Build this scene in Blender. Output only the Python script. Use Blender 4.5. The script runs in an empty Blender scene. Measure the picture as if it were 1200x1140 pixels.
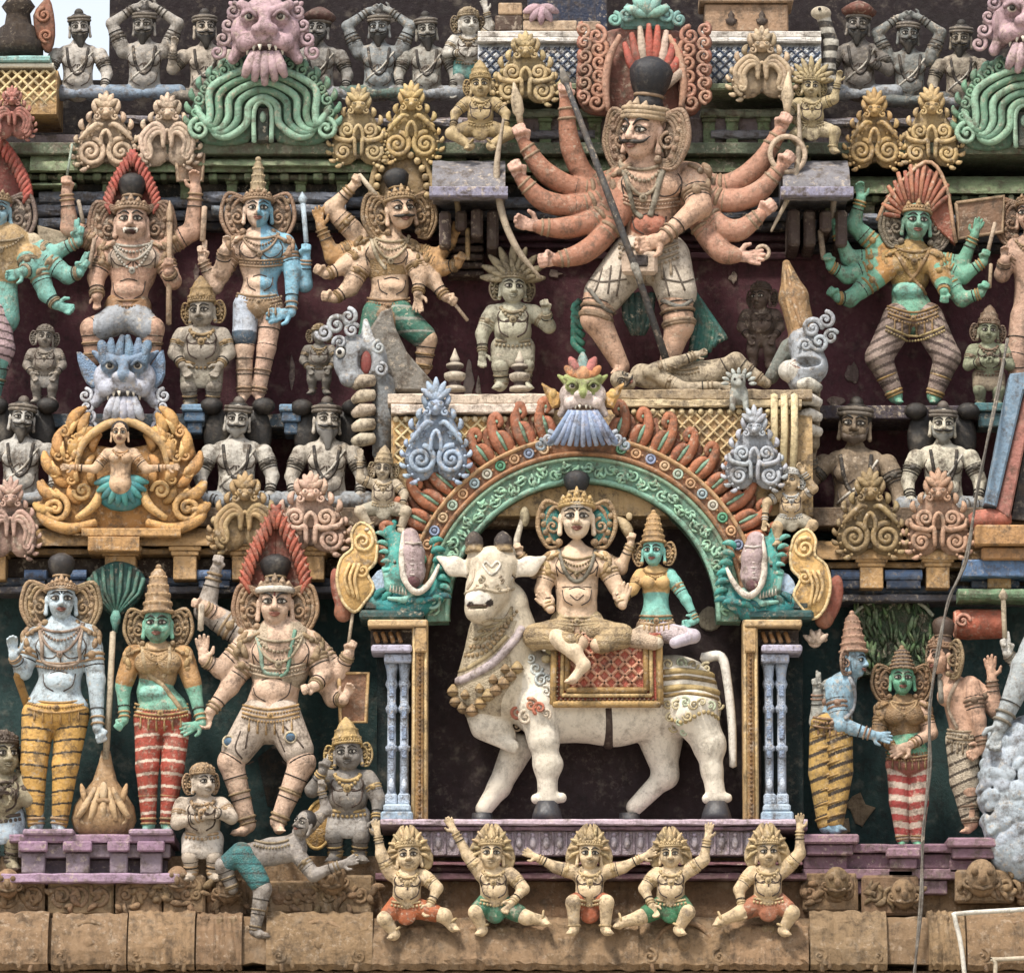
import bpy, math, random
import numpy as np
PI = math.pi
S = 1/170.0; DIST = 40.0; PIT = math.radians(9)
sc = bpy.context.scene
COL = sc.collection
rng = random.Random(7)
_f = np.array([0, math.cos(PIT), math.sin(PIT)]); _u = np.array([0, -math.sin(PIT), math.cos(PIT)])
CAMLOC = -_f*DIST
ZOFF = 8.0            # height of the picture's middle above the ground

def root_map(px, py, d):
    v = _f + np.array([1., 0, 0])*(px-600)*S/DIST + _u*(570-py)*S/DIST
    t = (-d*S - CAMLOC[1])/v[1]
    return CAMLOC + v*t, t/DIST

def H(h):
    h = h.lstrip('#')
    c = [int(h[i:i+2], 16)/255 for i in (0, 2, 4)]
    y = .3*c[0]+.59*c[1]+.11*c[2]; c = [y+(x-y)*.83 for x in c]
    return tuple(x/12.92 if x <= .04045 else ((x+.055)/1.055)**2.4 for x in c)
def col(c):
    return H(c) if isinstance(c, str) else c

class Th:
    """one thing: an Empty at its base, authored in photo units (x right, y down, d toward the viewer)"""
    def __init__(s, name, label, cat, x, y, d=0, group=None, kind=None):
        loc, k = root_map(x, y, d)
        s.x, s.y, s.d, s.k = x, y, d, k*S
        o = bpy.data.objects.new(name, None); COL.objects.link(o)
        o.empty_display_size = .1
        o.location = (loc[0], loc[1], loc[2]+ZOFF)
        o['label'] = label; o['category'] = cat
        if group: o['group'] = group
        if kind: o['kind'] = kind
        s.o = o
    def loc(s, V):
        k = s.k
        return np.stack([(V[:, 0]-s.x)*k, -(V[:, 2]-s.d)*k, (s.y-V[:, 1])*k/math.cos(PIT)], 1)

def make_mesh(name, V, loops, tot, C, smooth, mat, parent):
    me = bpy.data.meshes.new(name)
    n = len(V); nl = len(loops); nf = len(tot)
    me.vertices.add(n); me.loops.add(nl); me.polygons.add(nf)
    me.vertices.foreach_set('co', np.asarray(V, np.float32).ravel())
    me.loops.foreach_set('vertex_index', np.asarray(loops, np.int32))
    st = np.zeros(nf, np.int32); st[1:] = np.cumsum(tot)[:-1]
    me.polygons.foreach_set('loop_start', st); me.polygons.foreach_set('loop_total', np.asarray(tot, np.int32))
    me.polygons.foreach_set('use_smooth', np.asarray(smooth, bool))
    at = me.color_attributes.new('Col', 'FLOAT_COLOR', 'POINT')
    cc = np.ones((n, 4), np.float32); cc[:, :3] = C
    at.data.foreach_set('color', cc.ravel())
    me.update(calc_edges=True)
    me.materials.append(mat)
    o = bpy.data.objects.new(name, me); COL.objects.link(o)
    if parent is not None: o.parent = parent
    return o

def unit(v):
    v = np.asarray(v, float); n = np.linalg.norm(v)
    return v/n if n > 1e-9 else v
def p3(p, d=0.):
    return np.array([p[0], p[1], p[2] if len(p) > 2 else d], float)
def spline(pts, n=8):
    """Catmull-Rom through pts"""
    P = [p3(p) for p in pts]
    if len(P) < 3: 
        return [P[0]+(P[1]-P[0])*i/n for i in range(n+1)]
    Q = [2*P[0]-P[1]]+P+[2*P[-1]-P[-2]]
    out = []
    for i in range(1, len(Q)-2):
        a, b, c, e = Q[i-1:i+3]
        for j in range(n):
            t = j/n
            out.append(.5*(2*b+(c-a)*t+(2*a-5*b+4*c-e)*t*t+(3*b-a-3*c+e)*t**3))
    out.append(P[-1])
    return out

class MB:
    """mesh builder in photo units"""
    def __init__(s):
        s.V = []; s.L = []; s.T = []; s.C = []; s.S = []; s.n = 0
    def add(s, V, F, c, smooth=True):
        V = np.asarray(V, float)
        vol = 0.
        for f in F:
            a = V[f[0]]
            for i in range(1, len(f)-1):
                b = V[f[i]]; e = V[f[i+1]]
                vol += a[0]*(b[1]*e[2]-b[2]*e[1])-a[1]*(b[0]*e[2]-b[2]*e[0])+a[2]*(b[0]*e[1]-b[1]*e[0])
        s.addraw(V, [i+s.n for f in F for i in (f if vol < 0 else f[::-1])], [len(f) for f in F], c, smooth)
    def addraw(s, V, L, T, c, smooth):
        s.V.append(V); s.L.extend(L); s.T.extend(T)
        c = np.asarray(col(c), float)
        s.C.append(np.broadcast_to(c, (len(V), 3)))
        s.S.extend([smooth]*len(T)); s.n += len(V)
    def sph(s, c, r, cl, R=None, nu=10, nv=7):
        r = np.broadcast_to(np.asarray(r, float), (3,)); c = p3(c)
        V, F = _sphere(nu, nv)
        V = V*r
        if R is not None: V = V@np.asarray(R).T
        s.addraw(V+c, (_sphL(nu, nv)+s.n).tolist(), _sphT(nu, nv), cl, True)
    def tube(s, pts, r, cl, n=8, q=1., sm=0, capr=True):
        if sm: 
            m = len(pts); pts = spline(pts, sm)
            if not np.isscalar(r): r = np.interp(np.linspace(0, m-1, len(pts)), np.arange(m), r)
        P = np.array([p3(p) for p in pts])
        m = len(P); r = np.broadcast_to(np.asarray(r, float), (m,))
        T = np.gradient(P, axis=0)
        ref = np.array([0, 0, 1.])
        V = []; 
        for i in range(m):
            t = unit(T[i])
            a = np.cross(t, ref)
            if np.linalg.norm(a) < .1: a = np.cross(t, np.array([1., 0, 0]))
            a = unit(a); b = np.cross(t, a)
            for j in range(n):
                w = 2*PI*j/n
                V.append(P[i]+r[i]*(a*math.cos(w)+q*b*math.sin(w)))
        F = [[i*n+j, i*n+(j+1) % n, (i+1)*n+(j+1) % n, (i+1)*n+j] for i in range(m-1) for j in range(n)]
        k = len(V)
        e = .5 if capr else 0
        V.append(P[0]-unit(T[0])*r[0]*e); V.append(P[-1]+unit(T[-1])*r[-1]*e)
        F += [[k, (j+1) % n, j] for j in range(n)]+[[k+1, (m-1)*n+j, (m-1)*n+(j+1) % n] for j in range(n)]
        s.add(V, F, cl)
    def ring(s, c, axis, r, t, cl, n=16, m=6, q=1.):
        """torus round an axis"""
        c = p3(c); ax = unit(p3(axis)); a = np.cross(ax, [0, 0, 1.])
        if np.linalg.norm(a) < .1: a = np.cross(ax, [1., 0, 0])
        a = unit(a); b = np.cross(ax, a)
        V = []
        for i in range(n):
            w = 2*PI*i/n; e = a*math.cos(w)+b*math.sin(w)*q
            for j in range(m):
                z = 2*PI*j/m
                V.append(c+e*(r+t*math.cos(z))+ax*t*math.sin(z))
        F = [[i*m+j, i*m+(j+1) % m, ((i+1) % n)*m+(j+1) % m, ((i+1) % n)*m+j] for i in range(n) for j in range(m)]
        s.add(V, F, cl)
    def lathe(s, a, b, prof, cl, n=18, q=1., rib=0, ra=.1):
        """prof: (t 0..1 along a->b, radius); rib>0 gives vertical ribs"""
        a = p3(a); b = p3(b); ax = unit(b-a); L = np.linalg.norm(b-a)
        e1 = np.cross(ax, [0, 0, 1.])
        if np.linalg.norm(e1) < .1: e1 = np.cross(ax, [1., 0, 0])
        e1 = unit(e1); e2 = np.cross(ax, e1)
        V = []
        for t, r in prof:
            for j in range(n):
                w = 2*PI*j/n; rr = r*(1+(ra*math.cos(rib*w) if rib else 0))
                V.append(a+ax*L*t+rr*(e1*math.cos(w)+q*e2*math.sin(w)))
        m = len(prof)
        F = [[i*n+j, i*n+(j+1) % n, (i+1)*n+(j+1) % n, (i+1)*n+j] for i in range(m-1) for j in range(n)]
        F += [list(range(n))[::-1], [(m-1)*n+j for j in range(n)]]
        cs = cl
        if isinstance(cl, list):
            cs = np.repeat(np.array([col(x) for x in cl]), n, 0)
        s.add(V, F, cs)
    def box(s, x0, x1, y0, y1, d0, d1, cl, b=1.2):
        b = min(b, (x1-x0)/2.01, (y1-y0)/2.01, (d1-d0)/2.01)
        V = []; lo = np.array([x0, y0, d0]); hi = np.array([x1, y1, d1])
        idx = {}
        for cx in (0, 1):
            for cy in (0, 1):
                for cz in (0, 1):
                    cn = np.array([cx, cy, cz]); base = np.where(cn, hi, lo); inn = np.where(cn, hi-b, lo+b)
                    for ax in range(3):
                        p = inn.copy(); p[ax] = base[ax]
                        idx[(cx, cy, cz, ax)] = len(V); V.append(p)
        F = []
        for ax in range(3):
            o = [a for a in range(3) if a != ax]
            for sd in (0, 1):
                q = []
                for u, v in ((0, 0), (1, 0), (1, 1), (0, 1)):
                    k = [0, 0, 0]; k[ax] = sd; k[o[0]] = u; k[o[1]] = v
                    q.append(idx[(*k, ax)])
                F.append(q if (sd == 1) == (ax != 1) else q[::-1])
        c0 = (lo+hi)/2; Va = np.array(V)
        for ax in range(3):
            o = [a for a in range(3) if a != ax]
            for u in (0, 1):
                for v in (0, 1):
                    k0 = [0, 0, 0]; k0[o[0]] = u; k0[o[1]] = v; k1 = k0.copy(); k1[ax] = 1
                    F.append([idx[(*k0, o[0])], idx[(*k0, o[1])], idx[(*k1, o[1])], idx[(*k1, o[0])]])
        for cx in (0, 1):
            for cy in (0, 1):
                for cz in (0, 1): F.append([idx[(cx, cy, cz, a)] for a in range(3)])
        G = []
        for f in F:
            nrm = np.cross(Va[f[1]]-Va[f[0]], Va[f[2]]-Va[f[0]])
            G.append(f if nrm@(Va[f].mean(0)-c0) > 0 else f[::-1])
        s.add(V, G, cl, False)
    def prof(s, x0, x1, pr, cl, n=1, wob=0., sx=0., smooth=False):
        """moulding: section pr [(d,y)...] swept along x"""
        m = len(pr); V = []
        for i in range(n+1):
            x = x0+(x1-x0)*i/n
            for d, y in pr:
                V.append((x, y+(rng.uniform(-wob, wob) if 0 < i < n else 0), d+(rng.uniform(-wob, wob) if wob else 0)))
        F = [[i*m+j, i*m+(j+1) % m, (i+1)*m+(j+1) % m, (i+1)*m+j] for i in range(n) for j in range(m)]
        F += [list(range(m))[::-1], [n*m+j for j in range(m)]]
        s.add(V, F, cl, smooth)
    def sweep(s, cx, cy, sec, a0, a1, cl, n=48, ex=1., ey=1., smooth=True):
        """section [(r,d)] swept round the d axis, angle 0=right 90=up"""
        m = len(sec); V = []
        for i in range(n+1):
            a = math.radians(a0+(a1-a0)*i/n)
            for r, d in sec: V.append((cx+r*ex*math.cos(a), cy-r*ey*math.sin(a), d))
        F = [[i*m+j, i*m+(j+1) % m, (i+1)*m+(j+1) % m, (i+1)*m+j] for i in range(n) for j in range(m)]
        F += [list(range(m))[::-1], [n*m+j for j in range(m)]]
        s.add(V, F, cl, smooth)
    def plate(s, pts, d0, d1, cl, b=1.5, sm=0, smooth=False):
        """extruded outline with a bevelled front rim"""
        if sm:
            q = list(pts)+[pts[0]]
            Q = spline([q[-2]]+q+[q[1]], sm); pts = [(p[0], p[1]) for p in Q[sm:-sm-1]]
        P = np.array([(p[0], p[1]) for p in pts], float); m = len(P)
        A = .5*np.sum(P[:, 0]*np.roll(P[:, 1], -1)-np.roll(P[:, 0], -1)*P[:, 1])
        T = np.roll(P, -1, 0)-np.roll(P, 1, 0); T /= np.maximum(np.linalg.norm(T, axis=1, keepdims=True), 1e-6)
        N = np.stack([T[:, 1], -T[:, 0]], 1)*(1 if A > 0 else -1)
        V = [(x, y, d0) for x, y in P]+[(x, y, d1-b) for x, y in P]+[(x, y, d1) for x, y in P-N*b]
        F = [[k*m+j, k*m+(j+1) % m, (k+1)*m+(j+1) % m, (k+1)*m+j] for k in (0, 1) for j in range(m)]
        F += [list(range(m))[::-1], [2*m+j for j in range(m)]]
        s.add(V, F, cl, smooth)
    def beads(s, pts, r, cl, gap=2.1, nu=7, nv=5):
        P = np.array([p3(p) for p in pts]); L = np.r_[0, np.cumsum(np.linalg.norm(np.diff(P, axis=0), axis=1))]
        n = max(2, int(L[-1]/(gap*r)))
        for t in np.linspace(0, L[-1], n):
            s.sph([np.interp(t, L, P[:, i]) for i in range(3)], r, cl, nu=nu, nv=nv)
    def spiral(s, cx, cy, r, turns, a0, cl, w, d=0., dr=1, n=26, q=.8, r1=.12):
        """rolled-up scroll starting at the rim"""
        P = []; W = []
        for i in range(n+1):
            t = i/n; a = math.radians(a0)+dr*2*PI*turns*t; rr = r*(1-(1-r1)*t)
            P.append((cx+rr*math.cos(a), cy-rr*math.sin(a), d+2*w*t*.5)); W.append(w*(1-.45*t))
        s.tube(P, W, cl, n=6, q=q)
        s.sph((cx, cy, d+w*.6), w*.8, cl, nu=7, nv=5)
    def leaf(s, p, ang, L, w, cl, d=0., th=.35, bend=0.):
        """a curled acanthus lobe"""
        a = math.radians(ang); P = []; R = []
        for i in range(7):
            t = i/6; aa = a+bend*t
            P.append((p[0]+math.cos(aa)*L*t, p[1]-math.sin(aa)*L*t, d+math.sin(t*PI)*w*.3)); R.append(w*math.sin(PI*(.12+.8*t))**.8*.5)
        s.tube(P, R, cl, n=6, q=th*2)
    def done(s, name, th, mat='paint', label=None, parent=None):
        if not s.n: return None
        V = th.loc(np.concatenate(s.V))
        o = make_mesh(name, V, s.L, s.T, np.concatenate(s.C), s.S, MAT[mat], parent or th.o)
        if label: o['label'] = label
        return o
_sc = {}
def _sphere(nu, nv):
    if (nu, nv) in _sc: return _sc[(nu, nv)][:2]
    V = [(0, 1, 0)]
    for i in range(1, nv):
        a = PI*i/nv
        for j in range(nu): V.append((math.sin(a)*math.cos(2*PI*j/nu), math.cos(a), math.sin(a)*math.sin(2*PI*j/nu)))
    V.append((0, -1, 0)); V = np.array(V, float)
    F = [[0, 1+(j+1) % nu, 1+j] for j in range(nu)]
    for i in range(nv-2):
        o = 1+i*nu
        F += [[o+j, o+(j+1) % nu, o+nu+(j+1) % nu, o+nu+j] for j in range(nu)]
    o = 1+(nv-2)*nu; F += [[o+j, o+(j+1) % nu, len(V)-1] for j in range(nu)]
    # wanted orientation: negative volume in photo units
    vol = 0.
    for f in F:
        for i in range(1, len(f)-1): vol += np.dot(V[f[0]], np.cross(V[f[i]], V[f[i+1]]))
    if vol > 0: F = [f[::-1] for f in F]
    _sc[(nu, nv)] = (V, F, np.array([i for f in F for i in f]), [len(f) for f in F])
    return V, F
def _sphL(nu, nv): _sphere(nu, nv); return _sc[(nu, nv)][2]
def _sphT(nu, nv): return _sc[(nu, nv)][3]

def rot(yaw=0, pitch=0, roll=0):
    """head frame: columns = right(u), down(v), front(f) in (x,y,d). yaw>0 looks to picture right, pitch>0 looks down, roll>0 leans to the right"""
    y, p, r = map(math.radians, (yaw, pitch, roll))
    Ry = np.array([[math.cos(y), 0, math.sin(y)], [0, 1, 0], [-math.sin(y), 0, math.cos(y)]])
    Rx = np.array([[1, 0, 0], [0, math.cos(p), math.sin(p)], [0, -math.sin(p), math.cos(p)]])
    Rz = np.array([[math.cos(r), -math.sin(r), 0], [math.sin(r), math.cos(r), 0], [0, 0, 1]])
    return Rz@Ry@Rx

class SD:
    """one continuous surface grown from blended tapered limbs and ellipsoids"""
    def __init__(s, k=3., cell=1.25):
        s.p = []; s.k = k; s.cell = cell
    def cap(s, a, b, ra, rb, c, q=1., k=None, cut=False):
        a = p3(a); b = p3(b); r = max(ra, rb)
        lo = np.minimum(a, b)-r; hi = np.maximum(a, b)+r
        s.p.append(('c', (a, b, ra, rb, q), lo, hi, c, s.k if k is None else k, cut))
    def ell(s, c, r, cl, R=None, k=None, cut=False):
        c = p3(c); r = np.broadcast_to(np.asarray(r, float), (3,)).copy()
        m = np.full(3, r.max()) if R is not None else r
        s.p.append(('e', (c, r, None if R is None else np.asarray(R, float)), c-m, c+m, cl, s.k if k is None else k, cut))
    def chain(s, pts, rs, c, q=1., k=None):
        for i in range(len(pts)-1): s.cap(pts[i], pts[i+1], rs[i], rs[i+1], c, q, k)
    @staticmethod
    def ev(p, X, Y, Z):
        if p[0] == 'c':
            a, b, ra, rb, q = p[1]; iq = 1/q
            v = (b-a)*np.array([1, 1, iq]); L2 = max(v@v, 1e-6)
            x = X-a[0]; y = Y-a[1]; z = (Z-a[2])*iq
            t = np.clip((x*v[0]+y*v[1]+z*v[2])/L2, 0, 1)
            return np.sqrt((x-t*v[0])**2+(y-t*v[1])**2+(z-t*v[2])**2)-(ra+(rb-ra)*t)
        c, r, R = p[1]
        x = X-c[0]; y = Y-c[1]; z = Z-c[2]
        if R is not None:
            x, y, z = (R[0, 0]*x+R[1, 0]*y+R[2, 0]*z, R[0, 1]*x+R[1, 1]*y+R[2, 1]*z, R[0, 2]*x+R[1, 2]*y+R[2, 2]*z)
        k0 = np.sqrt((x/r[0])**2+(y/r[1])**2+(z/r[2])**2)
        k1 = np.sqrt((x/r[0]**2)**2+(y/r[1]**2)**2+(z/r[2]**2)**2)
        return k0*(k0-1)/np.maximum(k1, 1e-4)
    @staticmethod
    def blend(A, B, k, cut):
        if cut:
            B = -B; h = np.maximum(k-np.abs(A-B), 0)/max(k, 1e-3)
            return np.maximum(A, B)+h*h*k*.25
        h = np.maximum(k-np.abs(A-B), 0)/max(k, 1e-3)
        return np.minimum(A, B)-h*h*k*.25
    def field(s, X, Y, Z):
        A = np.full(np.broadcast(X, Y, Z).shape, 1e3)
        for p in s.p: A = s.blend(A, s.ev(p, X, Y, Z), p[5], p[6])
        return A
    def depth(s, pts, top=None):
        """front depth of the surface at (x,y) points"""
        x = np.array([p[0] for p in pts], float); y = np.array([p[1] for p in pts], float)
        hi = max(p[3][2] for p in s.p)+2; lo = min(p[2][2] for p in s.p)
        z = np.full(len(x), hi)
        for _ in range(40): z = z-np.clip(s.field(x, y, z)*.6, -2, 8)
        bad = z < lo; s.bad = bad
        if bad.all(): z[:] = (hi+lo)/2
        elif bad.any():
            i = np.arange(len(z)); z[bad] = np.interp(i[bad], i[~bad], z[~bad])
        return z
    def drape(s, pts, off=0.):
        z = s.depth(pts)
        return [(p[0], p[1], zz+off) for p, zz in zip(pts, z)]
    def mesh(s, name, th, mat='paint', label=None, parent=None):
        h = s.cell
        lo = np.min([p[2] for p in s.p if not p[6]], 0)-4*h; hi = np.max([p[3] for p in s.p if not p[6]], 0)+4*h
        n = np.ceil((hi-lo)/h).astype(int)+1
        ax = [lo[i]+h*np.arange(n[i]) for i in range(3)]
        A = np.full(n, 50., np.float32)
        for p in s.p:
            m = p[5]+3*h
            i0 = np.clip(((p[2]-m-lo)/h).astype(int), 0, n-1); i1 = np.clip(((p[3]+m-lo)/h).astype(int)+2, 0, n)
            sl = tuple(slice(a, b) for a, b in zip(i0, i1))
            X = ax[0][sl[0]].astype(np.float32)[:, None, None]; Y = ax[1][sl[1]].astype(np.float32)[None, :, None]; Z = ax[2][sl[2]].astype(np.float32)[None, None, :]
            A[sl] = s.blend(A[sl], s.ev(p, X, Y, Z), p[5], p[6])
        I = A < 0
        c = I[:-1, :-1, :-1].astype(np.int8)
        offs = [(a, b, e) for a in (0, 1) for b in (0, 1) for e in (0, 1)]
        for a, b, e in offs[1:]:
            c = c+I[a:n[0]-1+a, b:n[1]-1+b, e:n[2]-1+e]
        ci = np.argwhere((c > 0) & (c < 8))
        if not len(ci): return None
        idx = np.full(c.shape, -1, np.int32); idx[tuple(ci.T)] = np.arange(len(ci))
        vals = {o: A[ci[:, 0]+o[0], ci[:, 1]+o[1], ci[:, 2]+o[2]] for o in offs}
        acc = np.zeros((len(ci), 3)); cnt = np.zeros(len(ci))
        for o in offs:
            for k in range(3):
                if o[k] == 0:
                    o2 = list(o); o2[k] = 1; o2 = tuple(o2)
                    a = vals[o]; b = vals[o2]; m = (a < 0) != (b < 0)
                    t = np.where(m, a/np.where(m, a-b, 1), 0)
                    q = np.zeros((len(ci), 3)); q[:] = o; q[:, k] = t
                    acc += q*m[:, None]; cnt += m
        V = lo+h*(ci+acc/cnt[:, None])
        Q = []
        for k in range(3):
            o1, o2 = [(1, 2), (2, 0), (0, 1)][k]
            sl0 = [slice(1, -1)]*3; sl0[k] = slice(0, -1); sl1 = list(sl0); sl1[k] = slice(1, None)
            a = I[tuple(sl0)]; b = I[tuple(sl1)]
            e = np.argwhere(a != b)
            if not len(e): continue
            sgn = a[tuple(e.T)]
            g = e.copy()
            for w in range(3):
                if w != k: g[:, w] += 1
            def cellid(s1, s2):
                q = g.copy(); q[:, o1] -= s1; q[:, o2] -= s2
                return idx[q[:, 0], q[:, 1], q[:, 2]]
            q = np.stack([cellid(1, 1), cellid(0, 1), cellid(0, 0), cellid(1, 0)], 1)
            q = np.where(sgn[:, None], q[:, ::-1], q)      # inward in photo units = outward after the flip
            Q.append(q[(q >= 0).all(1)])
        Q = np.concatenate(Q)
        # colours
        best = np.full(len(V), 1e9); C = np.zeros((len(V), 3))
        for p in s.p:
            if p[4] is None: continue
            mm = 3+p[5]
            w = np.where(((V > p[2]-mm) & (V < p[3]+mm)).all(1))[0]
            if not len(w): continue
            d = s.ev(p, V[w, 0], V[w, 1], V[w, 2])
            if p[6]: d = np.abs(d)-.3
            u = d < best[w]; w = w[u]
            if not len(w): continue
            best[w] = d[u]
            C[w] = p[4](V[w]) if callable(p[4]) else col(p[4])
        o = make_mesh(name, th.loc(V), Q.ravel(), np.full(len(Q), 4), C, np.ones(len(Q), bool), MAT[mat], parent or th.o)
        if label: o['label'] = label
        return o

# ---------------------------------------------------------------- materials
MAT = {}
def node_mat(name, rough=.6, grime=.55, speck=.5, chip=.35, bump=.35, carve=0., streak=.45, spec=.35, cscale=55, sc=1., gcol=(.062, .044, .03)):
    m = bpy.data.materials.new(name); m.use_nodes = True
    nt = m.node_tree; N = nt.nodes; L = nt.links
    for x in list(N): N.remove(x)
    def nd(t, **k):
        x = N.new(t)
        for a, b in k.items(): setattr(x, a, b)
        return x
    out = nd('ShaderNodeOutputMaterial'); bs = nd('ShaderNodeBsdfPrincipled')
    L.new(bs.outputs[0], out.inputs[0])
    at = nd('ShaderNodeAttribute', attribute_name='Col')
    geo = nd('ShaderNodeNewGeometry')
    def noise(scale, det=6, ro=.65, vec=None):
        x = nd('ShaderNodeTexNoise'); x.inputs['Scale'].default_value = scale*sc; x.inputs['Detail'].default_value = det; x.inputs['Roughness'].default_value = ro
        L.new(vec or geo.outputs['Position'], x.inputs['Vector']); return x.outputs['Fac']
    def ramp(src, a, b, v0=0., v1=1.):
        x = nd('ShaderNodeMapRange', interpolation_type='SMOOTHSTEP'); x.inputs[1].default_value = a; x.inputs[2].default_value = b
        x.inputs[3].default_value = v0; x.inputs[4].default_value = v1
        L.new(src, x.inputs[0]); return x.outputs[0]
    def mix(f, a, b, bt='MIX'):
        x = nd('ShaderNodeMix', data_type='RGBA', blend_type=bt)
        L.new(f, x.inputs[0]); L.new(a, x.inputs[6])
        if isinstance(b, tuple): x.inputs[7].default_value = (*b, 1)
        else: L.new(b, x.inputs[7])
        return x.outputs[2]
    c = at.outputs['Color']
    # broad tonal variation of the old paint
    c = mix(ramp(noise(5, 4), .35, .7, 0., .35), c, (.62, .60, .56), 'MULTIPLY')
    def mul(x, y):
        n = nd('ShaderNodeMath', operation='MULTIPLY'); L.new(x, n.inputs[0]); L.new(y, n.inputs[1]); return n.outputs[0]
    pat = ramp(noise(3.1, 2), .42, .62, .15, 1.); pat2 = ramp(noise(4.3, 3), .40, .60, .25, 1.)
    # paint lost to pale plaster in chips
    c = mix(mul(ramp(noise(26, 6, .72), .53, .63, 0., min(1, chip*1.3)), pat), c, (.46, .38, .29))
    # soot and mould blotches
    c = mix(ramp(noise(11, 7, .76), .47, .66, 0., grime), c, gcol)
    c = mix(mul(ramp(noise(60, 5, .75), .53, .68, 0., speck), pat2), c, gcol)
    mp = nd('ShaderNodeMapping'); mp.inputs['Scale'].default_value = (19, 19, 1.3)
    L.new(geo.outputs['Position'], mp.inputs['Vector'])
    c = mix(mul(ramp(noise(1/sc, 5, .68, mp.outputs[0]), .48, .72, 0., streak), pat2), c, gcol)
    # faint washed-out dust
    c = mix(ramp(noise(7.3, 3, .6), .55, .75, 0., .14), c, (.50, .43, .34))
    L.new(c, bs.inputs['Base Color'])
    r = ramp(noise(20, 2), .3, .7, rough-.12, rough+.15); L.new(r, bs.inputs['Roughness'])
    bs.inputs['Specular IOR Level'].default_value = spec
    bp = nd('ShaderNodeBump'); bp.inputs['Strength'].default_value = bump; bp.inputs['Distance'].default_value = .02
    L.new(noise(42, 6, .8), bp.inputs['Height']); nrm = bp.outputs[0]
    if carve:
        vo = nd('ShaderNodeTexVoronoi', feature='SMOOTH_F1'); vo.inputs['Scale'].default_value = cscale; vo.inputs['Smoothness'].default_value = .35
        L.new(geo.outputs['Position'], vo.inputs['Vector'])
        b2 = nd('ShaderNodeBump', invert=True); b2.inputs['Strength'].default_value = carve; b2.inputs['Distance'].default_value = .025
        L.new(vo.outputs['Distance'], b2.inputs['Height']); L.new(nrm, b2.inputs['Normal']); nrm = b2.outputs[0]
    L.new(nrm, bs.inputs['Normal'])
    MAT[name] = m
    return m
node_mat('paint', grime=.72, speck=.7, chip=.5, bump=.55, carve=.16, cscale=38, streak=.55)
node_mat('clean', grime=.42, speck=.5, chip=.3, streak=.4, bump=.45, carve=.08, cscale=30)
node_mat('worn', grime=.85, speck=.8, chip=.55, streak=.75, bump=.6, carve=.2, cscale=34)
node_mat('carved', grime=.7, speck=.7, chip=.5, bump=.6, carve=.38, cscale=85)
node_mat('gloss', rough=.42, grime=.35, speck=.5, chip=.15, bump=.3, streak=.3, spec=.5)
node_mat('stone', rough=.85, grime=.7, speck=.75, chip=.35, bump=.9, streak=.7, spec=.2, carve=.3, cscale=16)
node_mat('wall', rough=.85, grime=.5, speck=.4, chip=.07, bump=.6, streak=.5, spec=.2, gcol=(.02, .017, .016))
node_mat('hair', rough=.5, grime=.3, speck=.3, chip=.06, bump=.4, streak=.2)
BLACK = H('1a1716'); WHITE = H('b9b2a6'); LIP = H('7d4a3e')
def stripes(c1, c2, per, frac, x0=0., bow=0., y0=0.):
    a = np.array(col(c1)); b = np.array(col(c2))
    def f(V):
        t = ((V[:, 1]-y0+bow*np.abs(V[:, 0]-x0))/per) % 1
        return np.where((t < frac)[:, None], b, a)
    return f
def split_x(c1, c2, x0, slope=0., y0=0.):
    a = np.array(col(c1)); b = np.array(col(c2))
    return lambda V: np.where((V[:, 0] < x0+slope*(V[:, 1]-y0))[:, None], a, b)
def shade(c, f):
    c = col(c); return tuple(min(1, x*f) for x in c)

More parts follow.
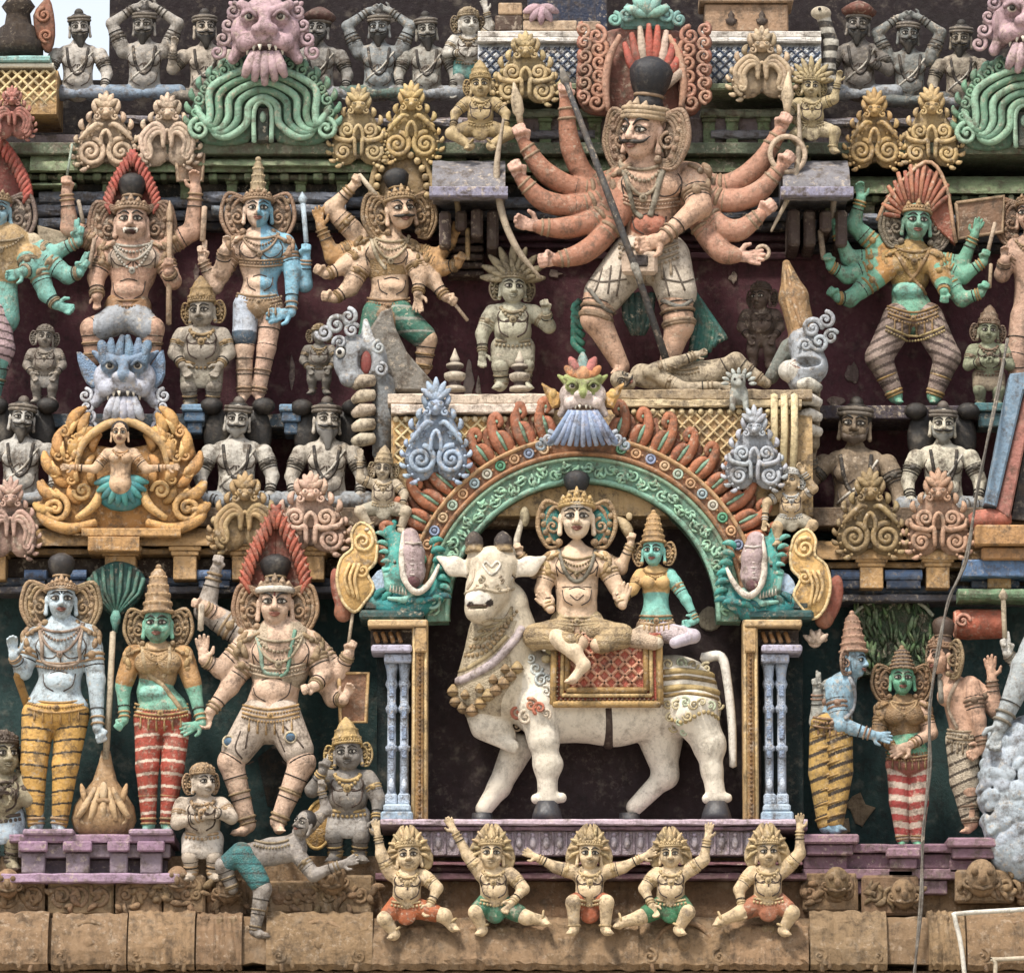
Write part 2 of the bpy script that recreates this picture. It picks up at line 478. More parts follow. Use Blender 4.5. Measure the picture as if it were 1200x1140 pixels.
class Head: pass
class Fig(Th):
    def __init__(s, name, label, cat, x, y, d, skin, group=None, k=3., cell=1.2, mat='paint'):
        super().__init__(name, label, cat, x, y, d, group)
        s.skin = skin if callable(skin) else col(skin); s.b = SD(k, cell); s.m = mat
        s.bands = MB(); s.gold = col('b08a55'); s.bandc = None
    def a(s, p): return np.array([p[0], p[1], s.d+(p[2] if len(p) > 2 else 0)], float)
    def torso(s, pts, q=.68, c=None, k=None):
        P = [s.a((p[0], p[1], p[3] if len(p) > 3 else 0)) for p in pts]
        s.b.chain(P, [p[2] for p in pts], c or s.skin, q, k)
    def ell(s, p, r, c=None, roll=0, k=None, cut=False):
        s.b.ell(s.a(p), r, c or s.skin, rot(roll=roll) if roll else None, k, cut)
    def limb(s, pts, rs, c=None, sd=None, q=1., k=None, lines=True):
        (sd or s.b).chain([s.a(p) for p in pts], rs, c or s.skin, q, k)
        if sd is None and q == 1. and len(pts) == 3 and rs[0] > 11.5 and lines:
            P = [s.a(p) for p in pts]; m = MB()
            for i, t, w, c2 in ((0, .55, .05, BLACK), (0, .95, .06, BLACK), (1, .25, .05, BLACK), (1, .5, .13, s.gold), (1, .6, .05, BLACK), (1, .9, .2, s.gold), (1, .98, .16, s.gold)):
                r = rs[i]+(rs[i+1]-rs[i])*t; m.ring(P[i]+(P[i+1]-P[i])*t, P[i+1]-P[i], r*1.04, max(.7, r*w), c2, n=16, m=5)
            m.done('leg_band', s)
    def ringat(s, p, ax, r, t=None, c=None, n=14):
        m = MB(); m.ring(s.a(p), ax, r, t or max(1.1, r*.2), c or s.bandc or s.gold, n=n, m=5); m.done('leg_band', s, 'paint')
    def arm(s, pts, rs, c=None, hand=None, bands=(.45, .9), k=None, elbow=True):
        """shoulder, elbow, wrist; hand=(kind, direction deg, size, thumb side)"""
        P = [s.a(p) for p in pts]
        if hand: rs = list(rs); rs[-1] *= .82; hand = (hand[0], hand[1], hand[2]*1.22, *hand[3:])
        s.b.chain(P, rs, c or s.skin, 1., k)
        L = len(P)-1
        if len(P) == 3 and rs[0] > 4:   # muscle
            m = P[0]*.45+P[1]*.55; s.b.cap(P[0]*.7+P[1]*.3, P[0]*.3+P[1]*.7, rs[0]*1.05, rs[1]*1.08, c or s.skin)
        if bands:
            g = s.bandc or s.gold
            m = MB(); t = bands[0]; a, b = P[0], P[1]; rr = lambda u: rs[0]+(rs[1]-rs[0])*u
            for e, k in ((-.1, .1), (0, .2), (.12, .16), (.24, .08)): m.ring(a+(b-a)*(t+e), b-a, rr(t+e)*1.08, max(.8, rr(t)*k), g if k > .1 else BLACK, n=14, m=5)
            m.sph(a+(b-a)*t+np.array([0, 0, rr(t)*1.05]), rr(t)*.42, g); m.done('armlet', s, 'paint')
            m = MB(); t = bands[1]; a, b = P[-2], P[-1]; rr2 = lambda u: rs[-2]+(rs[-1]-rs[-2])*u
            for e, k in ((0, .22), (-.13, .2), (-.3, .07)): m.ring(a+(b-a)*(t+e), b-a, rr2(t+e)*1.1, max(.7, rr2(t)*k), g if k > .1 else BLACK, n=12, m=5)
            m.done('bracelet', s, 'paint')
        if hand: s.hand(pts[-1], *hand, c=c)
    def hand(s, w, kind, ang, size, side=1, c=None, tilt=0.):
        """palm and five fingers; side=+1 puts the thumb on the clockwise side of the pointing direction"""
        W = s.a(w); a = math.radians(ang); c = c or s.skin; z = size
        e1 = np.array([math.cos(a), -math.sin(a), tilt]); e1 = unit(e1)
        e2 = unit(np.array([math.sin(a), math.cos(a), 0]))*side
        e3 = unit(np.cross(e1, e2)); e3 = e3 if e3[2] > 0 else -e3
        fr = max(.075*z, 1.12); b = s.b
        R = np.stack([e1, e2, e3], 1)
        b.ell(W+e1*.27*z, (.31*z, .22*z, .14*z), c, R, k=1.5)
        ls = (.42, .5, .47, .36); of = (.16, .055, -.055, -.165)
        for i in range(4):
            L = ls[i]*z; o = of[i]*z; p0 = W+e1*.46*z+e2*o
            if kind == 'open':
                d1 = unit(e1+e2*of[i]*1.3+e3*.12); p1 = p0+d1*L*.55; p2 = p1+unit(d1+e3*.25)*L*.5
                b.chain([p0, p1, p2], [fr*1.15, fr*1.05, fr*.85], c, k=.5)
            elif kind == 'relax':
                d1 = unit(e1+e2*of[i]*.5+e3*.35); p1 = p0+d1*L*.5; p2 = p1+unit(e1*.6+e3*.9)*L*.35; p3_ = p2+unit(e3*.9-e1*.1)*L*.2
                b.chain([p0, p1, p2, p3_], [fr*1.15, fr*1.08, fr, fr*.85], c, k=.5)
            elif kind == 'fist':
                p1 = p0+unit(e1*.5+e3*.9)*L*.5; p2 = p1+unit(e3*.35-e1*.9)*L*.5; p3_ = p2+unit(-e3*.8-e1*.3)*L*.25
                b.chain([p0, p1, p2, p3_], [fr*1.15, fr*1.12, fr*1.02, fr*.9], c, k=.5)
            elif kind == 'point':
                if i in (0, 1):
                    d1 = unit(e1+e2*of[i]*.6); b.chain([p0, p0+d1*L*.6, p0+d1*L*1.05], [fr*1.15, fr*1.05, fr*.85], c, k=.5)
                else:
                    p1 = p0+unit(e1*.5+e3*.9)*L*.5; p2 = p1+unit(e3*.2-e1*.9)*L*.5
                    b.chain([p0, p1, p2], [fr*1.15, fr*1.1, fr], c, k=.5)
        t0 = W+e1*.12*z+e2*.17*z+e3*.04*z
        if kind in ('fist', 'point'): t1 = t0+unit(e1*.7+e2*.45+e3*.6)*.24*z; t2 = t1+unit(e1*.5-e2*.75+e3*.5)*.2*z
        else: t1 = t0+unit(e1*.55+e2*.85+e3*.2)*.24*z; t2 = t1+unit(e1*.9+e2*.3+e3*.25)*.2*z
        b.chain([t0, t1, t2], [fr*1.3, fr*1.15, fr*.9], c, k=.8)
    def foot(s, p, ang, L, c=None, r=None):
        """ankle p, pointing angle in the picture (0 right, 180 left, 270 toward the viewer)"""
        A = s.a(p); a = math.radians(ang); r = r or L*.22; c = c or s.skin
        dr = unit(np.array([math.cos(a), .12, -math.sin(a)*.9+.25]))
        s.b.chain([A, A+np.array([0, r*.7, 0])+dr*L*.25, A+np.array([0, r*.9, 0])+dr*L*.75], [r*.95, r*.95, r*.72], c)
        sd = unit(np.cross(dr, [0, 1, 0]))
        for i in range(5):
            o = (i-2)*r*.36; q = A+np.array([0, r*1.05, 0])+dr*L*(.76-abs(i-1.5)*.03)+sd*o
            s.b.cap(q, q+dr*L*.2, max(r*.24, 1.), max(r*.2, .9), c, k=.5)
    def head(s, x, y, w, yaw=0, pitch=0, roll=0, d=0, c=None, face='calm', moust=0, beard=None, ears=True, white=True, lip=None, brow=True, tilak=0, hair=None, neck=True, fat=1.):
        h = Head(); h.w = w; h.R = rot(yaw, pitch, roll); h.c = s.a((x, y, d)); h.f = s
        h.p = lambda u, v, f=0.: h.c+h.R@(np.array([u, v, f])*w)
        c = c or s.skin; b = s.b; R = h.R; k = w*.22
        def E(u, v, f, r, cl=c, kk=k, cut=False): b.ell(h.p(u, v, f), np.array(r)*w, cl, R, kk, cut)
        def Cp(p, q, ra, rb, cl=c, kk=k*.5): b.cap(h.p(*p), h.p(*q), ra*w, rb*w, cl, 1., kk)
        E(0, -.3, -.15, (1.0, 1.12, 1.08))
        E(0, .5, .15, (.82*fat, .95, .8)); E(0, 1.12, .5, (.34, .26, .3))
        for g in (-1, 1):
            E(g*.48, .5, .55, (.34*fat, .34, .3))
            Cp((g*.14, -.22, .88), (g*.66, -.16, .66), .13, .12)
            E(g*.42, .06, .98, (.28, .17, .2), kk=k*.6, cut=True)
            E(g*.17, .5, 1.0, (.15, .13, .15), kk=k*.4)
            if ears:
                E(g*1.03, .15, -.1, (.15, .4, .22), kk=k*.4)
                Cp((g*1.04, .5, -.05), (g*1.08, 1.05, 0), .13, .17)
        Cp((0, -.12, .93), (0, .42, 1.2), .12, .19)
        lp = lip or LIP
        if face == 'grin':
            E(0, .85, .85, (.5, .2, .25), H('3a1512'), k*.3)
            for g in (-1, 1): Cp((g*.4, .8, .95), (g*.42, 1.02, .98), .07, .04, H('d8cfc0'))
            Cp((-.3, .78, 1.0), (.3, .78, 1.0), .08, .08, H('d8cfc0'), k*.2)
        s.neckp = h
        # painted features, each a small raised mesh
        def mb(name, fn, mat='clean'):
            m = MB(); fn(m); m.done(name, s, mat)
        ey = w
        bl = BLACK
        for g in (-1, 1):
            def eye(m, g=g):
                m.sph(h.p(g*.42, .05, .84), np.array([.27, .125, .1])*w, WHITE if white else shade(c if not callable(c) else H('a09080'), 1.3), R)
                m.sph(h.p(g*.42+.02, .05, .92), np.array([.105, .115, .05])*w, bl, R, 8, 6)
                m.tube([h.p(g*.1, .06, .92), h.p(g*.3, -.11, .98), h.p(g*.52, -.11, .94), h.p(g*.78, .05, .74)], [.035*w, .055*w, .055*w, .035*w], bl, n=5)
                m.tube([h.p(g*.12, .08, .91), h.p(g*.42, .2, .94), h.p(g*.76, .07, .75)], .025*w, bl, n=5, sm=3)
            mb('eye', eye)
            if brow:
                up = .12 if face == 'fierce' else 0
                def br(m, g=g): m.tube([h.p(g*.1, -.24+up*.8, 1.02), h.p(g*.4, -.42-up*.2, .97), h.p(g*.82, -.25-up*1.4, .66)], [.05*w, .075*w, .03*w], bl, n=5, sm=4)
                mb('eyebrow', br, 'hair')
        def mouth(m):
            m.tube([h.p(-.34, .8, .9), h.p(-.14, .76, 1.02), h.p(0, .79, 1.05), h.p(.14, .76, 1.02), h.p(.34, .8, .9)], [.04*w, .08*w, .07*w, .08*w, .04*w], lp, n=6)
            m.tube([h.p(-.26, .86, .93), h.p(0, .93, 1.03), h.p(.26, .86, .93)], [.05*w, .1*w, .05*w], lp, n=6, sm=2)
        if face != 'grin': mb('mouth', mouth)
        if moust:
            def mo(m):
                for g in (-1, 1):
                    m.tube([h.p(g*.03, .64, 1.12), h.p(g*.35, .68, 1.05), h.p(g*.68, .62, .82), h.p(g*(.8+.25*moust), .62-.38*moust, .66)], [.09*w, .12*w, .08*w, .025*w], bl, n=6, sm=3)
            mb('moustache', mo, 'hair')
        if tilak:
            def ti(m):
                if tilak in (1, 3): m.tube([h.p(0, -.85, .86), h.p(0, -.3, 1.02)], .05*w, H('7a2a22') if tilak == 1 else bl, n=5)
                if tilak in (2, 3):
                    for v in (-.5, -.64, -.78): m.tube([h.p(-.4, v, .9), h.p(0, v, 1.0), h.p(.4, v, .9)], .035*w, H('b8b0a4'), n=5, sm=3)
            mb('forehead_mark', ti)
        if beard:
            m = SD(w*.2, max(.8, w*.08)); bl2 = col(beard[0]); n = beard[1]
            for g in (-1, 1):
                m.cap(h.p(g*.85, .35, .2), h.p(g*.6, .95, .45), .16*w, .26*w, bl2); m.cap(h.p(g*.55, .98, .5), h.p(g*.12, 1.05+.5*n, .6), .28*w, .26*w, bl2)
            m.cap(h.p(0, 1.1, .62), h.p(0, 1.1+n, .62), .42*w, .16*w, bl2)
            for g in (-.25, 0, .25): m.cap(h.p(g, 1.0, .9), h.p(g*.6, 1.0+n*.95, .78), .1*w, .06*w, bl2)
            m.mesh('beard', s, 'hair')
        if hair:
            m = MB(); hc = col(hair)
            m.sph(h.p(0, -.45, -.25), np.array([1.16, 1.1, 1.05])*w, hc, R, 14, 9); m.done('hair', s, 'hair')
        if neck:
            pass
        return h
    # --- head ornaments
    def loops(s, h, cl, size=1., n=3, inner=None, name='ear_ornament'):
        w = h.w*size
        for g in (-1, 1):
            m = MB(); R = h.R
            q = lambda u, v, f=-.35: h.c+h.R@np.array([g*(h.w*1.0+(u-1)*w), v*w, f*h.w])
            m.sph(q(1.48, .35, -.45), np.array([.55*w, 1.0*w, .22*w]), inner or shade(cl, .4), R, 12, 8)
            for k in range(n):
                e = .3*k/(n/3)
                m.tube([q(1.02, -.35-e*.5, -.1), q(1.3+e, -.55-e*.6, -.2), q(1.66+e, -.1-e*.2), q(1.68+e, .65), q(1.4+e*.6, 1.25+e*.5), q(1.1, 1.28+e*.5, -.1)], [.08*w, .12*w, .13*w, .13*w, .11*w, .07*w], vary(cl, .12), n=6, sm=4)
            for k in range(5): m.sph(q(1.95-.02*k*k, -.5+.42*k, -.3), .17*w, vary(cl, .1), nu=7, nv=5)
            m.spiral(*q(1.42, .45, -.2)[:2], .42*w, 1.4, 90, shade(cl, 1.1), .1*w, q(1.42, .45, -.2)[2], g)
            m.sph(q(1.1, 1.3, .05), .2*w, cl)
            m.done(name, s, 'carved')
    def diadem(s, h, cl, petals=5, tall=.6, name='crown', jew=None):
        m = MB(); w = h.w
        pts = [h.p(1.1*math.sin(a), -.62-.1*math.cos(a), 1.0*math.cos(a)-.1) for a in np.linspace(-1.75, 1.75, 15)]
        m.tube(pts, .13*w, cl, n=6); m.beads([p+h.R@np.array([0, -.16*w, .06*w]) for p in pts], .1*w, cl)
        m.tube([h.p(1.05*math.sin(a), -.92-.08*math.cos(a), .95*math.cos(a)-.12) for a in np.linspace(-1.7, 1.7, 15)], .11*w, cl, n=6)
        for i in range(petals):
            a = (i-(petals-1)/2)*(2.4/petals); f = tall*(1.25-.35*abs(i-(petals-1)/2))
            p = h.p(.98*math.sin(a), -.95, .9*math.cos(a)-.1); q = h.p(1.0*math.sin(a)*1.05, -.95-f, .8*math.cos(a)-.1)
            m.tube([p, p*.6+q*.4, q], [.16*w, .24*w, .05*w], cl, n=6, q=.6)
            m.sph(p*.55+q*.45+h.R@np.array([0, 0, .14*w]), .11*w, jew or shade(cl, 1.25))
        m.done(name, s, 'paint')
    def kirita(s, h, tall, cl, name='crown', wide=1.0, rib=9, tip=True, c2=None):
        m = MB(); w = h.w; b0 = h.p(0, -.65, -.05); b1 = h.p(0, -.65-tall, -.2)
        pr = []; n = 5; cs = []
        for i in range(n):
            t = i/n; r = w*wide*(1.08-.62*t)
            for e, f in ((0, 1.06), (.03, 1.14), (.075, 1.12), (.085, .98), (.18, .94)):
                pr.append((t*.92+e*.9, r*f)); cs.append(cl if f > 1.0 else (c2 or cl))
        pr += [(.95, w*.36*wide), (.98, w*.3*wide), (1., w*.1)]; cs += [cl]*3
        m.lathe(b0, b1, pr, cs, n=22, rib=rib, ra=.045)
        for i in range(n):
            t = i/n*.92+.06; r = w*wide*(1.08-.62*i/n)*1.06; c0 = b0+(b1-b0)*t
            for a in np.linspace(-1.3, 1.3, 7): m.sph(c0+h.R@np.array([r*math.sin(a), 0, r*math.cos(a)]), w*.1, shade(cl, 1.15), nu=7, nv=5)
        if tip: m.sph(h.p(0, -.72-tall, -.2), w*.24, cl)
        m.done(name, s, 'paint')
    def jata(s, h, tall, cl=BLACK, wide=.55, name='topknot', bulb=1.0):
        m = MB(); w = h.w; a = h.p(0, -1.0, -.2); b = h.p(0, -1.0-tall, -.3)
        m.lathe(a, b, [(0, w*wide*1.1), (.18, w*wide*.85), (.3, w*wide*.8), (.36, w*wide*.95), (.55, w*wide*1.15*bulb), (.75, w*wide*1.25*bulb), (.9, w*wide*1.0*bulb), (1, w*wide*.4)], cl, n=16, rib=8, ra=.04)
        m.ring(a+(b-a)*.28, b-a, w*wide*.8, w*.1, s.gold)
        m.done(name, s, 'hair')
    def aura(s, h, cl, r0, r1, a0=-10, a1=190, n=11, name='flame_halo', d=-.5, wv=1., q=1.):
        m = MB(); w = h.w
        for i in range(n):
            a = a0+(a1-a0)*i/(n-1); ar = math.radians(a)
            p = h.c+np.array([math.cos(ar)*r0*w*q, -math.sin(ar)*r0*w, d*w])
            L = (r1-r0)*w*(1+.25*math.sin(ar))
            m.leaf(p, a, L, L*.42*wv, cl, d=p[2], bend=.35*(1 if a < 90 else -1))
            m.leaf(p, a+7, L*.6, L*.2*wv, shade(cl, 1.35), d=p[2]+w*.15, bend=.3)
        m.sph(h.c+np.array([0, 0, (d-.2)*w]), (r0*w*q*1.1, r0*w*1.1, w*.2), shade(cl, .6), nu=20)
        m.done(name, s, 'paint')
    def flames(s, h, cl, hw, H_, d=-8, name='flame_halo'):
        for g in (-1, 1):
            m = MB()
            for k in range(11):
                t = k/10; p = (h.c[0]+g*hw*(1-.8*t**1.6), h.c[1]-H_*(.1+.72*t)); a = 90-g*(10-16*t)
                m.leaf(p, a, H_*.3, hw*.32, vary(cl, .15), d=h.c[2]+d, bend=g*.3); m.leaf((p[0]-g*hw*.16, p[1]), a-g*6, H_*.22, hw*.17, vary(shade(cl, 1.3), .12), d=h.c[2]+d+5, bend=-g*.3)
            m.plate([(h.c[0]+g*hw*1.0, h.c[1]), (h.c[0]+g*hw*1.05, h.c[1]-H_*.3), (h.c[0]+g*hw*.5, h.c[1]-H_*.75), (h.c[0], h.c[1]-H_*.98), (h.c[0], h.c[1])], h.c[2]+d-6, h.c[2]+d-2, shade(cl, .5), 1)
            m.done(name, s, 'paint')
    def pads(s, *shoulders, r=12, cl=None):
        """leafy shoulder ornaments"""
        cl = cl or s.gold
        for x, y, g in shoulders:
            m = MB()
            for k in range(4):
                a = math.radians(90-g*(20+38*k)); p = (x+g*r*.1+math.cos(a)*r*.8, y-math.sin(a)*r*.7); z = s.b.depth([p])[0]
                m.leaf((p[0], p[1], z), 270+g*(48-14*k), r*1.15, r*.6, vary(cl, .1), d=z, bend=-g*.4)
            P = s.b.drape([(x-g*r*.6, y-r*.5), (x, y-r*.2), (x+g*r*.7, y+r*.2)], 1); m.tube(P, r*.2, shade(cl, 1.1), n=6, sm=3); m.sph(s.b.drape([(x+g*r*.2, y)], 2)[0], r*.26, shade(cl, .6))
            m.done('shoulder_ornament', s)
    def vest(s, pts, cl, neck, mat='carved', name='vest', grow=1.6, arms=(), q=.68):
        """tight bodice over the chest; neck = (x, y, half width, drop) of the opening"""
        c = SD(2.5, 1.15); cc = col(cl)
        for ch in pts: c.chain([s.a((p[0], p[1], p[3] if len(p) > 3 else 0)) for p in ch], [p[2]+grow for p in ch], cc, q)
        for e in arms: c.ell(s.a(e[0]), np.array(e[1])+grow, cc)
        if neck: c.ell(s.a((neck[0], neck[1], 22)), (neck[2], neck[3], 34), shade(cc, .8), cut=True, k=1)
        c.mesh(name, s, mat); return c
    # --- jewellery and dress, laid on the body's surface
    def necklaces(s, x, y, w, drops, cl=None, r=1.2, pend=True, name='necklace'):
        m = MB(); cl = cl or s.gold
        for i, dp in enumerate(drops):
            ww = w*(1-.08*i*(1 if i < 2 else .3))
            pts = [(x+ww*math.sin(t), y+dp*(math.cos(t)**1.3 if abs(t) < 1.57 else 0)) for t in np.linspace(-1.5, 1.5, 22)]
            P = s.b.drape(pts, r*.55)
            if i % 2 == 0: m.tube(P, r*1.1, cl, n=6)
            else: m.beads(P, r*1.2, cl)
        if pend:
            P = s.b.drape([(x, y+drops[-1]+r*1.5)], r*.8)[0]
            m.sph(P, (r*2.6, r*3, r*1.5), cl); m.sph((P[0], P[1], P[2]+r*1.2), r*1.3, shade(cl, .45))
        m.done(name, s, 'paint')
    def sash(s, pts, r, cl, name='sash', off=.6, sm=6, mat='paint'):
        m = MB(); P = spline(pts, sm); P = s.b.drape([(p[0], p[1]) for p in P], off); Q = [p for p, e in zip(P, s.b.bad) if not e]; P = Q if len(Q) > 2 else P
        m.tube(P, r, cl, n=6, q=.8); m.done(name, s, mat)
    def hips(s, c, x, y, rx, ry, cc):
        c.ell(s.a((x, y, 0)), (rx, ry, rx*.74), cc)
    def belt(s, x, y, w, drop, cl=None, rows=3, h=9, r=1.3, tass=True, sd=None, name='belt'):
        m = MB(); cl = cl or s.gold; src = sd or s.b
        for i in range(rows):
            yy = y+h*i/max(1, rows-1)
            P = src.drape([(x+w*t, yy+drop*(1-t*t)) for t in np.linspace(-1, 1, 18)], r*.6)
            (m.beads if i % 2 else m.tube)(P, r*(1.25 if i % 2 else 1.1), cl)
        if tass:
            for t in np.linspace(-.75, .75, 6):
                q = [(x+w*t, y+h+drop*(1-t*t)), (x+w*t*1.02, y+h*1.7+drop*(1.5-t*t))]
                P = src.drape(spline(q, 4), r*.5); m.tube(P, [r*.7]*2+[r*1.1]*3, cl, n=5)
            P = src.drape([(x, y+h*.5+drop)], r)[0]; m.sph(P, (r*3, r*3, r*1.6), cl); m.sph((P[0], P[1], P[2]+r), r*1.4, shade(cl, .4))
        m.done(name, s, 'paint')
    def contours(s, x, y, w, bx, by, bw, r=.85):
        """dark painted contour lines of chest and belly"""
        L = []
        for g in (-1, 1):
            L.append([(x+g*w*.08, y+w*.3), (x+g*w*.35, y+w*.48), (x+g*w*.75, y+w*.38), (x+g*w*.95, y+w*.1)])
            L.append([(x+g*w*.85, y-w*.3), (x+g*w*.98, y), (x+g*w*.9, y+w*.5)])
            L.append([(bx+g*bw*.95, by-bw*.5), (bx+g*bw*.8, by+bw*.2), (bx+g*bw*.3, by+bw*.55)])
        L.append([(bx-bw*.5, by-bw*.5), (bx, by-bw*.62), (bx+bw*.5, by-bw*.5)]); L.append([(x, y+w*.3), (x, y+w*.75)])
        s.lines(L, r, '3a2a22', 'painted_contour')
    def lines(s, polys, r, cl, name='painted_line', sd=None):
        m = MB()
        for pl in polys:
            P = spline(pl, 6); P = (sd or s.b).drape([(p[0], p[1]) for p in P], r*.2); m.tube(P, r, cl, n=5, q=.6)
        m.done(name, s, 'clean')
    def staff(s, a, b, r, cl, name='staff', head=None, mat='paint'):
        m = MB(); A = s.a(a); B = s.a(b); m.tube([A, A*.5+B*.5, B], r, cl, n=8)
        if head: m.lathe(B, B+unit(B-A)*head[0], [(0, r), (.15, head[1]*.8), (.4, head[1]), (.6, head[1]*.7), (.75, head[1]*.5), (1, .3)], cl, n=14, rib=6, ra=.12)
        m.done(name, s, mat)
    def done(s):
        s.b.mesh('body', s, s.m)
        return s

def vary(c, v=.06):
    c = col(c); k = 1+rng.uniform(-v, v)*1.3; return tuple(max(0, x*k*(1+rng.uniform(-v, v)*.3)) for x in c)

def sage(x, top, h, label, d, skin='8d8478', arms='down', beard='2a2724', yaw=0, hat=None, dark=True, lap='8a9096', group='seated bearded sages', moust=.2, buns=False, cloth=True, bl=1.1):
    """a seated bearded sage; top = crown of the head, h = height down to the lap"""
    u = h/100.
    f = Fig('sage_statue', label, 'statue', x, top+h, d, shade(skin, 1.45), group, k=2.2, cell=1.05, mat='worn')
    X = lambda a: x+a*u; Y = lambda b: top+b*u
    f.gold = col('4a453e')
    f.torso([(X(0), Y(40), 8*u), (X(0), Y(46), 12*u)])
    f.torso([(X(-13), Y(51), 10*u), (X(13), Y(51), 10*u)])
    f.torso([(X(0), Y(56), 19*u), (X(0), Y(74), 16*u), (X(0), Y(88), 18*u)])
    for g in (-1, 1): f.ell((X(9*g), Y(60), 8*u), (9*u, 7*u, 5*u))
    f.ell((X(0), Y(82), 7*u), (14*u, 11*u, 9*u))
    f.limb([(X(-16), Y(96), 2), (X(-38), Y(97), 10*u), (X(-4), Y(101), 20*u)], [9*u, 8*u, 5*u], col(lap))
    f.limb([(X(16), Y(96), 2), (X(38), Y(97), 10*u), (X(4), Y(100), 18*u)], [9*u, 8*u, 5*u], col(lap))
    A = {'down': [[(-25, 52, 0), (-33, 74, 3), (-31, 92, 14)], [(25, 52, 0), (33, 74, 3), (31, 92, 14)]],
         'up': [[(-23, 50, 0), (-36, 20, 2), (-12, 2, 2)], [(23, 50, 0), (36, 20, 2), (12, 2, 2)]],
         'chest': [[(-25, 52, 0), (-33, 74, 3), (-31, 92, 14)], [(25, 52, 0), (32, 72, 4), (12, 66, 17)]],
         'side': [[(-25, 52, 0), (-36, 66, 2), (-35, 48, 14)], [(25, 52, 0), (34, 74, 3), (33, 95, 12)]],
         'staff': [[(-25, 52, 0), (-34, 72, 5), (-38, 60, 16)], [(25, 52, 0), (33, 74, 3), (26, 90, 16)]]}[arms]
    for i, p in enumerate(A):
        hd = {'up': ('relax', 20 if i == 0 else 160, 13*u, 1), 'down': ('relax', 270, 14*u, 1)}.get(arms) or ('relax', 270 if p[2][1] > 85 else 80, 14*u, 1 if i else -1)
        f.arm([(X(a), Y(b), e*u) for a, b, e in p], [8*u, 6.3*u, 4.6*u], hand=hd)
    hd = f.head(X(0)+rng.uniform(-1.5, 1.5), Y(21), 11*u*rng.uniform(.95, 1.05), yaw=yaw+rng.uniform(-10, 10), pitch=rng.uniform(0, 9), roll=rng.uniform(-5, 5), d=4*u, beard=(beard, bl), moust=moust, hair='26221f' if not buns else '1c1a19', ears=True, lip=shade(skin, .8))
    m = MB(); w = hd.w
    for k in range(2 if not hat else 1):
        m.tube([hd.p(1.12*math.sin(a), -.65-.3*k, 1.0*math.cos(a)-.15) for a in np.linspace(-2.2, 2.2, 15)], .17*w, '6b6258', n=6)
    m.done('headband', f, 'worn')
    m = MB()
    if hat:
        m.lathe(hd.p(0, -.7, -.1), hd.p(0, -2.2, -.2), [(0, 1.15*w), (.2, 1.5*w), (.45, 1.6*w), (.7, 1.2*w), (1, .4*w)], hat, n=16, rib=8, ra=.06); m.done('hat', f, 'worn')
    else:
        m.sph(hd.p(0, -1.45, -.15), (.5*w, .5*w, .5*w), '2a2622' if not buns else '5a5048', nu=10); m.done('topknot', f, 'hair')
    if buns:
        for g in (-1, 1):
            m = MB(); m.sph((X(24*g), Y(8), f.d-6*u), (11*u, 8*u, 8*u), '1f1c1b'); 
            m.sph((X(19*g), Y(32), f.d-13*u), (13*u, 24*u, 7*u), '1d1b1a', nu=14, nv=10); m.done('hair_bun', f, 'hair')
    # rosary loop and sacred thread
    f.sash([(X(-12), Y(46)), (X(-9), Y(66)), (X(0), Y(78)), (X(9), Y(66)), (X(12), Y(46))], 1.7*u, '2b2725', 'rosary')
    if cloth: f.sash([(X(17), Y(50)), (X(4), Y(68)), (X(-15), Y(84))], 1.1*u, 'b8b2a6', 'sacred_thread')
    f.contours(X(0), Y(60), 18*u, X(0), Y(82), 15*u, .7*u)
    f.done(); return f

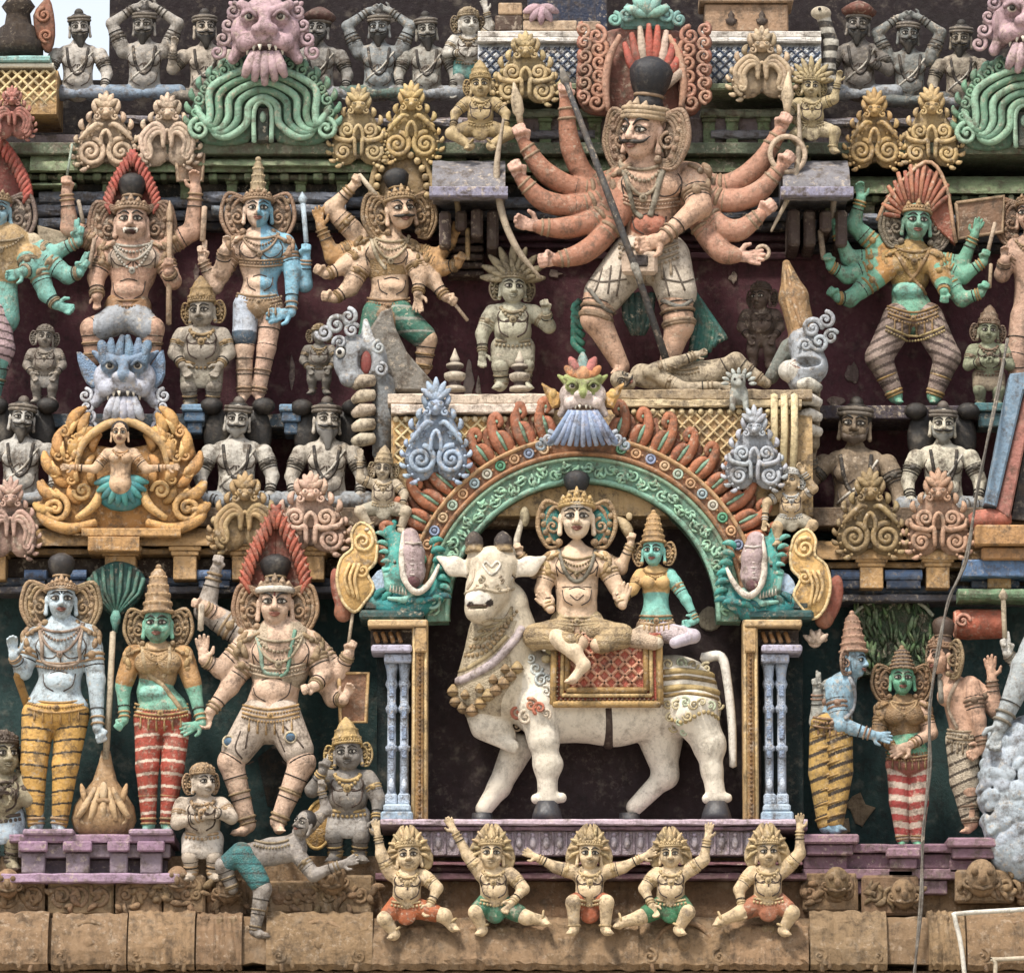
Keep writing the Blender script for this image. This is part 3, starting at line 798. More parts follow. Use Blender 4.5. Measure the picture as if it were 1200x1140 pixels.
def gana(x, y0, y1, label, d, skin='a39a86', arms=None, legs=None, cloth='9a927f', crown='cone', yaw=0, roll=0, group='small dwarf attendants', moust=0, crc=None, face='calm', fat=1., lean=0., halo=True, hold=None):
    """a standing dwarf attendant between y0 (crown tip) and y1 (soles); arm and leg points in percent of the height"""
    u = (y1-y0)/100.
    f = Fig('dwarf_statue', label, 'statue', x, y1, d, skin, group, k=max(1.2, 2.4*u), cell=.95 if u < 1.1 else 1.1, mat='paint')
    X = lambda a: x+a*u; Y = lambda b: y0+b*u
    crc = crc or '8f7c5e'; f.gold = col(crc)
    f.torso([(X(lean*.6), Y(37), 5.5*u), (X(lean*.5), Y(43), 8*u)])
    f.torso([(X(-9+lean*.5), Y(44), 6.5*u), (X(9+lean*.5), Y(44), 6.5*u)])
    f.torso([(X(lean*.4), Y(48), 12*u), (X(lean*.2), Y(57), 13*u*fat), (X(0), Y(66), 12.5*u)], q=.8)
    f.ell((X(lean*.2), Y(58), 6*u), (12.5*u*fat, 9.5*u, 9*u))
    for g in (-1, 1): f.ell((X(6*g+lean*.5), Y(48), 7*u), (5.5*u, 4.5*u, 3.5*u))
    legs = legs or [[(-7, 70, 0), (-9, 83, 4), (-8, 96, 0)], [(7, 70, 0), (9, 83, 4), (8, 96, 0)]]
    for i, p in enumerate(legs):
        f.limb([(X(a), Y(b), e*u) for a, b, e in p], [7.6*u, 6*u, 4.2*u])
        a, b, e = p[-1]; f.foot((X(a), Y(b-.5), e*u), (p[-1][3] if len(p[-1]) > 3 else (215 if i == 0 else 325)) if False else (235 if i == 0 else 305), 11*u, r=3.2*u)
        A = f.a((X(a), Y(b-3), e*u)); m = MB(); m.ring(A, (p[-1][0]-p[-2][0], p[-1][1]-p[-2][1], 0), 4.8*u, 1.1*u, f.gold, n=10, m=5); m.done('anklet', f)
    arms = arms or [[(-15, 44, 0), (-20, 58, 2), (-14, 68, 9)], [(15, 44, 0), (20, 58, 2), (14, 68, 9)]]
    for i, p in enumerate(arms):
        q = [(X(a), Y(b), e*u) for a, b, e in p[:3]]
        ang = math.degrees(math.atan2(-(q[2][1]-q[1][1]), q[2][0]-q[1][0])); kd = p[3] if len(p) > 3 else 'relax'
        f.arm(q, [5.6*u, 4.7*u, 3.6*u], hand=(kd, ang, 11*u, 1 if i else -1))
    w = 9.2*u*rng.uniform(.93, 1.07); yaw += rng.uniform(-7, 7); roll += rng.uniform(-5, 5)
    h = f.head(X(lean), Y(26), w, yaw=yaw, roll=roll, pitch=rng.uniform(-1, 8), d=4*u, moust=moust, face=face, fat=rng.uniform(.98, 1.2), lip=shade(skin, .55))
    f.diadem(h, crc, 5, .5)
    m = MB()
    if crown == 'cone':
        m.lathe(h.p(0, -.9, -.1), h.p(0, -2.75, -.25), [(0, w*1.05), (.12, w*1.1), (.2, w*.92), (.4, w*.85), (.46, w*.9), (.52, w*.7), (.75, w*.5), (1, w*.08)], crc, n=16, rib=8, ra=.08)
        m.done('topknot', f)
    elif crown == 'flame':
        for i in range(9):
            a = 90+(i-4)*21; m.leaf(h.p(.7*math.cos(math.radians(a)), -.5-.6*math.sin(math.radians(a)), -.3), a, w*(2.5-.12*abs(i-4)), w*.75, crc, d=h.p(0, 0, -.3)[2])
            m.leaf(h.p(.6*math.cos(math.radians(a)), -.5-.5*math.sin(math.radians(a)), .1), a+9, w*1.3, w*.5, shade(crc, 1.2), d=h.p(0, 0, .15)[2])
        m.done('flame_hair', f)
    elif crown == 'bowl':
        m.sph(h.p(0, -.75, -.1), (w*1.15, w*.9, w), crc); m.done('topknot', f)
    if crown == 'fan':
        for g in (-1, 1):
            m = MB(); m.plate([h.p(g*.2, -.4, -.3)[:2], h.p(g*.25, -2.6, -.3)[:2], h.p(g*.95, -2.0, -.3)[:2], h.p(g*1.6, -1.0, -.3)[:2], h.p(g*2.1, .2, -.3)[:2], h.p(g*1.9, 1.2, -.3)[:2], h.p(g*1.2, 1.3, -.3)[:2]], h.c[2]-w*.7, h.c[2]-w*.2, shade(crc, .8), 1.5, sm=2, smooth=True)
            for k in range(5): a = .3+.36*k; m.tube([h.p(g*.95*math.sin(a), -.2-1.0*math.cos(a), .1), h.p(g*1.5*math.sin(a), -.1-1.75*math.cos(a), .0), h.p(g*1.95*math.sin(a), -.0-2.4*math.cos(a)+.25*k*.3, -.3)], [w*.13, w*.17, w*.1], vary(crc, .12), n=6)
            m.done('hair', f)
        m = MB(); m.lathe(h.p(0, -.9, .2), h.p(0, -2.5, -.2), [(0, w*.5), (.4, w*.42), (.8, w*.2), (1, w*.06)], crc, n=12, rib=6, ra=.1); m.done('topknot', f); halo = False
    if halo: f.loops(h, shade(crc, .95), .75, 2)
    f.contours(X(lean*.5), Y(48), 11*u, X(lean*.2), Y(58), 11*u, max(.6, .7*u))
    f.necklaces(X(lean*.5), Y(41), 9*u, [5*u, 9*u], crc, r=max(.85, 1.1*u))
    if cloth:
        c = SD(2*u, 1.0); cc = col(cloth)
        c.cap(f.a((X(-6), Y(70), 0)), f.a((X(6), Y(70), 0)), 9.2*u, 9.2*u, cc, .85)
        for p in legs:
            q = [f.a((X(a), Y(b), e*u)) for a, b, e in p[:2]]; c.cap(q[0], q[0]*.35+q[1]*.65, 9*u, 7.6*u, cc)
        c.ell(f.a((X(0), Y(77), 7*u)), (8.5*u, 8*u, 2.6*u), cc)
        c.mesh('loincloth', f)
        f.belt(X(0), Y(65.5), 12*u, 1.5*u, crc, rows=2, h=3*u, r=max(.8, 1.*u), tass=False, sd=c)
    f.done(); return f
# ---------------------------------------------------------------- camera, light, ground
cam = bpy.data.cameras.new('camera'); co = bpy.data.objects.new('camera', cam); COL.objects.link(co); sc.camera = co
co.location = (CAMLOC[0], CAMLOC[1], CAMLOC[2]+ZOFF); co.rotation_euler = (PI/2+PIT, 0, 0)
cam.sensor_width = 36; cam.lens = 36*DIST/(1200*S); cam.clip_end = 3000; cam.clip_start = .5
w = bpy.data.worlds.new('World'); sc.world = w; w.use_nodes = True
nt = w.node_tree; bg = nt.nodes['Background']; sk = nt.nodes.new('ShaderNodeTexSky'); sk.sky_type = 'NISHITA'; sk.sun_disc = False
SUN_EL, SUN_AZ = 60, 32          # height, and degrees to the left of the viewer's back
sk.sun_elevation = math.radians(SUN_EL); sk.sun_rotation = math.radians(180+SUN_AZ); sk.dust_density = 3.; sk.air_density = 1.2
hs = nt.nodes.new('ShaderNodeHueSaturation'); hs.inputs['Saturation'].default_value = .35; hs.inputs['Value'].default_value = 1.15
nt.links.new(sk.outputs[0], hs.inputs['Color']); nt.links.new(hs.outputs[0], bg.inputs[0]); bg.inputs[1].default_value = .125
sl = bpy.data.lights.new('sun', 'SUN'); sl.energy = 3.0; sl.angle = math.radians(8); sl.color = (1, .93, .82)
so = bpy.data.objects.new('sun', sl); COL.objects.link(so)
el, az = math.radians(SUN_EL), math.radians(SUN_AZ)
dv = np.array([math.sin(az)*math.cos(el), math.cos(az)*math.cos(el), -math.sin(el)])   # light travels right, into the wall, down
from mathutils import Vector
so.rotation_euler = Vector(dv).to_track_quat('-Z', 'Y').to_euler()
sc.view_settings.view_transform = 'Standard'; sc.view_settings.look = 'None'; sc.view_settings.exposure = .82; sc.cycles.max_bounces = 5; sc.cycles.diffuse_bounces = 3; sc.cycles.use_denoising = True; sc.view_settings.gamma = 1

gm = node_mat('paving', rough=.85, grime=.3, speck=.3, chip=.1, bump=.3, streak=0)
V = np.array([(-900, -900, 0), (900, -900, 0), (900, 900, 0), (-900, 900, 0)], float)
g = make_mesh('ground', V, [0, 1, 2, 3], [4], np.broadcast_to(H('a39a8a'), (4, 3)), [False], gm, None); g['kind'] = 'structure'

# ---------------------------------------------------------------- the tower itself
TW = Th('temple_tower', 'painted temple gateway tower with tiers of ledges, pilasters and dark walls', 'temple tower', 600, 1140, -25)
def part(name, fn, mat='paint', th=None, parent=None, label=None):
    m = MB(); fn(m); return m.done(name, th or TW, mat, label, parent)
OCH, GRN, BLU, MAR, TEAL = 'b48a55', '657a54', '545f70', '5a343c', '2c4444'
SAND, PURP, LIL = '907354', '80707c', '9a8298'
part('wall', lambda m: m.box(-260, 1460, 610, 1010, -400, -25, TEAL), 'wall', label='dark blue-green lower wall')
part('wall', lambda m: m.box(-240, 1440, 205, 606, -400, -110, MAR), 'wall', label='dark maroon middle wall')
part('wall', lambda m: m.box(104, 1420, -90, 203, -400, -190, '2a2224'), 'wall', label='dark upper wall')
part('wall', lambda m: m.box(-220, 103, 44, 203, -400, -192, '1d181a'), 'wall')
part('base_wall', lambda m: m.box(-300, 1500, 1012, 1925, -400, 62, SAND), 'stone')
# roof slabs the sages sit on
part('roof_slab', lambda m: m.box(-250, 1450, 603, 625, -110, 30, '6a5540'), 'worn')
part('roof_slab', lambda m: m.box(-235, 1435, 152, 166, -190, -52, '55604a'), 'worn')
part('ledge', lambda m: m.box(-235, 455, 484, 500, -109, -22, '2d3c48'), 'worn')
part('ledge', lambda m: m.box(962, 1440, 474, 490, -109, -22, '3c3440'), 'worn')
def kap(y0, y1, d0, d1):
    """drip cornice section"""
    h = y1-y0; w = d1-d0
    return [(d0, y0), (d0+.25*w, y0), (d0+.55*w, y0+.12*h), (d0+.8*w, y0+.38*h), (d0+.95*w, y0+.68*h), (d1, y0+.9*h), (d1, y1), (d0+.86*w, y1), (d0+.8*w, y1-.15*h), (d0, y1-.15*h)]
def rnd(y0, y1, d0, d1):
    c = (y0+y1)/2; r = (y1-y0)/2
    return [(d0, y0)]+[(d1-r+r*math.cos(a), c+r*math.sin(a)) for a in np.linspace(-PI/2, PI/2, 7)]+[(d0, y1)]
def slabp(y0, y1, d0, d1): return [(d0, y0), (d1-1.5, y0), (d1, y0+1.5), (d1, y1-1.5), (d1-1.5, y1), (d0, y1)]
part('roof_slab', lambda m: m.prof(110, 1435, slabp(116, 151, -190, -80), '77686a', n=90, wob=1.2), 'worn')
part('roof_slab', lambda m: m.prof(-235, 104, slabp(136, 151, -190, -80), '77686a', n=20, wob=1.2), 'worn')
def course(name, x0, x1, sec, c, mat='paint', wob=.5): part(name, lambda m: m.prof(x0, x1, sec, c, n=max(2, int((x1-x0)/9)), wob=wob), mat)
def pilaster(x, y0, y1, w, d0, d1, c, mat='paint'):
    def fn(m):
        h = y1-y0
        m.box(x-w*.36, x+w*.36, y0+h*.28, y1-h*.02, d0, d1-3, c, 1); m.box(x-w*.5, x+w*.5, y0, y0+h*.14, d0, d1, c, 1); m.box(x-w*.43, x+w*.43, y0+h*.145, y0+h*.275, d0, d1-1.5, c, 1)
    part('pilaster', fn, mat)
# lower tier entablature (ochre cornice, pilasters, blue roll mouldings)
for x0, x1 in ((-200, 432), (958, 1400)):
    dy = 0 if x0 < 400 else 16
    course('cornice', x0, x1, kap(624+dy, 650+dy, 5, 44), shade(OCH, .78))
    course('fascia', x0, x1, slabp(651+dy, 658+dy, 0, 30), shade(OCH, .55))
    course('frieze', x0, x1, slabp(659+dy, 682+dy, -24, 4), '3a2c24', 'worn')
    course('moulding', x0, x1, rnd(683+dy*.6, 694+dy*.6, -24, 16), '3f4f63')
    course('moulding', x0, x1, slabp(695+dy*.6, 703+dy*.6, -24, 26), '4a4a52')
for x in (-8, 140, 216, 285, 366, 1022, 1100, 1172): pilaster(x, 650+(14 if x > 900 else 0), 690+(10 if x > 900 else 0), 38 if x not in (140,) else 50, -20, 42, OCH)
for x, w in ((88, 24), (40, 26), (250, 40), (330, 30), (1000, 50), (1060, 44), (1168, 60)):
    part('bracket', lambda m, x=x, w=w: (m.prof(x-w/2, x+w/2, rnd(676, 688, -20, 34), '57729a'), m.prof(x-w/2+2, x+w/2-2, slabp(688.5, 698, -20, 30), '3c4c66')), 'paint')
course('cornice', 1122, 1300, rnd(702, 716, 20, 60), '5d7d5a'); course('moulding', 1128, 1300, slabp(668, 688, 15, 55), '4f6f98')
# middle tier entablature (green)
for x0, x1 in ((-200, 545), (560, 960), (960, 1400)):
    dy = {-200: 0, 560: 0, 960: 26}[x0]
    course('cornice', x0, x1, kap(158+dy, 186+dy, -108, -60), '64734f', 'worn')
    course('fascia', x0, x1, slabp(187+dy, 193+dy, -109, -70), '47543c', 'worn')
    course('frieze', x0, x1, slabp(194+dy, 212+dy, -109, -90), '1c1d1a', 'worn')
    course('moulding', x0, x1, rnd(212+dy, 225+dy, -109, -78), '666d7a', 'worn', .8); course('moulding', x0, x1, rnd(226+dy, 239+dy, -109, -84), '555b68', 'worn', .8)
    course('moulding', x0, x1, slabp(240+dy, 250+dy, -109, -92), '2c2c33')
for x in (10, 52, 112, 146, 206, 262, 300, 345, 395, 470, 655, 622, 700, 840, 890): pilaster(x, 190, 216, 17, -108, -74, '66764f')
for x in (985, 1030, 1092, 1140, 1185): pilaster(x, 214, 244, 20, -108, -74, '767a58')
for x0, x1, y0, y1 in ((20, 78, 150, 186), (222, 398, 160, 180), (0, 75, 192, 204)):
    course('cornice', x0, x1, kap(y0+4, y1, -108, -52), '74845f')
for x0, x1, y in ((30, 126, 214), (28, 130, 230), (30, 118, 246), (228, 284, 214), (322, 402, 214), (330, 400, 229), (238, 280, 230), (500, 520, 240), (1004, 1040, 240), (1118, 1190, 242), (980, 1030, 256)):
    course('roll_block', x0, x1, rnd(y-6.5, y+6.5, -108, -68), vary('7a818e', .08), 'worn', 1.)
for i in range(62):
    x = -30+i*20.5+rng.uniform(-3, 3)
    if 560 < x < 930: continue
    dy = 26 if x > 960 else 0
    part('dentil', lambda m: m.box(x, x+rng.uniform(7, 12), 187+dy, 195+dy, -100, -64+rng.uniform(-3, 3), vary('5c6a48', .12), 1.5), 'worn')
for x in (602, 640, 676, 700, 838, 866, 904, 940): pilaster(x, 112, 150, 20, -108, -70, vary('6f8259', .08), 'worn')
for x0, x1, y in ((596, 712, 112), (828, 960, 112), (596, 700, 138), (840, 960, 138), (106, 236, 120), (390, 540, 124), (980, 1120, 124)): course('roll_block', x0, x1, rnd(y-5, y+5, -108, -68), vary('74806a' if y == 112 else '77737c', .08), 'worn', 1.)
# purple-grey drip roofs flanking the many-armed hero
for x0, x1 in ((505, 592), (922, 1002)):
    course('drip_roof', x0, x1, kap(172, 236, -100, 32), '727076', 'worn', .8)
    part('drip_roof_lip', lambda m: m.prof(x0-3, x1+3, slabp(224, 236, 20, 38), '85829a'), 'worn')
    for i in range(4): part('bracket', lambda m: m.box(x0+8+i*19, x0+22+i*19, 239+rng.randint(0, 3), 262+rng.randint(0, 25), -100, -18-8*(i % 2), '4a3a36', 3), 'worn')
# wall behind hero gets carved corbels
def corb(m):
    for i in range(7): m.box(524+rng.uniform(-2, 2), 566, 248+i*9, 255+i*9, -108, -40-6*i, '41302e', 2)
part('corbel', corb, 'worn')
part('wall_band', lambda m: (m.prof(500, 962, slabp(254, 261, -111, -100), '4a2c34', n=30, wob=.6), m.prof(500, 962, slabp(264, 270, -111, -103), '42262e', n=30, wob=.6), m.prof(500, 962, slabp(276, 284, -111, -98), '4a2c34', n=30, wob=.6)), 'wall')
def peel(x, y, w, h, c, seed):
    r = random.Random(seed); n = 11
    part('plaster_patch', lambda m: m.plate([(x+w*math.cos(2*PI*i/n)*r.uniform(.5, 1.1), y+h*math.sin(2*PI*i/n)*r.uniform(.5, 1.1)) for i in range(n)], -112, -107.5, c, .6, sm=2), 'worn')
for i, (x, y, w, h, c) in enumerate([(548, 432, 7, 26, '8d7f7a'), (560, 440, 4, 16, '9a8d84'), (652, 300, 9, 6, '9a8478'), (868, 305, 6, 8, '8d7a70'), (335, 420, 5, 22, '85706c'), (1010, 420, 9, 14, '6f5a58'), (990, 455, 12, 8, '7d6860'), (218, 300, 5, 12, '75605c'), (905, 330, 9, 6, '8a766c'), (640, 345, 5, 9, '8a766c'), (98, 392, 6, 8, '75605c'), (1125, 400, 7, 16, '6a5654')]): peel(x, y, w, h, c, i)
# purple plinths of the lower tier
PL = Th('plinth', 'purple stepped plinth under the standing blue god and the red-legged goddess', 'plinth', 108, 1035, 70)
def fn(m):
    m.prof(12, 205, slabp(980, 989, -20, 92), '93718a', n=14, wob=.6)
part('top_slab', fn, 'paint', PL)
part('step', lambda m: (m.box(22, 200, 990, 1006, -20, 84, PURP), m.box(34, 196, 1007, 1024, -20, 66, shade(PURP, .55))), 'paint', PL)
for x, w in ((40, 34), (92, 34), (140, 26), (178, 32)):
    part('block', lambda m: (m.box(x-w/2, x+w/2, 988, 1000, 20, 96, '94728c', 1.5), m.box(x-w*.4, x+w*.4, 1000.5, 1025, 20, 88, PURP, 1.5)), 'paint', PL)
part('foot_slab', lambda m: m.prof(4, 212, slabp(1026, 1037, -20, 104), '9b7d97', n=14, wob=.6), 'paint', PL)
for x0, x1 in ((28, 88), (152, 204)): part('footrest', lambda m: m.box(x0, x1, 974, 981, 40, 98, '9a7f94', 2), 'paint', PL)
PR = Th('plinth', 'dull purple stepped plinth under the pale hand-joining wedding group', 'plinth', 1050, 1060, 70)
part('top_slab', lambda m: m.prof(942, 1150, slabp(990, 1000, -20, 80), '7d5b6c', n=14, wob=.7), 'paint', PR)
part('step', lambda m: (m.box(944, 1146, 1001, 1018, -20, 72, '6c4b5b'), m.box(940, 1140, 1019, 1031, -20, 82, '83626f'), m.box(1000, 1110, 1032, 1048, -20, 76, '775a66')), 'paint', PR)
for x, w, y in ((972, 68, 980), (1140, 62, 984), (1058, 40, 996)):
    part('footrest', lambda m: (m.box(x-w/2, x+w/2, y, y+11, 0, 96, '8b6878', 2), m.box(x-w*.4, x+w*.4, y+11.5, y+24, 0, 90, '765565', 1.5), m.box(x-w*.45, x+w*.3, y+24.5, y+40, 0, 82, '6b4a58', 1.5)), 'paint', PR)
# weathered sandstone base
def lumpy(m, x, y, w, h, d, c):
    g = rng.choice((-1, 1)); m.spiral(x-g*w*.12, y, min(w*.42, h*.42), rng.uniform(1.2, 1.7), rng.uniform(0, 360), c, 3.2, d-1, g)
    for _ in range(5): m.leaf((x+rng.uniform(-.4, .4)*w, y+rng.uniform(-.3, .35)*h), rng.uniform(0, 360), rng.uniform(10, 18), rng.uniform(5, 9), vary(c, .08), d=d, bend=rng.uniform(-1, 1))
BASE = TW
for i, (x0, x1, y0, y1, d) in enumerate([(-40, 60, 1040, 1082, 84), (64, 140, 1038, 1082, 88), (142, 196, 1036, 1082, 90), (198, 246, 1036, 1082, 94), (246, 292, 1040, 1082, 80), (318, 372, 1042, 1080, 84), (372, 440, 1036, 1082, 90), (936, 1000, 1032, 1078, 84), (1004, 1070, 1036, 1082, 86), (1112, 1180, 1030, 1068, 90), (1184, 1260, 1034, 1070, 84)]):
    part('frieze_block', lambda m: (m.box(x0, x1, y0, y1, 40, d, vary(SAND, .1), 3), [lumpy(m, x0+(x1-x0)*(k+.5)/3, (y0+y1)/2, (x1-x0)/2.6, (y1-y0)*.8, d, vary(SAND, .12)) for k in range(3)]), 'stone')
for x, y, r in ((18, 1046, 17), (214, 1042, 16), (272, 1052, 17), (392, 1040, 20), (1052, 1058, 18), (1142, 1040, 22), (975, 1045, 18)):
    def boss(m):
        m.sph((x, y, 92), (r*.85, r, r*.8), vary(SAND, .1), nu=14, nv=10)
        for g in (-1, 1): m.sph((x+g*r*.4, y-r*.25, 92+r*.7), r*.2, shade(SAND, .7)); m.spiral(x+g*r*.75, y+r*.2, r*.45, 1.2, 90, vary(SAND), r*.13, 96, g)
        m.sph((x, y+r*.1, 92+r*.85), (r*.2, r*.3, r*.2), SAND); m.tube([(x-r*.5, y+r*.5, 92+r*.6), (x, y+r*.62, 92+r*.75), (x+r*.5, y+r*.5, 92+r*.6)], r*.12, shade(SAND, .6))
    part('lion_boss', boss, 'stone')
for x0, x1 in ((-60, 68), (72, 158), (160, 236), (238, 290), (318, 440), (440, 540), (540, 640), (640, 745), (745, 850), (850, 940), (942, 1030), (1078, 1120), (1122, 1260)):
    def cb(m):
        c = vary(SAND, .08); dd = rng.uniform(-3, 3); y0 = 1082+rng.uniform(-3, 3)+(8 if 440 <= x0 < 940 else 0)
        m.prof(x0, x1, [(40, y0), (108+dd, y0), (118+dd, y0+8), (126+dd, y0+22), (132+dd, y0+44), (132+dd, 1141), (125+dd, 1147), (40, 1147)], c, n=16, wob=1.8)
        xm = (x0+x1)/2; ww = (x1-x0)*.36
        if x0 in (72, 160, 318, 745, 942, 1122, -60):
            for r in (1, .72): m.tube([(xm+ww*r*math.cos(a), 1136-44*r*math.sin(a), 128+dd-10*math.sin(a)) for a in np.linspace(-.3, PI+.3, 16)], 3., vary(SAND, .1), n=6)
            m.sph((xm, 1118, 126+dd), (8, 9, 6), c)
            for g in (-1, 1): m.spiral(xm+g*ww*1.05, 1132, 9, 1.3, 90, c, 2.4, 130+dd, g)
        else:
            for k in range(3): m.box(x0+(x1-x0)*(.1+.3*k), x0+(x1-x0)*(.3+.3*k), y0+5, y0+40, 90, 121+dd, vary(SAND, .12), 3)
    part('cornice_block', cb, 'stone')
part('cornice_block', lambda m: m.prof(-120, 1330, [(40, 1086), (104, 1086), (114, 1096), (122, 1112), (126, 1140), (40, 1140)], shade(SAND, .85), n=120, wob=1.6), 'stone')
part('base_course', lambda m: m.box(-300, 1500, 1148, 1925, 40, 120, SAND, 3), 'stone')

# ---------------------------------------------------------------- ornament makers
def lionmask(th, x, y, w, d, c, eye='d8d0c0', tongue=None, name='lion_mask', brows=None, horns=True, jaw=True, mouthc='4a2226', mat='paint', parent=None, upper=None):
    """open-mouthed lion face; w half width"""
    c = col(c); up = col(upper) if upper else c
    b = SD(w*.12, max(.9, w*.045)); E = lambda u, v, f, r, cl=c, cut=False: b.ell((x+u*w, y+v*w, d+f*w), np.array(r)*w, cl, cut=cut)
    E(0, -.2, 0, (.8, .85, .6), up); E(0, .35, .25, (.62, .4, .55))
    for g in (-1, 1):
        E(g*.45, -.3, .45, (.3, .26, .26), up); E(g*.5, .45, .45, (.34, .3, .32))
        E(g*.72, .05, .2, (.3, .45, .3)); E(g*.2, .12, .78, (.2, .17, .18))
        b.cap((x+g*.12*w, y-.42*w, d+.7*w), (x+g*.7*w, y-.68*w, d+.45*w), .12*w, .15*w, up)
        b.cap((x+g*.6*w, y-.5*w, d), (x+g*1.05*w, y-.85*w, d-.05*w), .22*w, .07*w, up)
        b.cap((x+g*.7*w, y+.4*w, d+.1*w), (x+g*.95*w, y+.85*w, d+.1*w), .22*w, .16*w, c)
        for k in range(3): b.cap((x+g*.7*w, y+(.1+.25*k)*w, d), (x+g*(1.15-.06*k)*w, y+(.05+.36*k)*w, d-.05*w), .16*w, .06*w, c)
    b.cap((x, y-.5*w, d+.62*w), (x, y+.05*w, d+.85*w), .14*w, .2*w, up)
    if jaw:
        E(0, .78, .35, (.55, .22, .6), mouthc, cut=True)
        E(0, 1.1, .15, (.62, .2, .5))
    o = b.mesh('face' if parent is None else name, th, mat, parent=parent)
    m = MB()
    for g in (-1, 1):
        m = MB(); m.sph((x+g*.45*w, y-.28*w, d+.62*w), (.17*w, .13*w, .14*w), shade(eye, .8)); m.sph((x+g*.45*w, y-.27*w, d+.74*w), (.09*w, .09*w, .05*w), BLACK); m.tube([(x+g*.24*w, y-.26*w, d+.74*w), (x+g*.45*w, y-.43*w, d+.78*w), (x+g*.68*w, y-.3*w, d+.62*w)], .055*w, shade(up, .6), n=6, sm=3); m.done('eye', th, 'clean', parent=parent); m = MB()
        for k in range(3): m.lathe((x+g*(.14+.18*k)*w, y+.56*w, d+.72*w-.1*k*w), (x+g*(.14+.19*k)*w, y+(.72+.1*(k == 2))*w, d+.72*w-.1*k*w), [(0, .07*w), (1, .02*w)], 'd6ccba', n=7)
        m.done('fang', th, 'clean', parent=parent)
    if tongue:
        m = MB()
        for k in range(-2, 3):
            m.tube([(x+k*.16*w, y+.75*w, d+.55*w), (x+k*.24*w, y+1.2*w, d+.66*w), (x+k*.3*w, y+1.7*w-abs(k)*.12*w, d+.5*w)], [.13*w, .17*w, .1*w], vary(tongue, .05), n=7, q=.7, sm=3)
        m.done('tongue', th, mat, parent=parent)
def crest(m, x, y, w, h, d, c, n=5):
    for i in range(n):
        a = 90+(i-(n-1)/2)*(130/n); m.leaf((x, y, d), a, h*(1-.1*abs(i-(n-1)/2)), w*.42, vary(c), d=d+2)
        m.leaf((x, y, d), a, h*.55, w*.25, shade(c, 1.15), d=d+4)
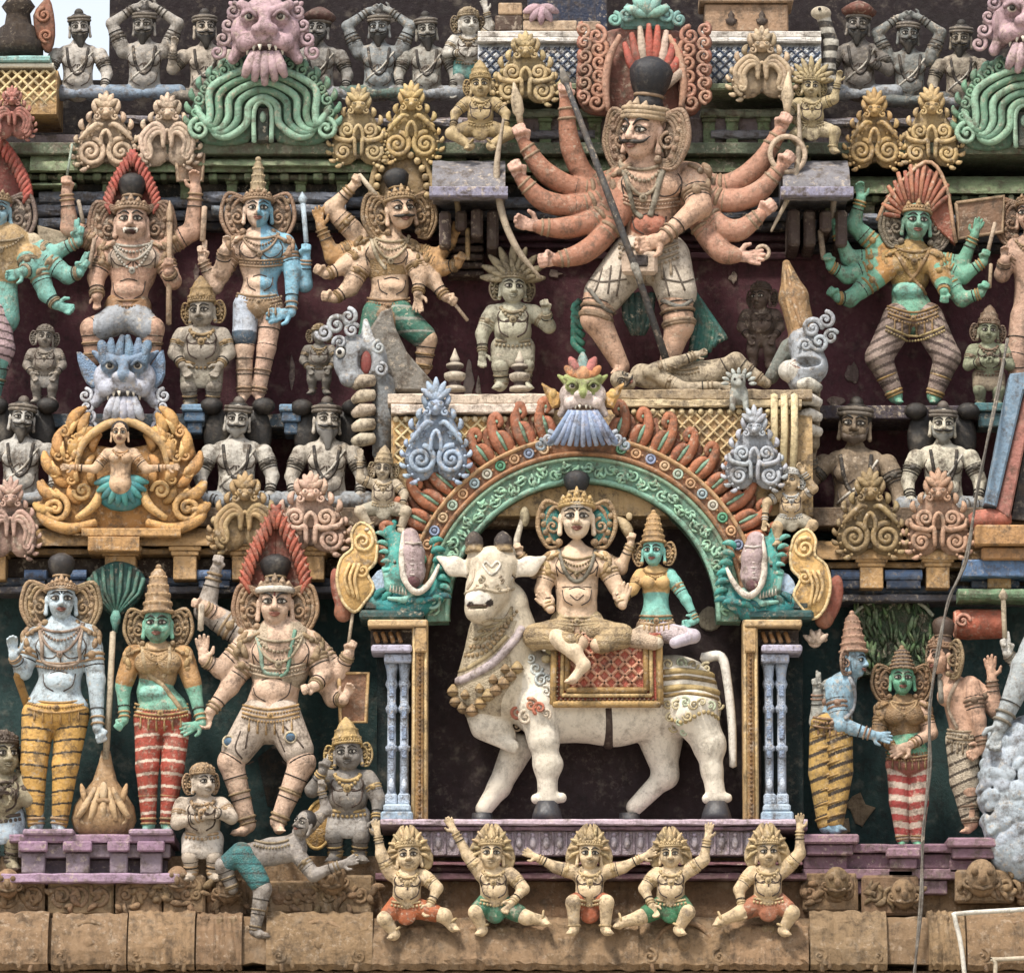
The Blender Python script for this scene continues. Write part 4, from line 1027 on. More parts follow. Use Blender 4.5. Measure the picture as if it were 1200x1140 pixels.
def gable(x, y, w, h, d, c, label, var=0, rollc=None, group='small scrolled gable ornaments', mat='paint', face=True):
    """horseshoe gable ornament with two hanging scrolls and a lion crest; (x,y) bottom middle"""
    t = Th('gable_ornament', label, 'ornament', x, y, d, group)
    W = w/2.; q = lambda u, v, f=0.: (x+u*W, y-v*h, d+f)
    m = MB(); lob = .5 if var != 1 else .46
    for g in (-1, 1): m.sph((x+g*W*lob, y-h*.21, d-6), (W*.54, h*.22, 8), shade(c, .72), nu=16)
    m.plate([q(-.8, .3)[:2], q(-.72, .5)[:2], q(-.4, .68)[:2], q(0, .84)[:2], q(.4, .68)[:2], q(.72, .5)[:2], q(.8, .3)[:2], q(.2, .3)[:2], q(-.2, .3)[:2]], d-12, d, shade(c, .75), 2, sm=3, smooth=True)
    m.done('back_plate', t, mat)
    for g in (-1, 1):
        m = MB(); r = W*.085
        if var == 0:
            m.spiral(x+g*W*.5, y-h*.2, W*.46, 2.0, 80, vary(c), r*1.25, d+1, g, n=40, r1=.1); m.tube([q(g*.1, .55, 5), q(g*.3, .56, 6), q(g*.6, .46, 6), q(g*.85, .36, 4)], [r*.7, r*1.1, r*1.1, r*.6], vary(c), n=7, sm=4)
        elif var == 1:
            for k, e in enumerate((0, .17, .34)): m.tube([q(g*.13, .3-e*.15, 4), q(g*(.12+e*.2), .47-e*.1, 6), q(g*(.42), .56-e*.38, 7), q(g*(.84-e*.7), .4-e*.25, 6), q(g*(.82-e*.8), .2, 6), q(g*(.62-e*.3), .07+e*.2, 6)], [r*.8, r*1.1, r*1.2, r*1.2, r*1.1, r*.7], vary(rollc or c, .08), n=7, sm=5)
            m.spiral(x+g*W*.66, y-h*.12, W*.22, 1.5, 270, vary(c), r, d+5, g)
        else:
            m.spiral(x+g*W*.55, y-h*.15, W*.32, 1.8, 30, vary(c), r*1.1, d+2, -g, n=34); m.spiral(x+g*W*.42, y-h*.42, W*.27, 1.7, 250, vary(c), r, d+4, g, n=30)
            m.tube([q(g*.12, .1, 4), q(g*.16, .3, 6), q(g*.34, .28, 6), q(g*.8, .32, 5), q(g*.9, .42, 3)], [r*.8, r, r, r*1.1, r*.5], vary(c), n=7, sm=4)
        for k in range(7):
            a = math.radians(-75+27*k); px, py = x+g*W*(.5+.5*math.cos(a)), y-h*.21-h*.22*math.sin(a)
            m.leaf((px, py, d), 90-g*(90-math.degrees(a)), W*.24, W*.17, vary(c, .1), d=d, bend=g*.9); m.sph((px-g*2, py, d+2), W*.055, shade(c, 1.15), nu=7, nv=5)
        for k in range(3): m.leaf(q(g*(.72-.2*k), .5+.1*k), 90-g*(60-18*k), W*.34, W*.2, vary(c, .1), d=d+2, bend=g*.9)
        m.done('scroll', t, mat)
    m = MB()
    m.tube([q(-.16, .28, 2), q(-.15, .4, 5), q(0, .48, 6), q(.15, .4, 5), q(.16, .28, 2)], W*.07, shade(c, 1.1), n=6, sm=4)
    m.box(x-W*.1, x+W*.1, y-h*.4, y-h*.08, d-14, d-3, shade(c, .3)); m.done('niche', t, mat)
    m = MB()
    m.sph(q(0, .72, 4), (W*.3, h*.09, 8), vary(c), nu=12)
    for g in (-1, 1):
        m.sph(q(g*.15, .74, 10), W*.085, shade(c, .3)); m.sph(q(g*.15, .735, 9), W*.11, shade(c, 1.15)); m.leaf(q(g*.25, .72), 90-g*60, W*.45, W*.2, vary(c), d=d+4, bend=g*.8)
        m.spiral(x+g*W*.3, y-h*.66, W*.14, 1.2, 90, vary(c), W*.05, d+8, g)
    m.sph(q(0, .69, 12), (W*.1, h*.035, 4), c)
    crest(m, x, y-h*.78, W*.6, h*.23, d+4, c); m.done('crest', t, mat)
    return t
def finial(x, y0, y1, d, label, c='4a3b36', c2='b5a894'):
    t = Th('roof_finial', label, 'finial', x, y1, d, 'pot finials on the ridge'); h = y1-y0; r = h*.2
    m = MB(); m.lathe((x, y1+1, d), (x, y0, d), [(0, r*1.3), (.08, r*1.25), (.12, r*.8), (.2, r*.7), (.26, r*1.15), (.32, r*1.3), (.4, r*1.3), (.45, r*.7), (.5, r*.6), (.55, r*1.05), (.62, r*1.05), (.68, r*.5), (.74, r*.6), (.8, r*.45), (1, .4)], [c2, c2, c, c, c2, c2, c2, c, c, c, c2, c, c2, c2, c2], n=16); m.done('pot', t, 'paint')
    return t
def lattice(m, x0, x1, y0, y1, d, step, r, c, bulge=0.):
    """crossing bars over a panel"""
    H_ = y1-y0
    for k in range(int((x1-x0+H_)/step)+2):
        for g in (-1, 1):
            xs = x0-H_+k*step
            a = (xs, y0) if g > 0 else (xs+H_, y0); b = (xs+H_, y1) if g > 0 else (xs, y1)
            P = [(a[0]+(b[0]-a[0])*t, a[1]+(b[1]-a[1])*t) for t in np.linspace(0, 1, 9)]
            P = [(px, py, d+bulge*math.sin(PI*(py-y0)/H_*.9+.15)) for px, py in P if x0 <= px <= x1]
            if len(P) > 1: m.tube(P, r, c, n=5)
# ---------------------------------------------------------------- central shrine
SH = Th('shrine', 'central shrine niche with gold posts, pale blue columns and lattice roof around the bull', 'shrine', 690, 1030, 85)
def sp(name, fn, mat='paint', label=None, parent=None): return part(name, fn, mat, SH, parent, label)
NI = '35292a'
sp('niche_back', lambda m: m.box(470, 905, 540, 963, -24, 2, NI), 'wall')
for x0, x1 in ((440, 478), (896, 945)): sp('side_wall', lambda m: m.box(x0, x1, 735, 963, -24, 40, '1d2b2c'), 'wall')
# plinth
sp('plinth_top', lambda m: m.prof(446, 946, slabp(962, 969, -24, 104), 'b9a2b0', n=40, wob=.5))
sp('plinth_frieze', lambda m: m.box(490, 908, 974, 1003, -24, 90, 'a5949c'), 'carved')
def fr(m):
    for i in range(26):
        x = 498+i*15.8
        m.sph((x, 988, 90), (4.2, 7.5, 4), 'b9abb0'); m.sph((x, 979, 91), (2.6, 2.8, 3), 'b5a3b4'); m.box(x+6.6, x+9.2, 975, 1002, 80, 93, '93818c', .8)
sp('frieze_figure', fr, 'paint')
sp('plinth_moulding', lambda m: m.prof(470, 946, slabp(969.5, 974, -24, 98), '8d6d80', n=30, wob=.5))
sp('plinth_moulding', lambda m: m.prof(462, 940, kap(1004, 1014, 0, 96), '6b3f49', n=30, wob=.6))
sp('plinth_moulding', lambda m: m.prof(480, 930, rnd(1014.5, 1022, 0, 84), '54313a', n=30, wob=.6))
sp('plinth_moulding', lambda m: m.prof(440, 945, slabp(1023, 1031, 0, 90), '6a4650', n=30, wob=.6))
sp('backing_wall', lambda m: m.box(430, 950, 1031, 1092, 0, 74, '7a5c42'), 'stone')
# gold posts and blue columns
for x0, x1 in ((482, 501), (872, 890)):
    def post(m):
        m.box(x0, x1, 727, 962, 44, 86, 'b08c58', 1.5); m.box(x0+5.5, x1-5.5, 735, 960, 80, 88.5, '8b6433', .8)
        for g in (x0+2.6, x1-2.6): m.tube([(g, 730, 86), (g, 962, 86)], 1.9, 'c9a872', n=6)
        m.beads([((x0+x1)/2, 738, 88.5), ((x0+x1)/2, 958, 88.5)], 1.9, '6e4a24', 2.6)
    sp('gold_post', post)
for x in (458, 473, 903, 918):
    def clm(m):
        w = 8.5
        m.box(x-w, x+w, 944, 962, 50, 88, '93a6bb', 2); m.box(x-w*.85, x+w*.85, 930, 943.5, 52, 84, 'a0b0c4', 2)
        m.lathe((x, 931, 68), (x, 776, 68), [(0, w*.8), (.03, w*.6), (.33, w*.62), (.34, w*.85), (.37, w*.85), (.38, w*.6), (.62, w*.6), (.63, w*.8), (.66, w*.86), (.69, w*.6), (.8, w*.62), (.84, w*.9), (.88, w*.65), (.94, w*.75), (1, w*1.0)], 'a3b2c8', n=8)
        m.box(x-w*1.05, x+w*1.05, 767, 777, 52, 84, 'aab4cc', 1.5)
        for y in (800, 826, 850, 872): m.box(x-3, x+3, y, y+16, 68, 74.5, '7f93b3', 1)
        m.leaf((x, 928, 76), 90, 16, 8, 'b4c0d2', d=76)
    sp('column', clm, 'carved')
for x in (465, 911): sp('column_base', lambda m: (m.box(x-19, x+19, 952, 963, 46, 96, '8ea6bc', 2), m.box(x-16, x+16, 943, 951.5, 46, 92, 'a2b4c6', 2)))
for x0, x1, g in ((432, 484, -1), (892, 944, 1)):
    def cap_(m):
        xc = (x0+x1)/2
        m.box(x0+2, x1-2, 757, 766, 40, 92, 'a9a4ba', 2)
    sp('capital', cap_)
    def frm(m):
        a, b = (x0-2, 500) if g < 0 else (874, x1-2)
        m.box(a, b, 728, 736, 50, 94, 'c2a070', 1.5); m.box(a+3, b-3, 737, 757, 40, 72, '2a1d16', 1)
        if g < 0: m.box(b-14, b, 736.5, 766, 50, 92, 'b8925e', 1.5)
        else: m.box(a, a+14, 736.5, 766, 50, 92, 'b8925e', 1.5)
        o = 0 if g < 0 else 14
        for k in range(4): m.tube([(a+8+o+k*9, 741, 74), (a+12+o+k*9, 753, 80)], 2.8, '8a5e30', n=6)
    sp('bracket_frame', frm)
    sp('abacus', lambda m: (m.box(x0-12, x1+12, 716, 727, 20, 90, '1f4a4a', 3), m.box(x0-6, x1+8, 704, 715.5, 10, 80, '1c3838', 3)))
# roof behind the arch
sp('roof_body', lambda m: m.prof(456, 958, [(-100, 470), (30, 470), (46, 482), (54, 505), (56, 535), (54, 600), (-100, 600)], 'b08f5e', n=4), 'worn')
sp('roof_ridge', lambda m: (m.prof(452, 650, slabp(456, 468, -60, 62), 'cbb7a2', n=20, wob=.7), m.prof(456, 650, slabp(469, 480, -60, 68), 'd2c0b0', n=20, wob=.7)), 'paint')
sp('roof_ridge', lambda m: (m.prof(722, 958, slabp(450, 462, -60, 58), '9d8768', n=20, wob=.8), m.prof(722, 945, slabp(463, 472, -60, 64), 'c4ad84', n=20, wob=.8)), 'worn')
sp('lattice_panel', lambda m: (m.box(458, 640, 482, 545, 40, 57, 'b98d50', 2), lattice(m, 460, 640, 484, 542, 58, 15, 1.8, 'd6bd86'), m.beads([(462, 486, 59), (638, 486, 59)], 4, 'd8c298', 2.6)), 'paint')
sp('lattice_panel', lambda m: (m.box(742, 930, 474, 545, 40, 57, 'a98352', 2), lattice(m, 745, 928, 476, 540, 58, 15, 1.8, 'c9ab78'), m.beads([(745, 477, 59), (928, 477, 59)], 4, 'cdb584', 2.6)), 'paint')
sp('roof_band', lambda m: [m.tube([(x, 458, 66), (x, 500, 68), (x-2, 545, 62)], 4.5, 'd5bf8e', n=7, q=.6) for x in (912, 924, 936)])
# teal arch
AR = Th('arch', 'flaming green and orange arch with sea-monster ends and lion mask above the bull riders', 'arch', 683, 722, 67); AR.d = 95
CX, CY = 683, 722
part('arch_band', lambda m: (m.sweep(CX, CY, [(157, 60), (157, 92), (159, 95), (182, 97), (185, 95), (185, 60)], -2, 182, '5f8a74', n=80, smooth=False), m.sweep(CX, CY, [(155, 88), (157, 96), (161, 98), (163, 94)], -2, 182, '7fb39b', n=80), m.sweep(CX, CY, [(181, 94), (182, 99), (185, 100), (188, 96)], 2, 178, '7a9d80', n=80)), 'paint', AR)
def vines(m):
    rr = random.Random(3)
    for i in range(40):
        a = math.radians(3+174*i/39); r = 172+(3 if i % 2 else -3); x, y = CX+r*math.cos(a), CY-r*math.sin(a)
        m.spiral(x, y, 7.5, 1.3, math.degrees(a)+(90 if i % 2 else -90), vary('8fbf9f', .12), 1.7, 97, 1 if i % 2 else -1, n=14)
        for k in range(3): m.leaf((x, y, 98), rr.uniform(0, 360), 8, 4, vary('86b596', .15), d=98)
part('vine_carving', vines, 'paint', AR)
part('rim_band', lambda m: (m.sweep(CX, CY, [(187, 70), (187, 98), (190, 102), (193, 99), (193, 70)], 4, 176, '9c6a44', n=80), m.sweep(CX, CY, [(193, 70), (193, 96), (208, 98), (208, 70)], 6, 174, '8d5b3c', n=80, smooth=False), m.sweep(CX, CY, [(207, 70), (207, 99), (209.5, 102), (212, 99), (212, 70)], 7, 173, 'b58a5c', n=80)), 'paint', AR)
JC = ['9fb3a0', 'c29468', '8da0a8', 'c7a47c', '4d9470', 'b98a60', '8090b0', 'b7b0a0']
for i in range(30):
    a = math.radians(14+152*i/29)
    if 80 < math.degrees(a) < 100: continue
    x, y = CX+200.5*math.cos(a), CY-200.5*math.sin(a); c = JC[(i*3) % 8]
    part('jewel', lambda m: (m.ring((x, y, 98), (0, 0, 1), 5, 1.6, vary(c, .1), n=14, m=6), m.sph((x, y, 98), (3, 3, 2.5), shade(c, .8)), m.sph((x+8*math.sin(a), y+8*math.cos(a), 98), 1.6, 'a0704a')), 'clean', AR)
FL = 'a5603f'
for i in range(22):
    a = 17+146*i/21
    if 83 < a < 97: continue
    ar = math.radians(a); r0 = 212; L = rng.uniform(36, 45)*(1+.12*math.sin(ar)); sgn = 1 if a < 90 else -1
    def fl(m):
        ux, uy = math.cos(ar), -math.sin(ar); tx, ty = -uy*sgn, ux*sgn     # t: downward along the rim
        q = lambda r, t, d=0: (CX+ux*(r0+r)+tx*t, CY+uy*(r0+r)+ty*t, 90+d)
        m.tube([q(-2, 5, 0), q(L*.3, 8, 3), q(L*.65, 6.5, 3), q(L*.92, 1, 2), q(L*.95, -5, 4), q(L*.75, -6, 5), q(L*.66, -1, 5)], [5, 7.2, 6.8, 6, 5, 4, 2.2], vary(FL, .12), n=8, sm=4)
        m.tube([q(-2, -4, 1), q(L*.22, -5, 4), q(L*.45, -3, 5), q(L*.55, 2, 5)], [5, 6, 4.6, 2], vary('a86040', .12), n=8, sm=4)
        m.tube([q(L*.05, 1, 6), q(L*.35, 2.5, 8), q(L*.62, 4, 7)], [1.6, 2.6, 1.4], '6f9a80', n=6)
        m.sph(q(L*.8, -2.5, 6), 2.2, '7fa58a'); m.sph(q(1, -8, 4), 2.6, 'b98258'); m.plate([q(-4, 11)[:2], q(L*.8, 10)[:2], q(L*.95, 0)[:2], q(L*.5, -8)[:2], q(-4, -10)[:2]], 72, 88, shade(FL, .6), 1)
    part('flame', fl, 'paint', AR)
    a2 = math.radians(a+146/21/2); L2 = L*.72
    def fl2(m):
        ux, uy = math.cos(a2), -math.sin(a2); tx, ty = -uy*sgn, ux*sgn; q = lambda r, t, d=0: (CX+ux*(r0+r)+tx*t, CY+uy*(r0+r)+ty*t, 82+d)
        m.tube([q(-2, 3), q(L2*.4, 5, 2), q(L2*.8, 3, 2), q(L2*1.05, -3, 3), q(L2*.85, -6, 4)], [5, 6, 5, 4, 2], vary('8f5238', .12), n=7, sm=3); m.tube([q(0, -2, 4), q(L2*.5, -1, 6)], [2, 1.4], '7f9a84', n=5)
    if a < 160 and not 78 < a < 97: part('flame', fl2, 'paint', AR)
part('flame_backing', lambda m: m.sweep(CX, CY, [(205, 60), (205, 80), (226, 80), (226, 60)], 12, 168, '6b3a2a', n=60), 'worn', AR)
# crowning lion mask
LM = Th('lion_mask', 'multicoloured lion mask with yellow ears and blue mane crowning the arch', 'ornament', 683, 522, 88); LM.d = 112
lionmask(LM, 683, 462, 27, 108, 'c9b7b0', upper='8f9a58', mouthc='6a2a2c', jaw=True)
for g in (-1, 1):
    m = MB(); m.plate([(683+g*24, 462), (683+g*48, 448), (683+g*45, 458), (683+g*36, 478), (683+g*27, 476)], 104, 114, 'c4924a', 3); m.sph((683+g*35, 461, 113), (5, 6, 3), 'd6ab60'); m.done('ear', LM)
m = MB()
for a, L, c in ((90, 34, '7c9a94'), (62, 32, 'b0605a'), (118, 32, 'b0605a'), (40, 27, 'c9804e'), (140, 27, 'c9804e')): m.leaf((683, 448, 118), a, L, 15, c, d=118); m.leaf((683, 448, 121), a, L*.6, 8, shade(c, 1.35), d=122)
m.sph((683, 440, 122), (10, 12, 8), 'c78a5c'); m.done('crest', LM)
m = MB()
for k in range(-5, 6):
    m.tube([(683+k*3, 484, 124), (683+k*5.4, 504, 126), (683+k*8, 524-abs(k)*.6, 118)], [3.4, 4.2, 2.8], vary('7f93b8' if k % 2 else '9aa9c8', .08), n=7, sm=4)
for g in (-1, 1): m.spiral(683+g*40, 515, 9, 1.4, 90, 'a0aab8', 3, 116, g); m.spiral(683+g*50, 522, 7, 1.4, 90, '8d9ca8', 2.6, 114, g)
m.done('mane', LM)
# sea monsters (makara) at both arch ends
for g, X0, nm in ((-1, 470, 0), (1, 896, 1)):
    q = lambda a, b, e=0: (X0+g*a, b, 95+e)
    dy = 4 if g > 0 else 0
    b = SD(5, 1.2); T1, T2 = H('1f7f80'), H('2c8f88')
    b.chain([q(-40, 700+dy, 4), q(-15, 712+dy, 6), q(12, 712+dy, 6), q(38, 704+dy, 2)], [10, 15, 15, 9], T1)
    b.chain([q(-14, 700+dy, 8), q(2, 680+dy, 10), q(6, 655+dy, 8), q(2, 632+dy, 4)], [14, 14, 12, 7], H('3c9a90'))
    b.chain([q(6, 640+dy, 4), q(14, 625+dy, 0), q(8, 612+dy, -2)], [9, 7, 4], T2)
    b.chain([q(-40, 700+dy, 4), q(-46, 672+dy, 2), q(-38, 640+dy, 0)], [9, 7, 4], T2)
    b.chain([q(-8, 698+dy, 18), q(12, 690+dy, 16), q(20, 668+dy, 12)], [5, 6, 3], H('6db3a4'))
    b.chain([q(30, 706+dy, 4), q(44, 696+dy, 2), q(52, 700+dy, 0)], [7, 5, 3], T2)
    mk = b.mesh('sea_monster', AR, 'paint')
    b = SD(4, 1.1); b.chain([q(-10, 632+dy, 16), q(-14, 652+dy, 20), q(-15, 675+dy, 20), q(-10, 694+dy, 18)], [11, 13.5, 12.5, 6], H('a68f90')); b.chain([q(-20, 640+dy, 14), q(-24, 670+dy, 14), q(-20, 692+dy, 14)], [4, 4, 3], H('c9b6ae'))
    b.mesh('trunk', AR, 'paint', parent=mk)
    m = MB()
    for y in (640, 646, 652, 658, 664, 670, 676): m.tube([q(-24, y+dy, 28), q(-14, y+2+dy, 33), q(-5, y+dy, 28)], 1.4, vary('c9bab4', .1), n=6)
    m.done('trunk_fold', AR, 'paint', parent=mk); m = MB(); m.tube([q(-4, 626+dy, 20), q(-1, 655+dy, 27), q(-4, 682+dy, 30), q(-18, 698+dy, 30), q(-33, 688+dy, 24), q(-45, 664+dy, 14)], [3, 3.8, 4, 4.2, 3.8, 2.2], 'd0c5b6', n=7, sm=5); m.done('jaw_rim', AR, 'paint', parent=mk); m = MB(); m.sph(q(-15, 686+dy, 30), (8, 7, 5), '5a3038')
    m.done('mouth', AR, 'paint', parent=mk); m = MB()
    m.sph(q(7, 662+dy, 18), (4.5, 4.5, 3), 'c8cfc0'); m.sph(q(7, 662+dy, 21), 2, BLACK); m.done('eye', AR, 'clean', parent=mk); m = MB(); m.spiral(*q(2, 700+dy)[:2], 9, 1.6, 0, '7cc0b0', 2.4, 112, g)
    m.spiral(*q(-38, 705+dy)[:2], 10, 1.6, 180, '8fbcae', 2.4, 106, -g); m.done('scroll', AR, 'paint', parent=mk); m = MB()
    m.plate([q(18, 690+dy)[:2], q(22, 668+dy)[:2], q(34, 678+dy)[:2], q(36, 694+dy)[:2]], 100, 106, '9db4cc', 1.5, sm=2); m.done('fin', AR, 'paint', parent=mk)
    def sc_(m):
        rr = random.Random(8)
        for k in range(9): m.leaf(q(-42+k*9, 704+dy+8*math.sin(k*.4), 14), (90+g*(40-k*4)), 17, 8, vary('2f8f8a' if k % 2 else '1d6f74', .15), d=q(0, 0, 15+6*math.sin(k*.4))[2], bend=g*.8)
        m.done('scale', AR, 'paint', parent=mk); m.__init__()
        for k in range(6): m.leaf(q(-44+k*2, 690-k*10+dy, 8), 90+g*(60-k*8), 16, 8, vary('3a9a90', .15), d=q(0, 0, 12)[2], bend=g*.9)
        m.done('tail_fin', AR, 'paint', parent=mk); m.__init__()
        for k in range(5): m.leaf(q(8+k*2.5, 672-k*10+dy, 12), 90-g*(50-k*6), 13, 6, vary('58a89a', .15), d=q(0, 0, 16)[2], bend=-g*.7)
        m.done('crest_fin', AR, 'paint', parent=mk); m.__init__()
        for k in range(6): m.lathe(q(-6+k*3.6, 701+dy-k*.8, 25), q(-6+k*3.6, 693+dy-k*.8, 26), [(0, 1.8), (1, .3)], 'c9c4b4', n=6)
    part('tooth', sc_, 'paint', AR, parent=mk)
    if True:
        b = SD(3, 1.); b.chain([q(-26, 690+dy, 18), q(-4, 706+dy, 24), q(14, 704+dy, 22)], [3, 3.4, 2.2], H('7fbcae')); b.mesh('lip', AR, 'paint', parent=mk)
# golden curls beyond the monsters
for x, g, lab in ((424, -1, 'golden scrolled fin curling behind the left sea monster tail'), (944, 1, 'golden scrolled fin curling behind the right sea monster tail')):
    t = Th('scroll_fin', lab, 'ornament', x, 720, 70); c = 'c79a55'
    o = 0 if g < 0 else 8
    P = [(x-g*18, 640+o), (x-g*12, 622+o), (x+g*2, 614+o), (x+g*12, 626+o), (x+g*11, 644+o), (x+g*24, 656+o), (x+g*29, 680+o), (x+g*22, 706+o), (x+g*8, 718+o), (x-g*4, 706+o), (x-g*14, 690+o), (x-g*6, 672+o), (x-g*16, 660+o)]
    part('back_plate', lambda m: m.plate(P, 66, 80, c, 2.5, sm=3, smooth=True), 'paint', t)
    def cu(m):
        m.spiral(x-g*1, 636+o, 13, 1.7, 60, 'dcb676', 2.6, 80, g); m.spiral(x-g*1, 670+o, 9, 1.4, 120, 'd2a968', 2.4, 80, -g)
        for k in range(3): m.tube([(x+g*(2+k*6), 662+o, 81), (x+g*(8+k*6), 680+o, 83), (x+g*(4+k*5), 704+o-k*3, 81)], 2.2, 'd8b070', n=6, sm=4)
        m.tube([p for p in P]+[P[0]], 2.2, 'd9bb84', n=6); 
    def cu2(m):
        cu(m)
    part('scroll', lambda m: (m.spiral(x-g*1, 636+o, 13, 1.7, 60, 'dcb676', 2.6, 80, g), m.spiral(x-g*1, 670+o, 9, 1.4, 120, 'd2a968', 2.4, 80, -g), [m.tube([(x+g*(2+k*6), 662+o, 81), (x+g*(8+k*6), 680+o, 83), (x+g*(4+k*5), 704+o-k*3, 81)], 2.2, 'd8b070', n=6, sm=4) for k in range(3)], m.tube([(px, py, 79) for px, py in P+[P[0]]], 2., 'd9bb84', n=6, sm=3)), 'paint', t)
    b = SD(4, 1.3); b.ell((x+g*(33 if g > 0 else 27), 692+o, 62), (11 if g > 0 else 9, 28, 7), H('8f4a38'), rot(roll=g*12)); b.ell((x+g*22, 716+o, 62), (11, 12, 7), H('9a5e44')); b.mesh('red_lobe', t)
finial(533, 408, 457, 30, 'slim dark-ringed pot finial standing on the ridge beside the grey slab')
finial(609, 410, 457, 30, 'slim pot finial on the ridge in front of the cream dwarf')
# ---------------------------------------------------------------- white bull and its riders
B = Fig('bull_statue', 'white plaster bull with bells, red saddle cloth and dark hooves under the arch', 'bull statue', 690, 962, 48, 'd6ccba', k=9, cell=1.45, mat='clean')
CR = H('cdbfa6')
B.limb([(612, 800, 2), (650, 818, 0), (720, 822, -2), (790, 815, -2)], [46, 51, 51, 47], q=.72)
B.limb([(806, 812, 0), (812, 830, 4)], [36, 34], q=.8)
B.limb([(582, 802, 8), (590, 752, 16), (588, 715, 24)], [46, 40, 32], c=CR, q=.75)
B.limb([(563, 815, 14), (572, 846, 12), (592, 864, 8)], [27, 21, 13], q=.6)
# dewlap frill
for i in range(7): B.ell((560+i*7, 858+i*3.2, 10+i), (6.5, 8, 4.5), k=5)
# legs
B.limb([(630, 832, 22), (637, 870, 24), (641, 905, 22), (642, 938, 20)], [25, 18, 12.5, 11.5], k=6, lines=False)
B.ell((643, 898, 22), (17, 13, 15)); B.limb([(628, 938, 20), (658, 937, 22)], [6, 6], k=4)
B.limb([(606, 876, -18), (585, 920, -18), (567, 946, -16)], [19, 13, 10], k=6, lines=False)
B.limb([(812, 838, 20), (830, 872, 20), (834, 905, 18), (839, 936, 18)], [30, 18, 12, 11.5], k=7, lines=False); B.ell((832, 878, 18), (17, 15, 14)); B.limb([(828, 938, 20), (852, 937, 20)], [6, 5.5], k=4)
B.limb([(775, 862, -18), (780, 908, -18), (744, 944, -16)], [28, 13, 10], k=7, lines=False); B.ell((782, 905, -18), (13, 14, 12))
# head
hx, hy = 575, 690
B.limb([(577, 674, 40), (571, 700, 50), (563, 721, 56)], [28, 24, 18.5], c=H('c8b9a0'), q=.9)
for g in (-1, 1):
    B.ell((576+g*19, 668, 40), (12, 10, 11), c=H('c8b9a0')); B.ell((576+g*21, 684, 46), (8, 5.5, 5), cut=True, k=3, c=H('8a7a6a')); B.ell((563+g*9, 717, 68), (4.5, 3.4, 4), cut=True, k=2, c=H('2c201c'))
    B.limb([(576+g*23, 676, 42), (576+g*44, 670, 42), (576+g*63, 659, 36)], [8, 11.5, 2.5], c=H('d6cab8'), q=.5, k=4)
    B.limb([(576+g*30, 675, 34), (576+g*52, 664, 28)], [2.5, 1.5], c=H('9a8274'), cut=False, q=1) if False else None
    B.limb([(576+g*18, 664, 42), (574+g*18, 650, 42)], [10, 9], c=H('c6b49a'), k=3)
B.ell((561, 712, 66), (15, 9, 8), c=H('d8d0c4')); B.ell((561, 727, 60), (11, 5, 8), c=H('bfae98')); B.ell((561, 722, 68), (11, 2, 6), c=H('54322c'), cut=True, k=2)
